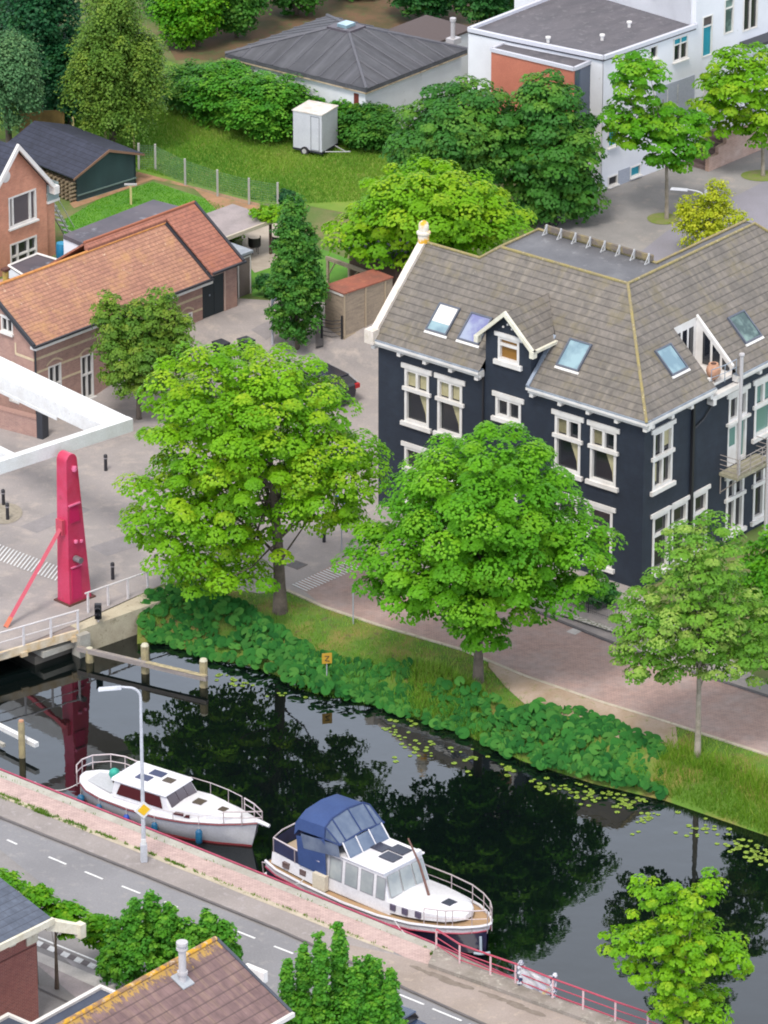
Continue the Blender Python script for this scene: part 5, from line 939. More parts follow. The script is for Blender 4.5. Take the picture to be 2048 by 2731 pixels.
# ------------------------------------------------------------ boats
GEL = M('gelcoat', (240, 238, 242), .3, (226, 224, 230), 1.5, coat=.4); GELH = M('hull_grey_white', (222, 222, 230), .3, (208, 208, 218), 1.2, coat=.4)
RED_B = M('dark_red_trim', (140, 52, 58), .5); STEEL = M('stainless', (220, 204, 204), .3, metal=.4); TEAK = M('teak', (190, 156, 118), .8, (172, 140, 106), 3., stretch=(1, 14, 1)); NV = M('navy_hull', (38, 36, 76), .35, coat=.4)
def hull_rows(L, st, wl=.0):
    """st: (t, half beam deck, half beam water, sheer) ; x measured from the stern"""
    rows = []
    for t, bd, bw, sh, xs in st:
        x = t * L; rows.append([(x + xs, -bd, sh), (x + xs * .6, -(bd * .7 + bw * .3), sh * .55), (x, -bw, .05), (x - .1, -bw * .7, -.25), (x - .1, 0, -.4), (x - .1, bw * .7, -.25), (x, bw, .05), (x + xs * .6, (bd * .7 + bw * .3), sh * .55), (x + xs, bd, sh)])
    return rows
def boat(base_px, bow_px, zs, zb, name, label):
    S_0, B_0 = gz(base_px, WATER + zs), gz(bow_px, WATER + zb); a = az(S_0, B_0); return thing(name, label, 'boat', (S_0[0], S_0[1], WATER), a), float(np.linalg.norm((B_0 - S_0)[:2]))
b1, L1 = boat(y4(128, 318), y4(1410, 672), .8, 1.12, 'motor_cruiser', 'white motor cruiser with red trim, blue fenders and dark red windows moored at the quay')
st = [(0, .25, .1, .8, -.05), (.03, .62, .42, .78, -.03), (.1, .98, .78, .75, 0), (.2, 1.18, 1.0, .73, 0), (.38, 1.3, 1.12, .74, 0), (.55, 1.28, 1.08, .78, 0), (.7, 1.12, .88, .86, .03), (.84, .76, .5, .97, .1), (.94, .34, .14, 1.07, .2), (.985, .07, .01, 1.13, .3)]
hr1 = hull_rows(L1 - .2, st); h_ = MB().loft(hr1).add([r for r in hr1[0]], [tuple(range(9))]).build('hull', GELH, b1, smooth=True)
mb = MB(); mb.tube([(r[0][0], r[0][1] - .01, r[0][2] - .03) for r in hr1] + [(r[8][0], r[8][1] + .01, r[8][2] - .03) for r in hr1[::-1]], .03, 5); mb.build('rubbing_strake', RED_B, h_)
mb = MB(); mb.loft([[(r[2][0] + .0, r[2][1] - .012, .1), (r[2][0], r[2][1] - .005, -.12)] for r in hr1]); mb.loft([[(r[6][0], r[6][1] + .012, .1), (r[6][0], r[6][1] + .005, -.12)] for r in hr1]); mb.build('boot_stripe', RED_B, h_)
mb = MB(); mb.loft([[(r[0][0], r[0][1], r[0][2] + .02), (r[0][0], r[0][1] * .5, r[0][2] + .07), (r[0][0], r[8][1] * .5, r[8][2] + .07), (r[8][0], r[8][1], r[8][2] + .02)] for r in hr1]); mb.build('deck', GEL, b1, smooth=True)
def cabin(mbx, xs, hb, z0, z1, tuck=.12, front=.25, back=.1):
    x0, x1 = xs; mbx.hexa([(x0, -hb, z0), (x1, -hb, z0), (x1, hb, z0), (x0, hb, z0), (x0 + back, -hb + tuck, z1), (x1 - front, -hb + tuck, z1), (x1 - front, hb - tuck, z1), (x0 + back, hb - tuck, z1)])
l = L1
mb = MB(); mb.loft([[(l * .05, -.42, .84), (l * .05, .42, .84)], [(l * .22, -.75, .84), (l * .22, .75, .84)]]); mb.build('cockpit_floor', M('cockpit_grey', (196, 198, 204), .5), b1)
mb = MB(); cabin(mb, (l * .235, l * .6), .92, .78, 1.5, .1, .5, .12); ch_ = mb.build('wheelhouse', GEL, b1, bevel=.05)
mb = MB(); cabin(mb, (l * .235, l * .555), .92, 1.48, 1.6, .08, .12, .02); ch2 = mb.build('wheelhouse_roof', GEL, b1, bevel=.05)
DRW = Mglass('red_brown_glass', (84, 40, 44), .12, .8); VIO = Mglass('grey_violet_glass', (96, 86, 96), .12, .8)
mb = MB()
for sgn in (-1, 1): mb.hexa([(l * .27, sgn * .915, .98), (l * .535, sgn * .915, .98), (l * .515, sgn * .845, 1.42), (l * .29, sgn * .845, 1.42), (l * .27, sgn * .93, .98), (l * .535, sgn * .93, .98), (l * .515, sgn * .86, 1.42), (l * .29, sgn * .86, 1.42)])
mb.build('side_window', DRW, ch_)
mb = MB(); xa, xb = l * .6 - .12, l * .6 - .46
for k_ in range(3): y0_, y1_ = -.8 + k_ * .54, -.8 + k_ * .54 + .5; mb.hexa([(xa, y0_, .97), (xa, y1_, .97), (xb, y1_ * .95, 1.46), (xb, y0_ * .95, 1.46), (xa + .03, y0_, .99), (xa + .03, y1_, .99), (xb + .03, y1_ * .95, 1.48), (xb + .03, y0_ * .95, 1.48)])
mb.build('windshield', VIO, ch_)
for (x_, y_) in ((.33, -.2), (.36, .35)): MB().box(l * x_, l * x_ + .6, y_ - .2, y_ + .2, 1.6, 1.625).build('solar_panel', M('solar_blue', (58, 62, 100), .25), ch2)
MB().box(l * .455, l * .455 + .42, -.05, .3, 1.6, 1.63).build('roof_hatch', M('hatch_dark', (86, 72, 62), .3), ch2)
rows = []
for t, hb, z in ((.575, .98, 1.06), (.66, .9, 1.14), (.75, .72, 1.16), (.84, .46, 1.14), (.9, .2, 1.1)): rows.append([(l * t, -hb, .84 + .12 * (t > .7)), (l * t, -hb * .93, z), (l * t, 0, z + .05), (l * t, hb * .93, z), (l * t, hb, .84 + .12 * (t > .7))])
fd = MB().loft(rows).build('foredeck_cabin', GEL, b1, smooth=True)
mb = MB()
for x0, x1 in ((.6, .655), (.66, .69)): mb.hexa([(l * x0, -.97, .93), (l * x1, -.93, .95), (l * x1, -.9, 1.07), (l * (x0 + .012), -.935, 1.05), (l * x0, -.99, .93), (l * x1, -.95, .95), (l * x1, -.92, 1.07), (l * (x0 + .012), -.955, 1.05)])
mb.build('side_window', DRW, fd)
for x_, s_ in ((.665, .2), (.8, .15)): MB().box(l * x_ - s_, l * x_ + s_, -s_, s_, 1.17, 1.22).build('deck_hatch', M('hatch_dark'), fd)
def rail_tube(mbx, pts, r=.02, posts=True, drop=None):
    mbx.tube(pts, r, 6)
    if posts:
        for p in pts: mbx.tube([p, (p[0], p[1], drop)], r * .8, 5)
mb = MB(); rail_tube(mb, [(l * .0 + .35, -.95, 1.35), (.0, -.5, 1.4), (-.12, 0, 1.4), (0, .5, 1.4), (l * .06, 1.0, 1.38), (l * .13, 1.15, 1.38), (l * .2, 1.2, 1.3)], .028, True, .8); mb.tube([(l * .0 + .35, -.95, 1.08), (-.0, -.5, 1.1), (-.12, 0, 1.1), (0, .5, 1.1), (l * .06, 1.0, 1.08), (l * .13, 1.15, 1.08), (l * .2, 1.2, 1.0)], .02, 6); mb.build('stern_rail', STEEL, b1)
mb = MB(); rail_tube(mb, [(l * .5, 1.26, 1.32), (l * .62, 1.2, 1.38), (l * .74, 1.0, 1.45), (l * .84, .75, 1.5)], .018, True, .85); mb.build('side_rail', STEEL, b1)
mb = MB(); rail_tube(mb, [(l * .86, .68, 1.52), (l * .94, .4, 1.58), (l * 1.02, .0, 1.62), (l * .94, -.4, 1.58), (l * .86, -.66, 1.5)], .028, True, 1.0); mb.tube([(l * .86, .68, 1.28), (l * .94, .4, 1.33), (l * 1.02, .0, 1.36), (l * .94, -.4, 1.33), (l * .86, -.66, 1.28)], .02, 6); mb.build('bow_rail', STEEL, b1)
mb = MB(); mb.tube([(l * .86, -.66, 1.45), (l * .75, -1.0, 1.2), (l * .62, -1.2, 1.15), (l * .5, -1.28, 1.1)], .01, 5); [mb.tube([(l * t, y_, z), (l * t, y_, .85)], .014, 5) for t, y_, z in ((.75, -1.0, 1.2), (.62, -1.2, 1.15))]; mb.build('guard_wire', STEEL, b1)
mb = MB(); mb.tube([(l * .93, 0, 1.12), (l * 1.0, 0, 1.16), (l * 1.06, 0, 1.1)], [.09, .1, .07], 8); mb.build('bowsprit', GEL, b1, smooth=True)
mb = MB(); mb.tube([(l * .5, 0, 1.0), (l * .5, 0, 1.02)], .1, 8); 
ob1 = thing('outboard_motor', 'turquoise covered outboard motor standing in the cockpit of the red trimmed cruiser', 'motor', np.array(b1.location) + np.array([math.cos(b1.rotation_euler.z) * l * .17 - math.sin(b1.rotation_euler.z) * .05, math.sin(b1.rotation_euler.z) * l * .17 + math.cos(b1.rotation_euler.z) * .05, .85]), 0)
MB().lathe((0, 0, .32), [(0, -.18), (.16, -.15), (.22, 0), (.19, .16), (.1, .23), (0, .24)], 12).build('cover', M('turquoise_cloth', (50, 176, 156), .7, (34, 140, 126), 5.), ob1, smooth=True); MB().box(-.07, .07, -.07, .07, 0, .2).build('leg', M('hatch_dark'), ob1)
def fender(name, label, bt_, p, r=.11, hgt=.42, colr=None, grp='fenders hanging along the quay side'):
    c_, s_ = math.cos(bt_.rotation_euler.z), math.sin(bt_.rotation_euler.z); t_ = thing(name, label, 'fender', (bt_.location.x + c_ * p[0] - s_ * p[1], bt_.location.y + s_ * p[0] + c_ * p[1], bt_.location.z + p[2]), 0, grp)
    MB().lathe((0, 0, 0), [(0, -hgt / 2), (r * .7, -hgt / 2 + .03), (r, -hgt / 2 + .1), (r, hgt / 2 - .1), (r * .6, hgt / 2 - .02), (0, hgt / 2)], 12).build('float', colr, t_, smooth=True); MB().tube([(0, 0, hgt / 2 - .02), (0, 0.02, hgt / 2 + .3)], .012, 5).build('cord', M('cord_white', (220, 214, 210), .8), t_)
BLF = M('fender_blue', (24, 96, 140), .5, (40, 120, 160), 4.); BLB = M('fender_bright_blue', (20, 80, 190), .5)
for k_, (p, r, h_, lab, cl) in enumerate([((l * .055, -.86, .25), .15, .34, 'round blue fender at the stern of the red trimmed cruiser', BLF), ((l * .2, -1.28, .33), .12, .42, 'greyish blue fender, second from the stern of the red trimmed cruiser', BLF), ((l * .37, -1.4, .34), .12, .42, 'bright royal blue fender below the cruiser side window', BLB), ((l * .53, -1.38, .34), .12, .5, 'long teal blue fender between the yellow sign and the bow', BLF), ((l * .76, -1.12, .42), .13, .62, 'largest teal blue fender, nearest the bow of the red trimmed cruiser', BLF)]): fender('fender', lab, b1, p, r, h_, cl)
mr = thing('mooring_rope', 'pale rope from the stern of the red trimmed cruiser to the quay', 'rope', gz(w2(340, 392), 0)); e_ = gz(w2(785, 400), WATER + .8) - gz(w2(340, 392), 0); MB().tube([np.array([0, 0, .02]) + e_ * t + np.array([0, 0, -.35 * math.sin(math.pi * t)]) for t in np.linspace(0, 1, 10)], .018, 6).build('rope', M('rope_white', (220, 216, 216), .8), mr)
# second, larger boat
b2, L2 = boat(y5(180, 652), y5(1572, 1086), .05, 1.0, 'motor_yacht', 'larger white motor yacht with navy hull, blue canopy and teak foredeck'); l = L2
st = [(.03, 1.12, 1.0, 1.0, 0), (.1, 1.3, 1.18, .95, 0), (.25, 1.42, 1.3, .92, 0), (.45, 1.5, 1.36, .92, 0), (.62, 1.48, 1.28, .98, 0), (.76, 1.32, 1.02, 1.08, .02), (.87, 1.02, .64, 1.2, .06), (.94, .66, .3, 1.28, .12), (.98, .32, .08, 1.33, .16), (1.0, .06, .01, 1.36, .16)]
b2.location.z = WATER - .3; b2.scale = (1, 1, 1.13)
h2 = hull_rows(l - .16, [(t, bd * 1.08, bw * 1.06, sh, xs) for t, bd, bw, sh, xs in st])
for r in h2: r[1] = (r[1][0], r[0][1] * .985, r[0][2] - .2); r[7] = (r[7][0], r[8][1] * .985, r[8][2] - .2)
mb = MB()
hh_ = MB().loft([[(r[1][0], r[1][1] * 1.0, r[1][2])] + r[2:7] + [r[7]] for r in h2]).add(h2[0], [tuple(range(9))]).build('hull', NV, b2, smooth=True)
mb = MB(); mb.loft([[r[0], r[1]] for r in h2]); mb.loft([[r[8], r[7]] for r in h2]); mb.add([h2[0][0], h2[0][1], h2[0][7], h2[0][8]], [(0, 1, 2, 3)]); mb.add([h2[-1][0], h2[-1][1], h2[-1][7], h2[-1][8]], [(0, 1, 2, 3)]); tp = mb.build('topsides', GEL, b2, smooth=True)
mb = MB(); mb.tube([(r[0][0], r[0][1], r[0][2] + .02) for r in h2] + [(r[8][0], r[8][1], r[8][2] + .02) for r in h2[::-1]], .05, 6); mb.build('gunwale', GEL, tp, smooth=True)
mb = MB(); mb.tube([(r[1][0], r[1][1] - .02, r[1][2]) for r in h2], .03, 5); mb.tube([(r[7][0], r[7][1] + .02, r[7][2]) for r in h2], .03, 5); mb.build('red_line', M('crimson_line', (170, 50, 80), .5), tp)
MB().loft([[(r[0][0], r[0][1], r[0][2] - .06), (r[0][0], 0, r[0][2] - .03), (r[8][0], r[8][1], r[8][2] - .06)] for r in h2]).build('deck', TEAK, b2)
MB().box(-.05, l * .05, -.95, .95, .28, .36).build('swim_platform', GEL, b2, bevel=.02)
mb = MB(); mb.tube([(-.05, -.95, .36), (-.1, -.95, .75), (.3, -.95, .8)], .025, 6); mb.tube([(-.05, -.4, .36), (-.1, -.4, .75), (.3, -.4, .8)], .025, 6); mb.build('platform_rail', STEEL, b2)
mb = MB(); mb.loft([[(l * .05, -1.12, .98), (l * .05, -1.05, 1.36), (l * .05, 1.05, 1.36), (l * .05, 1.12, .98)], [(l * .3, -1.3, .92), (l * .3, -1.22, 1.36), (l * .3, 1.22, 1.36), (l * .3, 1.3, .92)]]); mb.poly([(l * .05, -1.05, 1.36), (l * .05, 1.05, 1.36), (l * .05, 1.1, .98), (l * .05, -1.1, .98)]); ac = mb.build('aft_cabin', GEL, b2)
MB().box(l * .055, l * .3, -.98, .98, 1.36, 1.4).build('aft_deck', M('aft_teak', (196, 176, 152), .8), ac)
[MB().box(l * t, l * t + .3, -1.235 - .04 * (t - .1), -1.1, 1.06, 1.25).build('aft_window', Mglass('brown_glass', (110, 90, 88), .15, .7), ac) for t in (.115, .2)]
mb = MB(); NVC = M('navy_cloth', (34, 38, 74), .8, (42, 48, 88), 3.)
mb.loft([[(l * .3, -1.24, 1.38), (l * .3, -1.24, 1.8)], [(l * .17, -1.15, 1.38), (l * .17, -1.15, 1.82)], [(l * .055, -1.03, 1.38), (l * .055, -1.03, 1.84)], [(l * .045, .0, 1.38), (l * .045, 0, 1.86)], [(l * .055, 1.03, 1.38), (l * .055, 1.03, 1.84)], [(l * .17, 1.15, 1.38), (l * .17, 1.15, 1.82)], [(l * .28, 1.22, 1.38), (l * .28, 1.22, 1.8)]]); mb.build('rail_cloth', NVC, ac)
mb = MB(); mb.tube([(l * .3, -1.24, 1.84), (l * .17, -1.15, 1.86), (l * .055, -1.03, 1.88), (l * .04, -.4, 1.9), (l * .04, .4, 1.9), (l * .055, 1.03, 1.88), (l * .17, 1.15, 1.86), (l * .28, 1.22, 1.84)], .028, 6); [mb.tube([(l * t, y_, 1.36), (l * t, y_, 1.86)], .02, 5) for t, y_ in ((.17, -1.16), (.055, -1.04), (.055, 1.04), (.17, 1.16))]; mb.build('aft_rail', STEEL, ac)
mb = MB(); cabin(mb, (l * .3, l * .635), 1.2, .9, 2.25, .14, .46, .05); sl_ = mb.build('saloon', GEL, b2, bevel=.05)
MB().box(l * .33, l * .598, -1.14, 1.14, 2.25, 2.31).build('saloon_roof', GEL, sl_, bevel=.04)
LG = Mglass('curtained_glass', (158, 166, 170), .15, .8, (184, 190, 190))
F1 = Face((0, -1.2, .9), (1, 0, 0), (0, .103, .9947), (0, -.9947, .103))
for a, b_ in ((.34, .395), (.415, .47), (.49, .545), (.565, .602)):
    mb = MB(); mb.fprism(F1, [(l * a, .48), (l * b_, .48), (l * b_ - (.12 if a > .58 else 0), 1.2), (l * a, 1.2)], 0, .012); w_ = mb.build('side_window', LG, sl_)
    mb = MB(); mb.fprism(F1, [(l * a - .035, .445), (l * b_ + .035, .445), (l * b_ + .035 - (.12 if a > .58 else 0), 1.235), (l * a - .035, 1.235)], -.01, .006); mb.build('window_rim', M('rim_grey', (150, 150, 158), .4), w_)
for k_ in range(3):
    y0_, y1_ = -1.0 + k_ * .7, -1.0 + k_ * .7 + .6; xa, xb = l * .635 - .1, l * .635 - .37; mb = MB(); mb.hexa([(xa - .04, y0_, 1.45), (xa - .04, y1_, 1.45), (xb - .02, y1_ * .95, 2.14), (xb - .02, y0_ * .95, 2.14), (xa, y0_, 1.47), (xa, y1_, 1.47), (xb + .03, y1_ * .95, 2.16), (xb + .03, y0_ * .95, 2.16)]); mb.build('front_window', LG, sl_)
rows = []
for t, hb, z in ((.6, 1.2, 1.42), (.7, 1.16, 1.46), (.78, 1.02, 1.5), (.85, .78, 1.52), (.885, .5, 1.5), (.905, .2, 1.46)): rows.append([(l * t, -hb, 1.0 + max(0, t - .6)), (l * t, -hb * .97, z - .06), (l * t, -hb * .85, z), (l * t, 0, z + .05), (l * t, hb * .85, z), (l * t, hb * .97, z - .06), (l * t, hb, 1.0 + max(0, t - .6))])
fc = MB().loft(rows).poly(rows[-1]).build('foredeck_cabin', GEL, b2, smooth=True)
for k_, t in enumerate((.635, .69, .745)): mb = MB(); y_ = -(1.2, 1.19, 1.1)[k_]; mb.box(l * t, l * t + .24, y_ - .02, y_ + .06, 1.16 + .03 * k_, 1.36 + .03 * k_); mb.build('porthole', M('porthole_dark', (96, 88, 110), .3), fc)
MB().box(l * .79, l * .79 + .42, -.2, .22, 1.52, 1.57).build('deck_hatch', M('solar_dark', (44, 46, 66), .25), fc)
for x_, y_ in ((.39, .3), (.46, .62), (.47, -.02)): MB().box(l * x_ + .3, l * x_ + 1.0, y_ - .27, y_ + .27, 2.32, 2.35).build('solar_panel', M('solar_dark'), sl_)
BC = M('canopy_blue', (44, 70, 124), .8, (54, 80, 134), 1.5); SCR = Mglass('canopy_window', (84, 100, 128), .25, .5, (110, 124, 146))
x0, x1, x2 = l * .175, l * .325, l * .39; mb = MB(); prof = [(-1.25, 2.75), (-1.2, 3.15), (-.85, 3.34), (0, 3.42), (.85, 3.34), (1.2, 3.15), (1.25, 2.75)]
mb.loft([[(x0 + .02, y_, z_ - .3) for y_, z_ in prof], [(x0 + .22, y_, z_ - .06) for y_, z_ in prof], [(x1, y_, z_) for y_, z_ in prof]]); mb.poly([(x0 + .02, y_, z_ - .3) for y_, z_ in prof]); cn_ = mb.build('canopy', BC, b2, smooth=True)
mb = MB(); pf = [(y_ * 1.0, z_) for y_, z_ in prof]; mb.loft([[(x1 + .0, y_, z_ - .0) for y_, z_ in pf], [(x2 + .02, y_ * .98, 2.7 + .1 * (1 - abs(y_) / 1.3)) for y_, z_ in pf]]); mb.build('canopy_front', SCR, cn_)
mb = MB()
for y_, z_ in pf[::1]: mb.tube([(x1, y_, z_ + .01), (x2 + .02, y_ * .98, 2.72 + .1 * (1 - abs(y_) / 1.3))], .03, 5)
mb.tube([(x1, y_, z_ + .015) for y_, z_ in pf], .035, 5); mb.tube([(x2 + .03, y_ * .98, 2.71 + .1 * (1 - abs(y_) / 1.3)) for y_, z_ in pf], .035, 5); mb.build('canopy_seam', M('seam_blue', (40, 62, 112), .8), cn_)
mb = MB(); mb.poly([(x0 + .12, -1.25, 2.45), (x1, -1.25, 2.75), (x1 + .1, -1.26, 1.4), (x0 + .2, -1.22, 1.4)]); mb.poly([(x0 + .12, 1.25, 2.45), (x1, 1.25, 2.75), (x1 + .1, 1.26, 1.4), (x0 + .2, 1.22, 1.4)]); mb.poly([(x0 + .12, -1.25, 2.45), (x0 + .12, 1.25, 2.45), (x0 + .2, 1.22, 1.4), (x0 + .2, -1.22, 1.4)]); mb.build('canopy_side', BC, cn_, normals=False)
MB().poly([(x0 + .35, -1.262, 2.6), (x2, -1.24, 2.72), (x2 + .1, -1.25, 2.3), (x0 + .5, -1.265, 2.1)]).build('canopy_window', SCR, cn_)
mb = MB()
for k_ in range(3): y0_, y1_ = -1.05 + k_ * .72, -1.05 + k_ * .72 + .64; mb.hexa([(x2 + .42, y0_, 2.31), (x2 + .42, y1_, 2.31), (x2 + .05, y1_ * .97, 2.74), (x2 + .05, y0_ * .97, 2.74), (x2 + .44, y0_, 2.32), (x2 + .44, y1_, 2.32), (x2 + .07, y1_ * .97, 2.75), (x2 + .07, y0_ * .97, 2.75)])
ws = mb.build('windshield', SCR, sl_); mb = MB(); [mb.tube([(x2 + .44, y_, 2.29), (x2 + .05, y_ * .97, 2.77)], .03, 5) for y_ in (-1.09, -.37, .35, 1.07)]; mb.build('windshield_frame', GEL, ws)
mb = MB(); mb.tube([(l * .715, 0, 1.5), (l * .67, 0, 2.5), (l * .615, 0, 3.25)], [.05, .045, .03], 8); mb.build('mast', M('mast_brown', (120, 84, 74), .5), b2); MB().box(l * .59 - .05, l * .59 + .12, .6, .9, 2.31, 2.48).build('horn', GEL, sl_)
for sgn, nm in ((-1, 'bow_rail'), (1, 'bow_rail')):
    mb = MB(); pts = [(l * t, sgn * hb, z) for t, hb, z in ((.56, 1.5, 1.62) if sgn > 0 else (.8, 1.25, 1.75), (.7, 1.42, 1.7) if sgn > 0 else (.85, 1.1, 1.8), (.82, 1.18, 1.8) if sgn > 0 else (.88, 1.0, 1.83), (.9, .86, 1.86), (.96, .5, 1.9), (1.0, .12, 1.92))]; rail_tube(mb, pts, .024, True, 1.1); mb.tube([(p[0], p[1], p[2] - .3) for p in pts], .014, 5); mb.build(nm, STEEL, b2)
mb = MB(); mb.tube([(l * .985, -.32, 1.0), (l * .99, -.35, .5)], .05, 6); mb.tube([(l * .97, -.5, .42), (l * .99, -.36, .4), (l * 1.02, -.2, .5)], .045, 6); mb.build('anchor', M('anchor_grey', (190, 204, 216), .4), b2)
fender('fender', 'dark blue fender at the white gate of the navy hulled yacht', b2, (l * .27, -1.55, .55), .12, .36, M('fender_navy', (44, 60, 110), .6)); fender('fender', 'small dark fender amidships on the navy hulled yacht', b2, (l * .56, -1.6, .6), .09, .3, M('fender_dark', (70, 56, 66), .6))
mb = MB(); mb.box(l * .28, l * .34, -1.42, -1.22, .92, 1.45); mb.build('boarding_steps', M('cream_step', (226, 214, 192), .6), b2)
# ------------------------------------------------------------ small street things
BOLL = M('bollard_black', (44, 42, 48), .6)
def bollard(p, label, tilt=0): 
    t_ = thing('bollard', label, 'bollard', p, 0, 'black bollards around the bridge street'); MB().lathe((0, 0, 0), [(.075, 0), (.07, .55), (.085, .6), (.085, .72), (.05, .76), (0, .77)], 12).build('post', BOLL, t_, smooth=True); MB().lathe((0, 0, .57), [(.088, 0), (.088, .05)], 12).build('ring', M('ring_grey', (150, 146, 150), .5), t_); t_.rotation_euler.x = R(tilt); return t_
for (fn, u, v_, lab, ti) in ((y1, 887, 1755, 'black bollard between the pink tower and the lime green maple', 0), (y1, 832, 900, 'black bollard right of the tower top with weeds at its foot', 0), (y1, 1230, 1690, 'black bollard half hidden under the left branches of the maple', 0), (y1, 28, 1170, 'slightly leaning black bollard on the round island', 6), (y1, 60, 1285, 'front black bollard on the cobbles of the round island', 0), (y2, 1170, 1235, 'black bollard to the right of the lime green maple trunk', 0), (dd, 92, 946, 'stubby dark post seen through the white balance frame', 0)): bollard(gt(fn(u, v_)), lab, ti)
st_ = M('sign_steel', (170, 172, 176), .4)
def pole(fn, u, v_, htop, label, cat='sign post', **k_):
    B = gt(fn(u, v_)); h_ = hz(B, fn(u, htop)[1]); t_ = thing('sign_post', label, cat, B); MB().tube([(0, 0, 0), (0, 0, h_)], .03, 8).build('post', st_, t_, smooth=True); return t_, h_
t_, h_ = pole(dd, 763, 1348, 1262, 'thin grey sign post at the kerb between the two large maples')
t_, h_ = pole(dd, 738, 1190, 1070, 'thin grey post carrying a blue plate beside the maple', 'road sign'); MB().box(-.28, .28, -.05, -.02, h_ - .35, h_).build('plate', M('sign_blue', (40, 100, 200), .4), t_)
bs = gz(dd(706, 1462), -.6); t_ = thing('warning_sign', 'small yellow sign with dark symbol standing in the butterbur', 'sign', bs, 12); MB().tube([(0, 0, 0), (0, 0, .95)], .025, 8).build('post', st_, t_); mb = MB(); mb.box(-.2, .2, -.05, -.02, .6, 1.05); mb.build('plate', M('sign_amber', (206, 160, 50), .5), t_)
mb = MB(); mb.tube([(-.09, -.055, .93), (.08, -.055, .93), (-.07, -.055, .74), (.1, -.055, .7)], .02, 4); mb.build('symbol', BLACKM, t_)
lamp(gt(dd(589, 744)), 2.3, .1, 8, 'low lamp with flat pale head seen above the top of the lime green maple', .05); 
lb_ = gt(z3(1308, 1290)); lamp(lb_, hz(lb_, z3(1230, 1065)[1]) , .5, 165, 'white curved street lamp behind the roof of the navy house', .06)
gp = gt(dd(283, 442)); t_ = thing('garden_post', 'pale wooden post with a small bird table on the lawn', 'post', gp); hg = hz(gp, dd(283, 400)[1]); MB().box(-.05, .05, -.05, .05, 0, hg).build('post', M('pale_wood', (214, 200, 140), .8), t_); MB().box(-.3, .3, -.06, .06, hg, hg + .07).build('perch', M('pale_steel'), t_)
# iron fence in front of the house with shrub
i0, i1 = gz(dd(1205, 1300)), gz(dd(1337, 1347)); t_ = thing('iron_fence', 'low black iron fence in front of the navy house', 'fence', i0, az(i0, i1)); Li = float(np.linalg.norm(i1 - i0)); mb = MB()
for k_ in range(int(Li / .1)): mb.tube([(k_ * .1, 0, 0), (k_ * .1, 0, .72)], .009, 4)
mb.build('bars', BLACKM, t_); mb = MB(); [mb.tube([(0, 0, z), (Li, 0, z)], .015, 4) for z in (.12, .65)]; mb.build('fence_rail', BLACKM, t_)
for k_ in range(3): MB().tube([(Li * k_ / 2, 0, 0), (Li * k_ / 2, 0, .9)], .028, 6).build('post', BLACKM, t_)
tag(sheet('stone_border', [q_ for q_ in (gz(dd(1180, 1312)), gz(dd(1345, 1368)), gz(dd(1345, 1376)), gz(dd(1180, 1322)))], M('pale_rubble', (206, 200, 190), .9, (140, 140, 120), 9., .45, .55), .09), kind='structure')
# fenced meadow: posts with wire netting
NET = M('wire_green', (120, 150, 130), .6); fp_ = [(300, 366), (336, 368), (400, 400), (470, 424), (538, 442), (600, 452)]; fpt = [gt(dd(*p)) for p in fp_]
t_ = thing('wire_fence', 'green wire fence on grey concrete posts along the meadow', 'fence', fpt[1]); fo = fpt[1]
for p in fpt: v_ = p - fo; MB().box(v_[0] - .05, v_[0] + .05, v_[1] - .05, v_[1] + .05, v_[2], v_[2] + 1.35).build('post', M('post_concrete', (178, 176, 170), .85), t_)
mb = MB()
for i in range(len(fpt) - 1):
    a, b_ = fpt[i] - fo, fpt[i + 1] - fo; Lw = np.linalg.norm(b_ - a); n = int(Lw / .09)
    for k_ in range(n): p = a + (b_ - a) * k_ / n; mb.tube([p, p + [0, 0, 1.25]], .0045, 3, False)
    for z in np.arange(.05, 1.3, .12): mb.tube([a + [0, 0, z], b_ + [0, 0, z]], .0045, 3, False)
mb.build('netting', NET, t_)
for i, p in enumerate(((118, 300), (158, 286), (228, 310), (290, 322))): q_ = gt(dd(*p)); t_ = thing('fence_post', ('pale post left of the tiled shed ridge', 'pale post just above the shed ridge', 'pale post behind the middle of the shed', 'pale post by the right end of the shed roof')[i], 'post', q_, 0, 'old posts behind the shed'); MB().box(-.05, .05, -.05, .05, 0, .8).build('post', M('pale_wood'), t_)
q0_, q1_ = gt(dd(42, 290)), gt(dd(140, 288)); 
t_ = thing('board_fence', 'brown board fence in the shade of the blue green tree', 'fence', q0_, az(q0_, q1_)); MB().box(0, float(np.linalg.norm(q1_ - q0_)), 0, .06, 0, 1.2).build('boards', M('brown_boards', (150, 122, 70), .85, (126, 100, 60), 3.), t_)
# trailer
T0, T1, T2 = gt(z2(430, 965)), gt(z2(612, 1000)), gt(z2(752, 960)); ta = az(T0, T1); tr = thing('box_trailer', 'small white box trailer with a door parked in the meadow', 'trailer', T0, ta)
Wt = float(np.linalg.norm(T1 - T0)); Dt = 1.6; hT = hz(T0, z2(430, 700)[1]); mb = MB(); mb.box(0, Wt, 0, Dt, .28, hT); bd = mb.build('body', M('trailer_white', (222, 222, 232), .4, (212, 212, 224), 2.), tr, bevel=.03)
MB().box(-.03, Wt + .03, -.03, Dt + .03, hT, hT + .06).build('roof', M('trailer_roof', (236, 230, 226), .6, (214, 200, 188), 3.), tr)
mb = MB(); F = XF(); d0, d1 = Wt * .62, Wt * .92
for q_ in ((d0, d0 + .02, .35, hT - .1), (d1 - .02, d1, .35, hT - .1), (d0, d1, hT - .12, hT - .1), (d0, d1, .33, .35)): mb.fb(F, *q_, 0, .012)
mb.build('door', M('seam_dark', (90, 90, 100), .5), bd); MB().box(-.02, Wt + .02, -.01, Dt, .2, .28).build('chassis', M('dark_gutter'), tr)
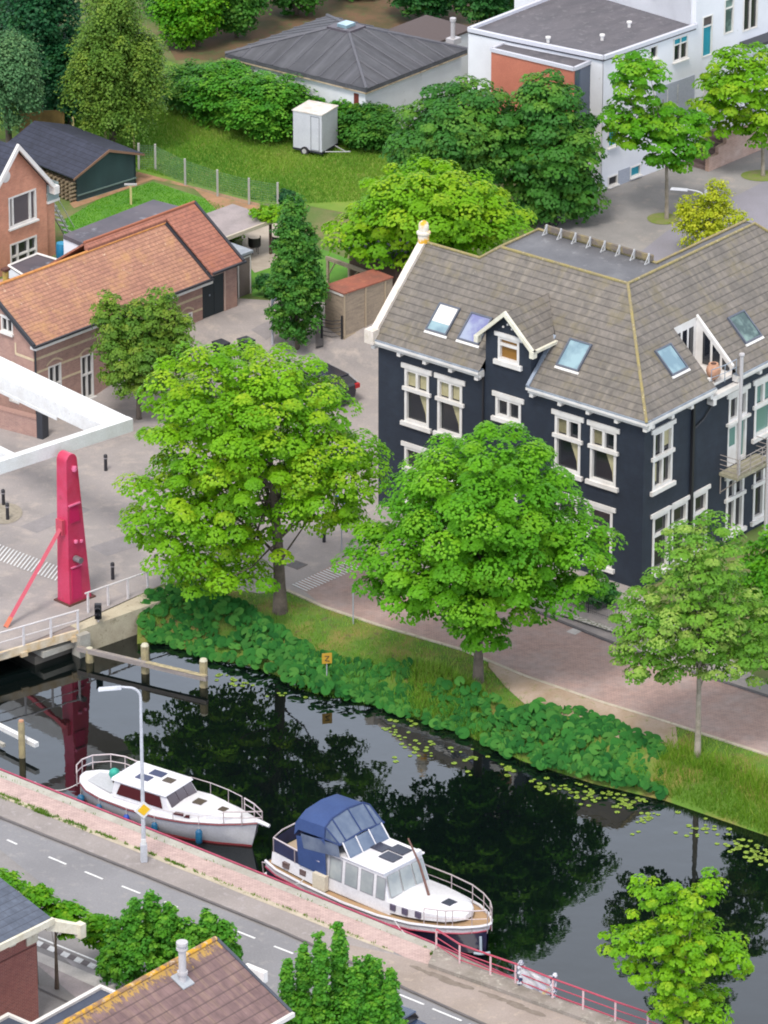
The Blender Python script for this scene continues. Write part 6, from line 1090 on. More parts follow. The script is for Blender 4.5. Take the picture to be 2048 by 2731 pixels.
for x_ in (-.0,): 
    for sgn in (0, 1): w_ = MB(); w_.tube([(Wt * .42, -.08 + sgn * (Dt - .02), .22), (Wt * .42, .1 + sgn * (Dt - .02), .22)], .22, 18); w_ = w_.build('wheel', M('tyre', (48, 46, 50), .9), tr); rb = MB(); rb.tube([(Wt * .42, -.1 + sgn * (Dt + .04), .22), (Wt * .42, -.07 + sgn * (Dt + .04), .22)], .12, 14); rb.build('rim', M('pale_steel'), w_)
mb = MB(); mb.tube([(Wt, .3, .24), (Wt + .9, Dt / 2, .24), (Wt, Dt - .3, .24)], .03, 5); mb.tube([(Wt + .9, Dt / 2, .24), (Wt + 1.15, Dt / 2, .3)], .035, 6); mb.build('drawbar', M('galvanised'), tr)
# wooden shed, gate, pergola beam, garage roof
s_b = gt(z5(885, 1345)); sa_ = 43.; t_ = thing('wooden_shed', 'weathered wooden shed with rusty red roof beside the yard gate', 'shed', s_b, sa_); WD = M('weathered_boards', (176, 158, 138), .88, (150, 134, 118), 1.6, c3=(196, 176, 150), sc3=6, stretch=(1, 1, 6))
hs_ = hz(s_b, z5(885, 945)[1]); MB().box(0, 3.0, 0, 1.25, -.3, hs_).build('wall', WD, t_); mb = MB(); mb.box(-.05, 3.0, -.06, 1.3, hs_, hs_ + .06); mb.build('roof', M('rusty_roof', (168, 98, 78), .9, (140, 88, 74), 1.5, c3=(186, 118, 88), sc3=4), t_)
mb = MB(); [mb.box(x_, x_ + .08, -.04, 0, -.3, hs_) for x_ in (0, 1.3, 2.5)]; mb.box(0, 3, -.03, 0, -.3, -.1 + .25); mb.build('batten', M('batten_wood', (190, 170, 144), .85), t_); MB().box(-.04, 0, .0, 1.25, hs_ - .12, hs_).build('trim', WHITE, t_)
g0_ = gt(z5(690, 1330)); g1_ = gt(z5(868, 1345)); t_ = thing('yard_gate', 'low dark iron gate standing in front of the wooden shed', 'gate', g0_, az(g0_, g1_)); Lg_ = float(np.linalg.norm(g1_ - g0_)); mb = MB(); [mb.tube([(0, 0, z), (Lg_ / 2, 0, z - .08), (Lg_, 0, z)], .02, 5) for z in (.15, .35, .55, .75, .9)]; mb.build('bars', BLACKM, t_); [MB().box(x_ - .04, x_ + .04, -.04, .04, 0, 1.1).build('post', BLACKM, t_) for x_ in (0, Lg_)]
g0_ = gt(z5(640, 1430)); g1_ = gt(z5(700, 1412)); t_ = thing('iron_gate_leaf', 'thin open iron gate leaf at the edge of the yard', 'gate', g0_, az(g0_, g1_)); mb = MB(); Lg_ = float(np.linalg.norm(g1_ - g0_)); [mb.tube([(k_ * Lg_ / 6, 0, 0), (k_ * Lg_ / 6, 0, 1.15)], .012, 4) for k_ in range(7)]; mb.tube([(0, 0, 1.15), (Lg_, 0, 1.15)], .02, 5); mb.tube([(0, 0, .1), (Lg_, 0, .1)], .02, 5); mb.build('bars', BLACKM, t_)
p0, p1 = gt(z5(745, 860)), gt(z5(1290, 1060)); t_ = thing('pergola', 'weathered timber pergola frame behind the wooden shed', 'pergola', p0, az(p0, p1)); hp_ = hz(p0, z5(745, 640)[1]); Lp = float(np.linalg.norm(p1 - p0)); mb = MB(); mb.box(-.1, Lp, -.06, .06, hp_ - .02, hp_ + .16); mb.build('beam', WD, t_); [MB().box(x_ - .06, x_ + .06, -.05, .05, -.2, hp_).build('post', WD, t_) for x_ in (0, Lp * .35, Lp * .98)]; mb = MB(); mb.tube([(0.05, 0, hp_ - .7), (.5, 0, hp_)], .04, 4); mb.tube([(Lp * .35, 0, hp_ - .7), (Lp * .35 + .6, 0, hp_)], .04, 4); mb.build('brace', WD, t_)
gg = gt(dd(905, 640)); t_ = thing('garage', 'low garage with dark grey roof glimpsed under the green maple', 'building', gg, 45); MB().box(-1.5, 3, 0, 3, -.5, 1.9).build('wall', M('dark_wood', (92, 70, 62), .85), t_); MB().box(-1.6, 3.1, -.1, 3.1, 1.9, 2.0).build('roof', M('grey_felt'), t_)
ps = gt(dd(555, 590)); t_ = thing('pavilion', 'garden pavilion with grey roof overgrown by light green leaves', 'shed', gt(dd(525, 585)), 47); hpv = hz(gt(dd(525, 585)), dd(520, 512)[1]); MB().box(-1.6, 2.6, .4, 3.2, hpv, hpv + .1).build('roof', M('mauve_felt', (170, 158, 158), .85, (150, 140, 140), 1.5), t_); mb = MB(); mb.box(-1.6, 2.6, .3, .4, hpv - .06, hpv + .12); mb.build('fascia', M('pale_trim', (210, 196, 178), .7), t_); MB().box(-1.5, 2.5, 3.0, 3.1, 0, hpv).build('back_wall', M('dark_wood'), t_); [MB().box(x_ - .05, x_ + .05, .5, .6, 0, hpv).build('post', M('dark_wood'), t_) for x_ in (-1.4, 2.4)]
for i, (px_, lab) in enumerate((((550, 548), 'round black garden chair on the terrace behind the grey shed'), ((600, 545), 'dark garden chair half hidden by the dark green column tree'))):
    q_ = gt(dd(*px_)); t_ = thing('garden_chair', lab, 'chair', q_, 200 + 30 * i, 'garden chairs on the terrace'); MB().lathe((0, 0, .38), [(.28, 0), (.3, .05), (.28, .08), (0, .06)], 14).build('seat', BLACKM, t_); mb = MB(); rows = [[(.3 * math.cos(a), .3 * math.sin(a), z) for a in np.linspace(-.3, 3.4, 12)] for z in (.45, .85)]; mb.loft(rows).build('backrest', BLACKM, t_); [MB().tube([(.2 * math.cos(a), .2 * math.sin(a), 0), (.18 * math.cos(a), .18 * math.sin(a), .4)], .015, 5).build('leg', BLACKM, t_) for a in (.8, 2.3, 3.9, 5.4)]
for i, px_ in enumerate(((478, 784), (532, 778))): q_ = gt(dd(*px_)); t_ = thing('wheelie_bin', ('dark wheeled bin above the left shoulder of the lime maple', 'second dark wheeled bin closer to the pale lamp')[i], 'bin', q_, 40); mb = MB(); mb.hexa([(-.2, -.25, .05), (.2, -.25, .05), (.2, .25, .05), (-.2, .25, .05), (-.27, -.3, .95), (.27, -.3, .95), (.27, .3, .95), (-.27, .3, .95)]); mb.build('container', M('bin_black', (44, 46, 54), .6), t_); MB().box(-.29, .29, -.33, .33, .95, 1.02).build('lid', M('bin_black'), t_, bevel=.02)
for i, (p, rx_, lab) in enumerate((((641, 1221), .32, 'dark square drain cover beside the hatch marks near the maple trunk'), ((330, 1040), .26, 'drain cover in the plaza left of the lime green maple'), ((1240, 1365), .22, 'pale cover plate in the footway by the iron fence'), ((742, 700), .24, 'drain cover in the yard right of the column tree'))):
    q_ = gt(dd(*p)); t_ = thing('drain_cover', lab, 'drain cover', q_, 50); MB().box(-rx_, rx_, -rx_, rx_, .0, .022).build('frame', M('cover_rim', (120, 112, 110), .8) if i != 2 else M('pale_slabs'), t_); MB().box(-rx_ * .8, rx_ * .8, -rx_ * .8, rx_ * .8, .022, .026).build('plate', M('cover_iron', (104, 98, 98), .7, (84, 80, 82), 8.) if i != 2 else M('pale_slabs'), t_)
for p, rx_, ry_, a_ in (((120, 1120), 1.6, .5, 48), ((250, 1180), .9, .6, 40), ((760, 980), .5, 1.8, 10), ((600, 700), 1.2, .5, 45)):
    q_ = gt(dd(*p)); c_, s_ = math.cos(R(a_)), math.sin(R(a_)); sheet('asphalt_patch', [(q_[0] + c_ * x - s_ * y, q_[1] + s_ * x + c_ * y) for x, y in ((-rx_, -ry_), (rx_, -ry_), (rx_, ry_), (-rx_, ry_))], M('patch_grey', (154, 147, 148), .88, (144, 138, 138), 2.), .009)
# parked car: only its tail shows beside the maple
cpz = gt(dd(729, 866)); car = thing('parked_car', 'dark car with chrome side trim parked nose away left of the navy house', 'car', cpz, 0); CB_ = M('car_black', (34, 36, 50), .25, coat=.6); CGL = Mglass('car_glass', (24, 26, 32))
def mkcar(root, body, glass, L=4.3, Wd=1.75, H=1.5):
    ys = [(-L / 2, .45, .95), (-L / 2 + .08, .3, 1.02), (-L / 2 + .6, .25, 1.02), (0, .22, .98), (L / 2 - 1.1, .22, .95), (L / 2 - .2, .28, .82), (L / 2, .4, .7)]; rows = []
    for x, zb, zt in ys: w = Wd / 2 * (1 if abs(x) < L / 2 - .15 else .88); rows.append([(x, -w * .92, zb), (x, -w, (zb + zt) / 2), (x, -w * .93, zt), (x, w * .93, zt), (x, w, (zb + zt) / 2), (x, w * .92, zb)])
    o = MB().loft(rows, True); o.add(rows[0], [tuple(range(6))]); o.add(rows[-1], [tuple(range(6))]); o.build('body', body, root, smooth=True)
    r2 = [[(x, -w, z) if s < 0 else (x, w, z) for s in (-1, 1)] for x, w, z in ()]
    mb = MB(); mb.hexa([(-L / 2 + .1, -.8, 1.0), (L / 2 - 1.3, -.8, .96), (L / 2 - 1.3, .8, .96), (-L / 2 + .1, .8, 1.0), (-L / 2 + .55, -.62, H - .02), (.45, -.62, H - .02), (.45, .62, H - .02), (-L / 2 + .55, .62, H - .02)]); g_ = mb.build('windows', glass, root, bevel=.03)
    mb = MB(); mb.box(-L / 2 + .5, .5, -.64, .64, H - .04, H + .02); mb.build('roof', body, root, bevel=.03)
    mb = MB()
    for sgn in (-1, 1): mb.tube([(-L / 2 + .15, sgn * .83, 1.0), (-L / 2 + .55, sgn * .68, H - .02), (.4, sgn * .68, H - .02), (L / 2 - 1.35, sgn * .83, .98)], .018, 5); mb.tube([(-L / 2 + .15, sgn * .84, 1.02), (L / 2 - 1.35, sgn * .84, .99)], .018, 5)
    mb.build('chrome_trim', M('chrome', (220, 220, 226), .2, metal=.6), root)
    for x in (-L / 2 + .8, L / 2 - .85):
        for sgn in (-1, 1): w_ = MB(); w_.tube([(x, sgn * (Wd / 2 - .2), .33), (x, sgn * (Wd / 2 + .01), .33)], .33, 18); w_ = w_.build('wheel', M('tyre'), root); rb = MB(); rb.tube([(x, sgn * (Wd / 2 - .01), .33), (x, sgn * (Wd / 2 + .02), .33)], .2, 14); rb.build('rim', M('pale_steel'), w_)
    for sgn in (-1, 1): MB().box(-L / 2 - .01, -L / 2 + .2, sgn * .72 - .13, sgn * .72 + .13, .78, .98).build('tail_light', M('tail_red', (190, 30, 40), .3), root)
mkcar(car, CB_, CGL, 3.5, 1.45, 1.3); car.rotation_euler.z = R(128); c_, s_ = math.cos(R(128)), math.sin(R(128)); car.location = (cpz[0] - .75, cpz[1] + .55, cpz[2])
c2 = gz(dd(850, 2262)); car2 = thing('parked_car', 'dark blue car whose roof just shows at the bottom edge', 'car', c2, -39); mkcar(car2, M('car_blue', (40, 62, 96), .25, coat=.6), CGL, 3.6, 1.5, 1.3)
# bicycles under the chestnut
for i, px_ in enumerate(((1165, 445), (1210, 482))):
    q_ = gt(dd(*px_)); t_ = thing('bicycle', ('grey bicycle parked at the left under the dark chestnut tree', 'dark bicycle parked in the shade nearest the back street')[i], 'bicycle', q_, 30 + 40 * i); CBk = M('bike_frame', (150, 156, 166) , .4)
    for x_ in (-.5, .5): mb = MB(); mb.tube([(x_ + .31 * math.cos(a), 0, .33 + .31 * math.sin(a)) for a in np.linspace(0, 2 * math.pi, 17)], .022, 5, False); mb.build('wheel', M('tyre'), t_)
    mb = MB(); mb.tube([(-.5, 0, .33), (-.1, 0, .33), (.35, 0, .8), (-.2, 0, .8), (-.1, 0, .33)], .02, 5); mb.tube([(.5, 0, .33), (.35, 0, .95)], .02, 5); mb.tube([(-.5, 0, .33), (-.2, 0, .9)], .016, 5); mb.build('frame', CBk, t_); MB().tube([(.35, -.25, 1.0), (.35, .25, 1.0)], .018, 5).build('handlebar', BLACKM, t_); MB().box(-.32, -.1, -.07, .07, .9, .95).build('saddle', BLACKM, t_)
pt = gt(dd(1160, 505)); 
# garden wall by the coach house with dark pier, seen through the frame
q0_, q1_ = gz(w6(0, 640)), gz(w6(395, 742)); t_ = thing('garden_wall', 'low brown brick wall with dark pier seen through the white balance frame', 'wall', q0_, az(q0_, q1_)); Lw_ = float(np.linalg.norm(q1_ - q0_)); MB().box(-3, Lw_, 0, .3, 0, .85).build('wall', REDB, t_); MB().box(-3, Lw_ + .02, -.03, .33, .85, .93).build('coping', M('brown_cope', (170, 134, 122), .85), t_); MB().box(Lw_, Lw_ + .32, -.05, .4, 0, 1.2).build('pier', M('dark_gutter'), t_)
# ------------------------------------------------------------ houses along the bottom edge
BRR = Mroof('brown_tiles', (132, 106, 104), (116, 92, 92), (76, 60, 60), .42, .3, lichen=(214, 190, 170), lich_amt=.7, streak=(150, 124, 108), seam=.12, rl=(.7, (186, 148, 72)))
rz_ = 5.2; rA, rB = gz(y6(1190, 528), rz_), gz(y6(350, 995), rz_); ha_ = az(rB, rA); bh = thing('brown_roofed_house', 'house with brown tiled roof edged by yellow lichen at the bottom edge', 'house', (rA[0], rA[1], 0), ha_)
BHO = np.array(bh.location); ev_ = pl_(BHO, ha_, y6(1605, 935), (1, 0, 0), 0.); ye, ze = ev_[1], ev_[2]
mb = MB(); mb.slab([(0, 0, rz_), (-14, 0, rz_), (-14, ye, ze), (0, ye, ze)], .1); mb.slab([(0, 0, rz_), (-14, 0, rz_), (-14, .25 if ye < 0 else -.25, rz_ - .2), (0, .25 if ye < 0 else -.25, rz_ - .2)], .1); rf_ = mb.build('roof', BRR, bh)
LY = M('yellow_lichen', (214, 160, 40), .95, (150, 118, 92), 2.2, .42, .56, c3=(222, 200, 170), sc3=5., lo3=.56, stretch=(2, 2, 2)); mb = MB(); rg = random.Random(5)
mb.tube([(-14, 0, rz_ + .02), (0.02, 0, rz_ + .02)], .09, 8); mb.build('ridge_tiles', LY, rf_, smooth=True)
sl__ = (ze - rz_) / ye
sg_ = 1 if ye < 0 else -1; mb = MB(); mb.box(-13.8, -.2, min(0, ye * .92), max(0, ye * .92), -.2, ze - .1); mb.poly([(-.2, ye * .92, ze - .1), (-.2, 0, ze - .1), (-.2, 0, rz_ - .15)]); mb.poly([(-.2, 0, ze - .1), (-13.8, 0, ze - .1), (-13.8, 0, rz_ - .15), (-.2, 0, rz_ - .15)]); mb.build('wall', Mbrick('plum_bricks', (150, 100, 96), (136, 88, 86), (160, 132, 126), .2, .065, .007), bh)
mb = MB(); mb.hexa([(0, ye, ze - .14), (.12, ye, ze - .14), (.12, 0, rz_ - .14), (0, 0, rz_ - .14), (0, ye, ze + .04), (.12, ye, ze + .04), (.12, 0, rz_ + .04), (0, 0, rz_ + .04)]); mb.build('verge', M('dark_verge', (74, 78, 90), .6), bh)
mb = MB(); mb.box(-14, .1, ye - .12 if ye < 0 else ye, ye if ye < 0 else ye + .12, ze - .16, ze); mb.box(.1, .32, ye * .62, ye * .35, ze + .9 - .3, ze + 1.0); mb.build('gutter', WHITE, bh)
fl = pl_(BHO, ha_, y6(1010, 760), (0, -sl__, 1), rz_); mb = MB(); mb.tube([(fl[0], fl[1], fl[2] - .1), (fl[0], fl[1], fl[2] + 1.35)], .13, 14); mb.tube([(fl[0], fl[1], fl[2] + .28), (fl[0], fl[1], fl[2] + .38)], .18, 14); mb.tube([(fl[0], fl[1], fl[2] + 1.2), (fl[0], fl[1], fl[2] + 1.27)], .2, 14); mb.tube([(fl[0], fl[1], fl[2] + 1.38), (fl[0], fl[1], fl[2] + 1.48)], .2, 14); fu = mb.build('flue_pipe', M('pale_steel'), bh, smooth=True)
mb = MB(); mb.hexa([(fl[0] - .28, fl[1] - .28, fl[2] - sl__ * .28 + .02), (fl[0] + .28, fl[1] - .28, fl[2] - sl__ * .28 + .02), (fl[0] + .28, fl[1] + .28, fl[2] + sl__ * .28 + .02), (fl[0] - .28, fl[1] + .28, fl[2] + sl__ * .28 + .02)] + [(fl[0] + a * .28, fl[1] + b_ * .28, fl[2] + sl__ * b_ * .28 + .06) for a, b_ in ((-1, -1), (1, -1), (1, 1), (-1, 1))]); mb.build('lead_plate', M('lead', (176, 180, 186), .5), fu)
# left brick house
lh0 = gz(w3(430, 1130)); lha = 48.; lhh = hz(lh0, w3(405, 190)[1]); lhs = thing('red_brick_house', 'red brick house with slate grey roof and thick white eaves at the lower left', 'house', lh0, lha)
RDB = Mbrick('dark_red_bricks', (166, 98, 88), (146, 84, 78), (176, 136, 126), .2, .065, .008, stain=(150, 90, 84))
MB().box(-9, 0, 0, 6, -.2, lhh + .5).build('wall', RDB, lhs); mb = MB(); mb.box(-9.2, -.0, -.02, 0, lhh - .35, lhh - .3) ; mb.build('string_course', M('dark_joint', (110, 66, 62), .9), lhs)
mb = MB(); mb.slab([(.3, -.45, lhh + .75), (-9.4, -.45, lhh + .75), (-9.4, 3.2, lhh + 1.75), (.3, 3.2, lhh + 1.75)], .08); mb.slab([(.3, 3.2, lhh + 1.75), (-9.4, 3.2, lhh + 1.75), (-9.4, 6.6, lhh + .75), (.3, 6.6, lhh + .75)], .08); mb.build('roof', Mroof('slate_blue', (96, 104, 120), (82, 90, 106), (60, 64, 76), .3, .3), lhs)
mb = MB(); mb.box(-9.4, .36, -.55, -.42, lhh + .5, lhh + .74); mb.box(-9.4, .3, -.42, 0, lhh + .46, lhh + .52); mb.box(-.5, .02, -.06, .0, lhh - .2, lhh + .5); [mb.box(x_, x_ + .3, -.35, 0, lhh + .3, lhh + .46) for x_ in (-.5, -1.6, -2.7, -3.8)]; mb.build('cornice', M('cream_white', (240, 234, 214), .6, (226, 216, 190), 3.), lhs)
mb = MB(); mb.hexa([(.1, -.4, lhh + .3), (1.25, -.9, lhh - .15), (1.35, -.75, lhh - .15), (.1, .3, lhh + .3), (.1, -.4, lhh + .72), (1.3, -.9, lhh + .2), (1.4, -.75, lhh + .2), (.1, .3, lhh + .72)]); mb.box(1.15, 1.42, -1.0, -.7, lhh - .25, lhh + .28); mb.build('eave_return', M('cream_white'), lhs)
fx = thing('flat_extension', 'flat dark roof with white edge beside the brown tiled roof at the bottom', 'building', gz(y6(555, 795), 2.6) * [1, 1, 0], ha_); FXO = np.array(fx.location); MB().box(-9, -.05, -3.5, -.05, 0, 2.5).build('wall', RDB, fx); MB().box(-9, 0, -3.5, 0, 2.5, 2.58).build('roof', M('slate_felt', (72, 80, 100), .7, (60, 68, 86), 1.), fx); mb = MB(); mb.box(-9, .06, -.1, .06, 2.4, 2.68); mb.box(-.06, .06, -3.5, -.1, 2.4, 2.68); mb.build('roof_edge', WHITE, fx)
fx2 = thing('porch', 'small white edged flat roof in the lower left corner', 'building', gz(y6(45, 950), 2.2) * [1, 1, 0], ha_); MB().box(-3, -.05, -3, -.05, 0, 2.1).build('wall', RDB, fx2); MB().box(-3, 0, -3, 0, 2.1, 2.18).build('roof', M('slate_felt'), fx2); mb = MB(); mb.box(-3, .06, -.1, .06, 2.0, 2.28); mb.box(-.06, .06, -3, -.1, 2.0, 2.28); mb.build('roof_edge', WHITE, fx2)
# ------------------------------------------------------------ trees and plants
TREES = 'street trees along the canal'
tree('maple_tree', 'largest tree, lime green maple with thick trunk on the grass bank by the bridge', (605, 1318), (258, 845, 722, 1288), 'lime', .27, 940, 84, .145, .6, seed=11, lobes=True, n_br=34, fill=.25, shell=.62, droop=.3, flat=.5, up=1.6, lump=.2,
     ells=[(-.08, 0, .1, .84, .9, .88), (.55, -.1, -.05, .45, .6, .5), (-.5, -.1, -.35, .5, .6, .5), (-.3, 0, .5, .52, .6, .48), (.22, 0, .5, .5, .6, .46), (-.28, -.2, -.68, .6, .5, .3)], thin=.24, fork=.22, deep=.85, tip=.3)
tree('maple_tree', 'rounded mid green maple in front of the navy house', (1033, 1468), (742, 1333, 885, 1405), 'maple', .2, 800, 98, .145, .66, seed=12, lobes=True, n_br=16, fill=.22, droop=.35, flat=.52, up=1.6, lump=.12,
     ells=[(0, 0, .15, .72, .85, .8), (.5, 0, -.2, .5, .6, .45), (-.5, 0, -.3, .48, .6, .48), (0.05, 0, -.35, .7, .7, .5), (.02, -.1, -.85, .2, .25, .17)], deep=.9, tip=.3)
tree('ash_tree', 'airy pale green tree with slim trunk before the right front of the navy house', (1507, 1628), (1312, 1680, 1098, 1515), 'pale', .12, 760, 44, .12, .42, seed=13, lobes=True, n_br=26, fill=.35, flat=.4, droop=.2, up=1.3, trunk=BARKP,
     ells=[(0, 0, -.15, .95, .9, .6), (.05, 0, .5, .5, .6, .5), (-.5, 0, -.5, .45, .5, .35), (.5, 0, -.35, .5, .5, .5)], fork=.3, deep=.85, tip=.4)
tree('round_bush', 'bright green dense bush at the right edge beside the navy house', (1690, 1500), (1572, 1800, 1125, 1475), 'bright', .1, 560, 36, .14, .36, seed=14, n_br=4, flat=.6, deep=.9)
tree('garden_tree', 'olive green tree against the brick wall of the coach house', (300, 905), (196, 430, 612, 890), 'olive', .12, 720, 44, .12, .36, seed=15, lobes=True, n_br=14, flat=.8, up=.8,
     ells=[(0, 0, -.2, .9, .9, .6), (-.62, 0, .35, .28, .35, .5), (.3, 0, .5, .34, .4, .42), (-.1, 0, .3, .4, .4, .4), (.6, 0, .15, .36, .4, .4)], deep=.8)
tree('column_tree', 'dark green columnar tree at the entrance of the yard', (642, 752), (572, 708, 420, 756), 'chest', .1, 760, 40, .13, .28, seed=16, n_br=4, flat=.8, up=.5, ells=[(0, 0, -.35, 1, 1, .6), (0, 0, .2, .74, .8, .6), (-.05, 0, .65, .4, .4, .4)], deep=.9)
tree('maple_tree', 'yellowish green maple between the yard and the navy house roof', (880, 640), (690, 1162, 328, 590), 'lime', .16, 520, 62, .17, .62, seed=17, lobes=True, n_br=18, droop=.3, flat=.5, up=1.6, ells=[(0, 0, .2, .7, .8, .75), (-.5, 0, -.35, .45, .5, .5), (.55, 0, -.1, .42, .5, .55), (.15, -.1, -.65, .5, .5, .35)], lump=.15, deep=.8)
tree('chestnut_tree', 'dark green chestnut left of the street, behind the yellowish maple', (985, 478), (832, 1160, 168, 425), 'chest', .2, 560, 62, .17, .6, seed=18, lobes=True, n_br=8, flat=.6, up=1.1, ells=[(0, 0, .1, .85, .9, .85), (-.4, 0, -.3, .6, .6, .6), (.5, 0, -.3, .5, .6, .6)], lump=.12, deep=.85)
tree('chestnut_tree', 'dark green chestnut with brown flecks in front of the terracotta bay', (1195, 480), (1066, 1312, 156, 486), 'chest', .2, 620, 62, .17, .58, seed=19, lobes=True, n_br=8, flat=.6, up=1.1, ells=[(0, 0, -.1, .9, .95, .85), (-.1, 0, .5, .6, .6, .5), (.3, 0, -.6, .6, .6, .38), (-.2, 0, -.6, .6, .6, .38)], lump=.12, deep=.9)
tree('street_tree', 'street tree with a two tiered crown beside the white block', (1440, 473), (1292, 1534, 106, 378), 'bright', .1, 320, 50, .16, .46, seed=20, lobes=True, n_br=14, droop=.2, flat=.5, up=1.3, ells=[(.15, 0, -.35, .82, .85, .5), (-.35, 0, .55, .5, .55, .42), (-.55, 0, -.1, .42, .45, .4), (.4, 0, -.65, .3, .4, .28)], deep=.8, trunk=BARKP)
tree('street_tree', 'light green street tree in front of the steps at the right edge', (1648, 380), (1482, 1720, 86, 332), 'lime', .1, 300, 50, .16, .48, seed=21, lobes=True, n_br=14, droop=.2, flat=.5, up=1.3, ells=[(0, 0, .15, .85, .9, .75), (.4, 0, -.5, .5, .5, .4), (-.5, 0, -.2, .45, .5, .5)], deep=.8, trunk=BARKP)
tree('golden_tree', 'small golden green tree beside the white street lamp behind the roof', (1530, 545), (1446, 1622, 388, 560), 'gold', .08, 320, 30, .11, .28, seed=22, n_br=6, flat=.9, up=.7, ells=[(0, 0, -.2, .95, .9, .7), (.1, 0, .5, .4, .4, .5), (-.4, 0, .1, .5, .5, .5)], deep=.8)
tree('larch_tree', 'drooping olive green larch towering over the meadow', (245, 330), (116, 378, -80, 306), 'larch', .2, 620, 90, .13, .62, seed=23, n_br=12, flat=.7, droop=1.1, up=1., ells=[(0, 0, -.1, .8, .85, .7), (.1, 0, -.65, .62, .7, .32), (0, 0, .5, .55, .6, .6), (.5, 0, -.2, .45, .5, .5), (-.4, 0, -.35, .45, .5, .5)], lump=.2)
tree('willow_tree', 'blue green willow at the left edge above the brick house', (20, 330), (-90, 102, 55, 300), 'blue', .18, 380, 70, .13, .58, seed=24, n_br=5, flat=.9, droop=.4, up=.6, ells=[(0, 0, 0, .9, .9, .9), (.5, 0, -.2, .45, .5, .4), (.5, 0, .5, .3, .4, .3)], lump=.1)
tree('dark_tree', 'very dark green tree between the willow and the larch', (100, 250), (10, 190, -160, 235), 'deep', .2, 380, 60, .18, .7, seed=25, n_br=4, flat=.8, ells=[(0, 0, 0, 1, 1, 1)])
tree('dark_tree', 'dark green tree in the top left corner', (10, 110), (-130, 110, -240, 120), 'deep', .2, 500, 34, .2, .5, seed=26, n_br=3, flat=.8)
for i, (bs_, bb_, lm_, lab) in enumerate([((430, 100), (335, 470), 'bright', 'bright green bush tree at the top, right of the larch'), ((510, 80), (450, 560), 'chest', 'mid green tree at the top edge left of the grey hall')]):
    tree('background_tree', lab, bs_, (bb_[0] - 8, bb_[1] + 12, -100, 100 - 26 * i), lm_, .1, 640, 50, .16, .6, seed=30 + i, n_br=4, flat=.6)
tree('background_tree', 'shaded green tree behind the ridge of the grey hall', (640, 30), (545, 720, -150, 34), 'chest', .15, 480, 30, .18, .42, seed=34, n_br=4)
tree('background_tree', 'dark green tree at the top between the hall and the white block', (930, 40), (820, 1030, -120, 42), 'dark', .15, 560, 30, .18, .42, seed=32, n_br=4)
tree('background_tree', 'bluish green tree touching the corner of the white block at the top', (1060, 90), (985, 1125, -100, 60), 'dark', .15, 380, 30, .18, .42, seed=33, n_br=4)
tree('dark_tree', 'shaded undergrowth tree low between the willow and the larch', (150, 268), (70, 215, 90, 268), 'deep', .1, 420, 34, .17, .4, seed=27, n_br=0, flat=.8)
tree('background_tree', 'dark green tree filling the gap right of the larch top', (360, 30), (290, 440, -160, 40), 'dark', .15, 460, 34, .18, .5, seed=35, n_br=0)
tree('background_tree', 'mid green tree at the top edge above the grey hall roof', (770, -10), (700, 850, -150, 4), 'chest', .15, 380, 34, .18, .5, seed=36, n_br=0)
for i, (x0, x1, ya, yb, lm_, lab) in enumerate([(345, 505, 130, 245, 'chest', 'dark leftmost shrub of the row below the grey hall'), (400, 580, 126, 275, 'bright', 'bright layered shrub under the left eave of the grey hall'), (485, 670, 150, 305, 'bright', 'widest bright green shrub beside the white trailer'), (590, 765, 182, 280, 'bright', 'green shrub behind the white trailer'), (680, 845, 200, 302, 'bright', 'bright shrub right of the white trailer'), (735, 870, 222, 325, 'chest', 'darker shrub at the right end of the row by the chestnut'), (455, 560, 216, 270, 'pale', 'low pale fern like shrub at the edge of the meadow')]):
    tree('shrub', lab, ((x0 + x1) / 2, yb - 8), (x0, x1, ya, yb), lm_ if lm_ != 'bright' else 'shrub', .05, 260, 56, .15, .56, seed=40 + i, n_br=0, flat=.32, droop=.35, up=1.6, group='shrubs below the grey hall', cat='shrub')
tree('canal_tree', 'young lime green tree with airy crown in front of the water at the lower right', (1482, 2300), (1285, 1628, 1862, 2225), 'lime', .11, 560, 30, .13, .29, seed=50, lobes=True, n_br=34, fill=.5, flat=.6, up=1.0, trunk=BARKP, fork=.2, thin=.2, lump=.18,
     ells=[(0, 0, -.15, .75, .8, .7), (-.62, 0, .0, .36, .4, .3), (.7, 0, -.15, .28, .35, .3), (.42, 0, .72, .14, .2, .26), (-.35, 0, .55, .3, .35, .4), (.1, 0, .45, .4, .4, .4), (.2, 0, -.8, .6, .6, .25)], deep=.85)
def spires(name, label, base, specs, lm_, leaf, seed, cat='tree'):
    B = gz(dd(*base)); rng = np.random.default_rng(seed); root = thing(name, label, cat, B); V_, C_ = [], []
    for (x, ytop, ybot, w) in specs:
        dist = np.linalg.norm(B - CC); s = FPX / dist * 1659 / 2048; zt, zb = hz(B, dd(0, ytop)[1]), hz(B, dd(0, ybot)[1]); cx = (x - base[0]) / s; dy = rng.uniform(-.5, .5); dz = -dy * .45
        V, k, c, C = crown(rng, [(cx, dy, (zt + zb) / 2 + dz, w / s / 2, w / s / 2, (zt - zb) / 2)], int(34 * (zt - zb) + 26), 34, leaf, (.17 if w < 60 else .26), flat=.9, up=.5, shell=.55, fill=.2); V_.append(V); C_.append(c)
    mesh_np('crown', np.concatenate(V_), 6, LM[lm_], root, np.concatenate(C_)); MB().tube([(0, 0, 0), (0, 0, 1.5)], [.12, .08], 8).build('trunk', BARK, root, smooth=True); return root
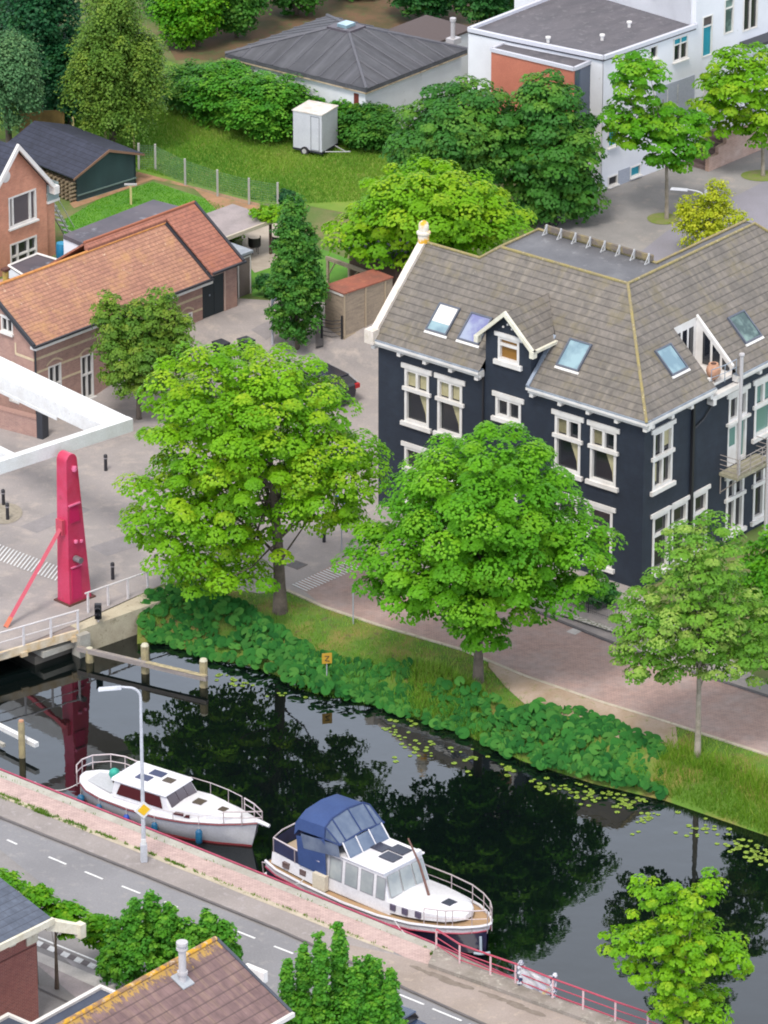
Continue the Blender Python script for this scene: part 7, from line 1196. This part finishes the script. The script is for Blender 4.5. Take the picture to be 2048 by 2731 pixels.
spires('dense_tree', 'dense green tree with knobbly crown behind the lichen edged brown roof', (330, 2130), [(255, 1990, 2110, 54), (292, 1945, 2100, 48), (332, 1930, 2090, 44), (368, 1950, 2100, 54), (412, 1980, 2110, 56), (448, 1965, 2090, 46), (475, 1985, 2100, 66), (300, 2000, 2150, 120), (380, 2020, 2150, 120), (500, 2040, 2090, 40), (235, 2050, 2125, 50)], 'shrub', .14, 60)
spires('upright_tree', 'tree with many upright green spires at the bottom edge', (740, 2290), [(624, 2072, 2210, 22), (658, 2040, 2220, 30), (694, 2006, 2230, 34), (733, 1986, 2215, 32), (768, 2066, 2220, 34), (803, 2056, 2220, 44), (842, 2094, 2230, 30), (700, 2130, 2290, 60), (770, 2120, 2290, 60), (850, 2150, 2290, 50), (650, 2140, 2260, 55), (735, 2095, 2230, 44), (810, 2130, 2290, 52), (745, 2150, 2290, 90), (690, 2170, 2290, 90), (800, 2110, 2290, 80), (640, 2150, 2280, 80)], 'shrub', .12, 61)
ltr = [((152, 2130), (110, 190)), ((275, 2075), (205, 262))]
for i, (bs_, bb_) in enumerate([((20, 2105), (-60, 62)), ((80, 2125), (48, 126)), ((123, 2136), (108, 190)), ((222, 2090), (178, 250))]):
    yt, yb = ((1880, 1945), (1912, 1985), (1948, 2030), (1970, 2058))[i]
    tree('pleached_lime', ('leftmost trained lime above the slate grey roof', 'second trained lime along the near road', 'trained lime with its brown trunk showing by the white eave', 'rightmost trained lime touching the dense green tree')[i], bs_, (bb_[0], bb_[1], yt, yb), 'bright', .08 if i > 1 else .05, 130, 26, .14, .22, seed=70 + i, n_br=3, flat=.5, group='row of trained limes on the near footway', th=None, lean=False)
tree('shrub', 'dark green shrub in front of the foot of the navy house', (1290, 1308), (1250, 1338, 1252, 1312), 'dark', 0, 120, 30, .12, .2, seed=80, n_br=0, cat='shrub'); tree('shrub', 'light green leaves growing over the pavilion roof', (590, 545), (543, 640, 440, 482), 'lime', 0, 90, 26, .14, .24, seed=81, n_br=0, cat='shrub')
tree('shrub', 'light green bush beside the redder tiled roof', (500, 522), (468, 530, 476, 520), 'bright', 0, 90, 26, .13, .24, seed=82, n_br=0, cat='shrub'); tree('shrub', 'small clipped dark green bush at the end of the wire fence', (618, 448), (598, 638, 410, 450), 'deep', 0, 90, 30, .12, .2, seed=83, n_br=0, cat='shrub')
tree('shrub', 'green hedge plant beside the column tree on the garden lawn', (560, 640), (548, 600, 590, 645), 'dark', 0, 60, 30, .12, .2, seed=84, n_br=0, cat='shrub')
# butterbur on the bank
def stuff_leaf_discs(name, regions, lm_, seed, label):
    rng = np.random.default_rng(seed); Vs, Cs = [], []
    for poly, n, zr_ in regions:
        P2 = in_poly([gz(dd(*p), -.3) for p in poly], n, rng)
        ctr = np.array([np.interp(P2[:, 0], [float(q[0]) for q in kp], [float(q[1]) for q in kp])]).T[:, 0]; d = np.clip(ctr - P2[:, 1], 0, 9)
        dmax = np.interp(P2[:, 0], [float(q[0]) for q in ep], [a[1] - b_[1] for a, b_ in zip(kp, ep)]); t = np.clip(d / np.maximum(dmax, .5), 0, 1.15); gzv = np.interp(t, [0, .35, .62, .85, 1.0, 1.15], [0, -.08, -.3, -.8, -1.1, -1.1])
        kq = (np.sin(P2[:, 0] * 1.9 + 1) * np.sin(P2[:, 1] * 1.5) + rng.normal(size=n) * .35) > -.75; kq &= t < 1.1; P2, t, gzv = P2[kq], t[kq], gzv[kq]; n = len(P2)
        z = np.maximum(gzv, -.95) + rng.uniform(*zr_, n) * np.clip(1.2 - t * .35, .3, 1) * (.62 + .38 * np.sin(P2[:, 0] * 1.3 + P2[:, 1]))
        P = np.stack([P2[:, 0], P2[:, 1], z], 1); N = unit(np.stack([rng.normal(size=n) * .2, -.5 + rng.normal(size=n) * .16 - t * .45, np.ones(n)], 1)); r_ = unit(rng.normal(size=(n, 3))); A = unit(np.cross(N, r_)); B_ = np.cross(N, A); s = rng.uniform(.12, .25, n)[:, None]
        K_ = 14; ang = np.linspace(.35, 2 * math.pi - .35, K_ - 1); tint = rng.random(n); tint2 = np.clip(rng.random(n) * 1.4 - .75, 0, 1)
        rim = np.stack([P + A * s * np.cos(a) + B_ * s * np.sin(a) * .92 - N * s * (.1 + .05 * math.sin(3 * a)) for a in ang], 1)
        for j in range(K_ - 2): Vs.append(np.stack([P, rim[:, j], rim[:, j + 1]], 1).reshape(-1, 3)); Cs.append(np.stack([tint, tint2], 1))
    o = mesh_np(name, np.concatenate(Vs), 3, LM[lm_], None, np.concatenate(Cs)); o['kind'] = 'stuff'; o['label'] = label; o['category'] = 'plants'; return o
stuff_leaf_discs('butterbur_leaves', [([(302, 1340), (320, 1300), (400, 1290), (470, 1300), (570, 1345), (640, 1388), (700, 1412), (800, 1436), (880, 1450), (905, 1510), (880, 1560), (700, 1515), (560, 1462), (440, 1440), (330, 1385)], 1500, (.2, .62)),
    ([(925, 1480), (1000, 1495), (1060, 1525), (1110, 1552), (1150, 1540), (1259, 1550), (1330, 1576), (1430, 1622), (1440, 1700), (1390, 1725), (1250, 1705), (1130, 1665), (1000, 1602), (915, 1565)], 1400, (.2, .7))], 'butter', 90, 'broad round butterbur leaves covering the canal bank')
# grass on bank, meadow
rng = np.random.default_rng(5)
def bank_pts(poly, n, zg=None):
    P2 = in_poly([gz(dd(*p), -.3) for p in poly], n, rng); ctr = np.interp(P2[:, 0], [float(q[0]) for q in kp], [float(q[1]) for q in kp]); d = ctr - P2[:, 1]; dmax = np.interp(P2[:, 0], [float(q[0]) for q in ep], [a[1] - b_[1] for a, b_ in zip(kp, ep)])
    t = d / np.maximum(dmax, .5); ok = (t > .04) & (t < 1.03); P2, t = P2[ok], t[ok]; return np.column_stack([P2, np.interp(t, [0, .35, .62, .85, 1.0, 1.15], [0, -.08, -.3, -.8, -1.1, -1.1]) - .03])
allb = [(300, 1300), (365, 1262), (620, 1280), (820, 1358), (1000, 1412), (1130, 1468), (1290, 1520), (1460, 1572), (1659, 1638), (1900, 1718), (1900, 1860), (1659, 1800), (1450, 1740), (1250, 1705), (1010, 1590), (700, 1505), (430, 1435), (300, 1390)]
gx_ = blades('bank_weeds', bank_pts([(640, 1400), (890, 1450), (1060, 1540), (1230, 1590), (1440, 1660), (1440, 1712), (1250, 1716), (1000, 1600), (700, 1510), (560, 1450)], 1500), .3, .7, .016, 'reed', 8); tag(gx_, 'tall thin weeds among the broad bank leaves', 'weeds', kind='stuff')
def off_soil(P):
    sx0, sx1 = ka[0][0], ka[-1][0]; w_ = np.interp(P[:, 0], [float(a[0]) for a in ka], [SOILW[min(i, 15)] for i in range(len(ka))]); c_ = np.interp(P[:, 0], KX, [float(q[1]) for q in kp]); dm = c_ - np.interp(P[:, 0], EX, [float(q[1]) for q in ep])
    t = (c_ - P[:, 1]) / dm; return P[~((P[:, 0] > sx0) & (P[:, 0] < sx1) & (t < w_ * (.93 + .1 * np.sin(P[:, 0] * 9))))]
g1_ = blades('bank_grass_blades', off_soil(bank_pts(allb, 30000)), .06, .2, .014, 'mead', 1); tag(g1_, 'short mixed grass on the canal bank', 'grass', kind='stuff')
tall = [(1440, 1600), (1500, 1610), (1659, 1680), (1900, 1760), (1900, 1870), (1659, 1805), (1560, 1785), (1470, 1745), (1400, 1690)]
tp_ = bank_pts(tall, 22000); tp_ = tp_[tp_[:, 2] < -.16 + rng.normal(size=len(tp_)) * .05]
g2_ = blades('tall_grass', tp_, .14, .5, .017, 'reed', 2); tag(g2_, 'tall bright grass at the water edge on the right', 'grass', kind='stuff')
mid = [(880, 1440), (960, 1450), (1050, 1500), (1060, 1560), (1000, 1585), (880, 1545)]; g3_ = blades('rough_grass', bank_pts(mid, 5000), .2, .5, .018, 'mead', 3); tag(g3_, 'rough grass between the two patches of broad leaves', 'grass', kind='stuff')
mpoly = [gt(dd(*p)) for p in ((-20, 215), (330, 190), (560, 235), (860, 280), (900, 430), (660, 440), (560, 436), (300, 366), (120, 290))]; mp = in_poly(mpoly, 75000, rng); mp = np.column_stack([mp, np.full(len(mp), YARD)]); g4_ = blades('meadow_grass', mp, .05, .16, .022, 'mead', 4); tag(g4_, 'unmown meadow grass around the white trailer', 'grass', kind='stuff')
lp_ = in_poly([gt(dd(*p)) for p in ((215, 430), (330, 394), (488, 446), (490, 466), (400, 520), (150, 540), (130, 480))], 12000, rng); g5_ = blades('lawn_grass', np.column_stack([lp_, np.full(len(lp_), YARD)]), .03, .08, .02, 'bright', 6); tag(g5_, 'mown lawn beside the dark green shed', 'grass', kind='stuff')
# dirt washed against the ledge
rr_ = random.Random(4)
for (u0, v0, n_) in ((20, 430, 5), (190, 500, 4), (470, 590, 5), (640, 660, 4)):
    for k_ in range(n_):
        c_0 = gz(w8(u0 + 46 * k_, v0 + 17 * k_ + rr_.uniform(-4, 8))); a_ = rr_.uniform(.25, .55); b__ = rr_.uniform(.06, .13); pts = [(c_0[0] + a_ * math.cos(t) * .78 + b__ * math.sin(t) * .6 * rr_.uniform(.7, 1.2), c_0[1] - a_ * math.cos(t) * .5 + b__ * math.sin(t) * rr_.uniform(.7, 1.3)) for t in np.linspace(0, 5.9, 12)]
        sheet('dirt_stain', pts, M('damp_dirt', (142, 130, 120), .95, (124, 112, 102), 4.), .018 + .0007 * k_, follow=False)
# weeds along the quay kerb
wl_ = []
for a, b_, n in (((0, 1716), (430, 1887), 1900), ((430, 1887), (840, 2052), 520), ((75, 1752), (110, 1766), 600), ((0, 1722), (200, 1800), 500), ((0, 1678), (930, 2052), 120), ((930, 2062), (945, 2068), 200)):
    A_1, B_1 = gz(dd(*a)), gz(dd(*b_)); t = rng.random(n); cl = (np.sin(t * 37 + a[0]) + np.sin(t * 91)) > -.2; P = A_1 + (B_1 - A_1) * t[:, None]; P[:, :2] += rng.normal(size=(n, 2)) * .035; P[:, 2] = .01; wl_.append(P[cl])
g6_ = blades('kerb_weeds', np.concatenate(wl_), .03, .13, .016, 'olive', 7); tag(g6_, 'yellowish weeds in the joint along the quay kerb', 'weeds', kind='stuff')
# lily pads
LP = M('lily_pad', (146, 170, 62), .5, (120, 152, 56), 3.); n = 9; me = MB().add([(0, 0, .012)] + [(math.cos(a), math.sin(a), .012) for a in np.linspace(.25, 2 * math.pi - .25, 12)], [(0, i, i + 1) for i in range(1, 12)]); src = me.build('lily_pad', LP); cnt = 0
clusters = [((470, 1460), 40, 14, 8), ((510, 1478), 30, 12, 10), ((620, 1505), 50, 14, 8), ((862, 1575), 50, 26, 20), ((925, 1615), 50, 22, 18), ((1029, 1640), 40, 18, 14), ((1099, 1664), 30, 12, 10), ((1174, 1697), 30, 12, 16), ((1228, 1706), 30, 12, 14), ((1294, 1722), 40, 14, 30), ((1354, 1734), 36, 14, 26), ((1400, 1764), 40, 12, 16), ((1514, 1790), 34, 14, 18), ((1600, 1826), 40, 18, 24), ((1648, 1850), 30, 18, 22), ((870, 1640), 20, 8, 3), ((1370, 1800), 16, 6, 2)]
edge_y = lambda x: np.interp(x, [p[0] for p in edge], [p[1] for p in edge])
for (cx, cy), sx, sy, k_ in clusters:
    for i in range(k_):
        x, y = rng.normal(cx, sx * .55), rng.normal(cy, sy * .6); y = max(y, edge_y(x) + 8); p = gz(dd(x, y), WATER)
        o = src if cnt == 0 else src.copy()
        if cnt: coll.objects.link(o)
        o.location = (p[0], p[1], WATER + .004); s = rng.uniform(.06, .12); o.scale = (s, s, 1); o.rotation_euler.z = rng.uniform(0, 6.3); cnt += 1
        tag(o, 'small round yellow green lily pad floating near the far bank', 'lily pad', 'lily pads along the far bank')

for i, (u0, v0, u1, v1, za, lab) in enumerate(((925, 1000, 1010, 1110, .75, 'mooring rope from the yacht side deck down to the quay near the railing'), (300, 760, 330, 700, .55, 'mooring rope from the yacht stern quarter to the quay'))):
    p_q = gz(y5(u1, v1) if i == 0 else y5(270, 775), 0.02); p_b = gz(y5(u0, v0) if i == 0 else y5(330, 735), .1); rp = thing('mooring_rope', lab, 'rope', p_q); e_ = p_b - p_q; MB().tube([e_ * t + np.array([0, 0, -.06 * math.sin(math.pi * t)]) for t in np.linspace(0, 1, 7)], .016, 6).build('rope', M('rope_white', (220, 216, 216), .8), rp)
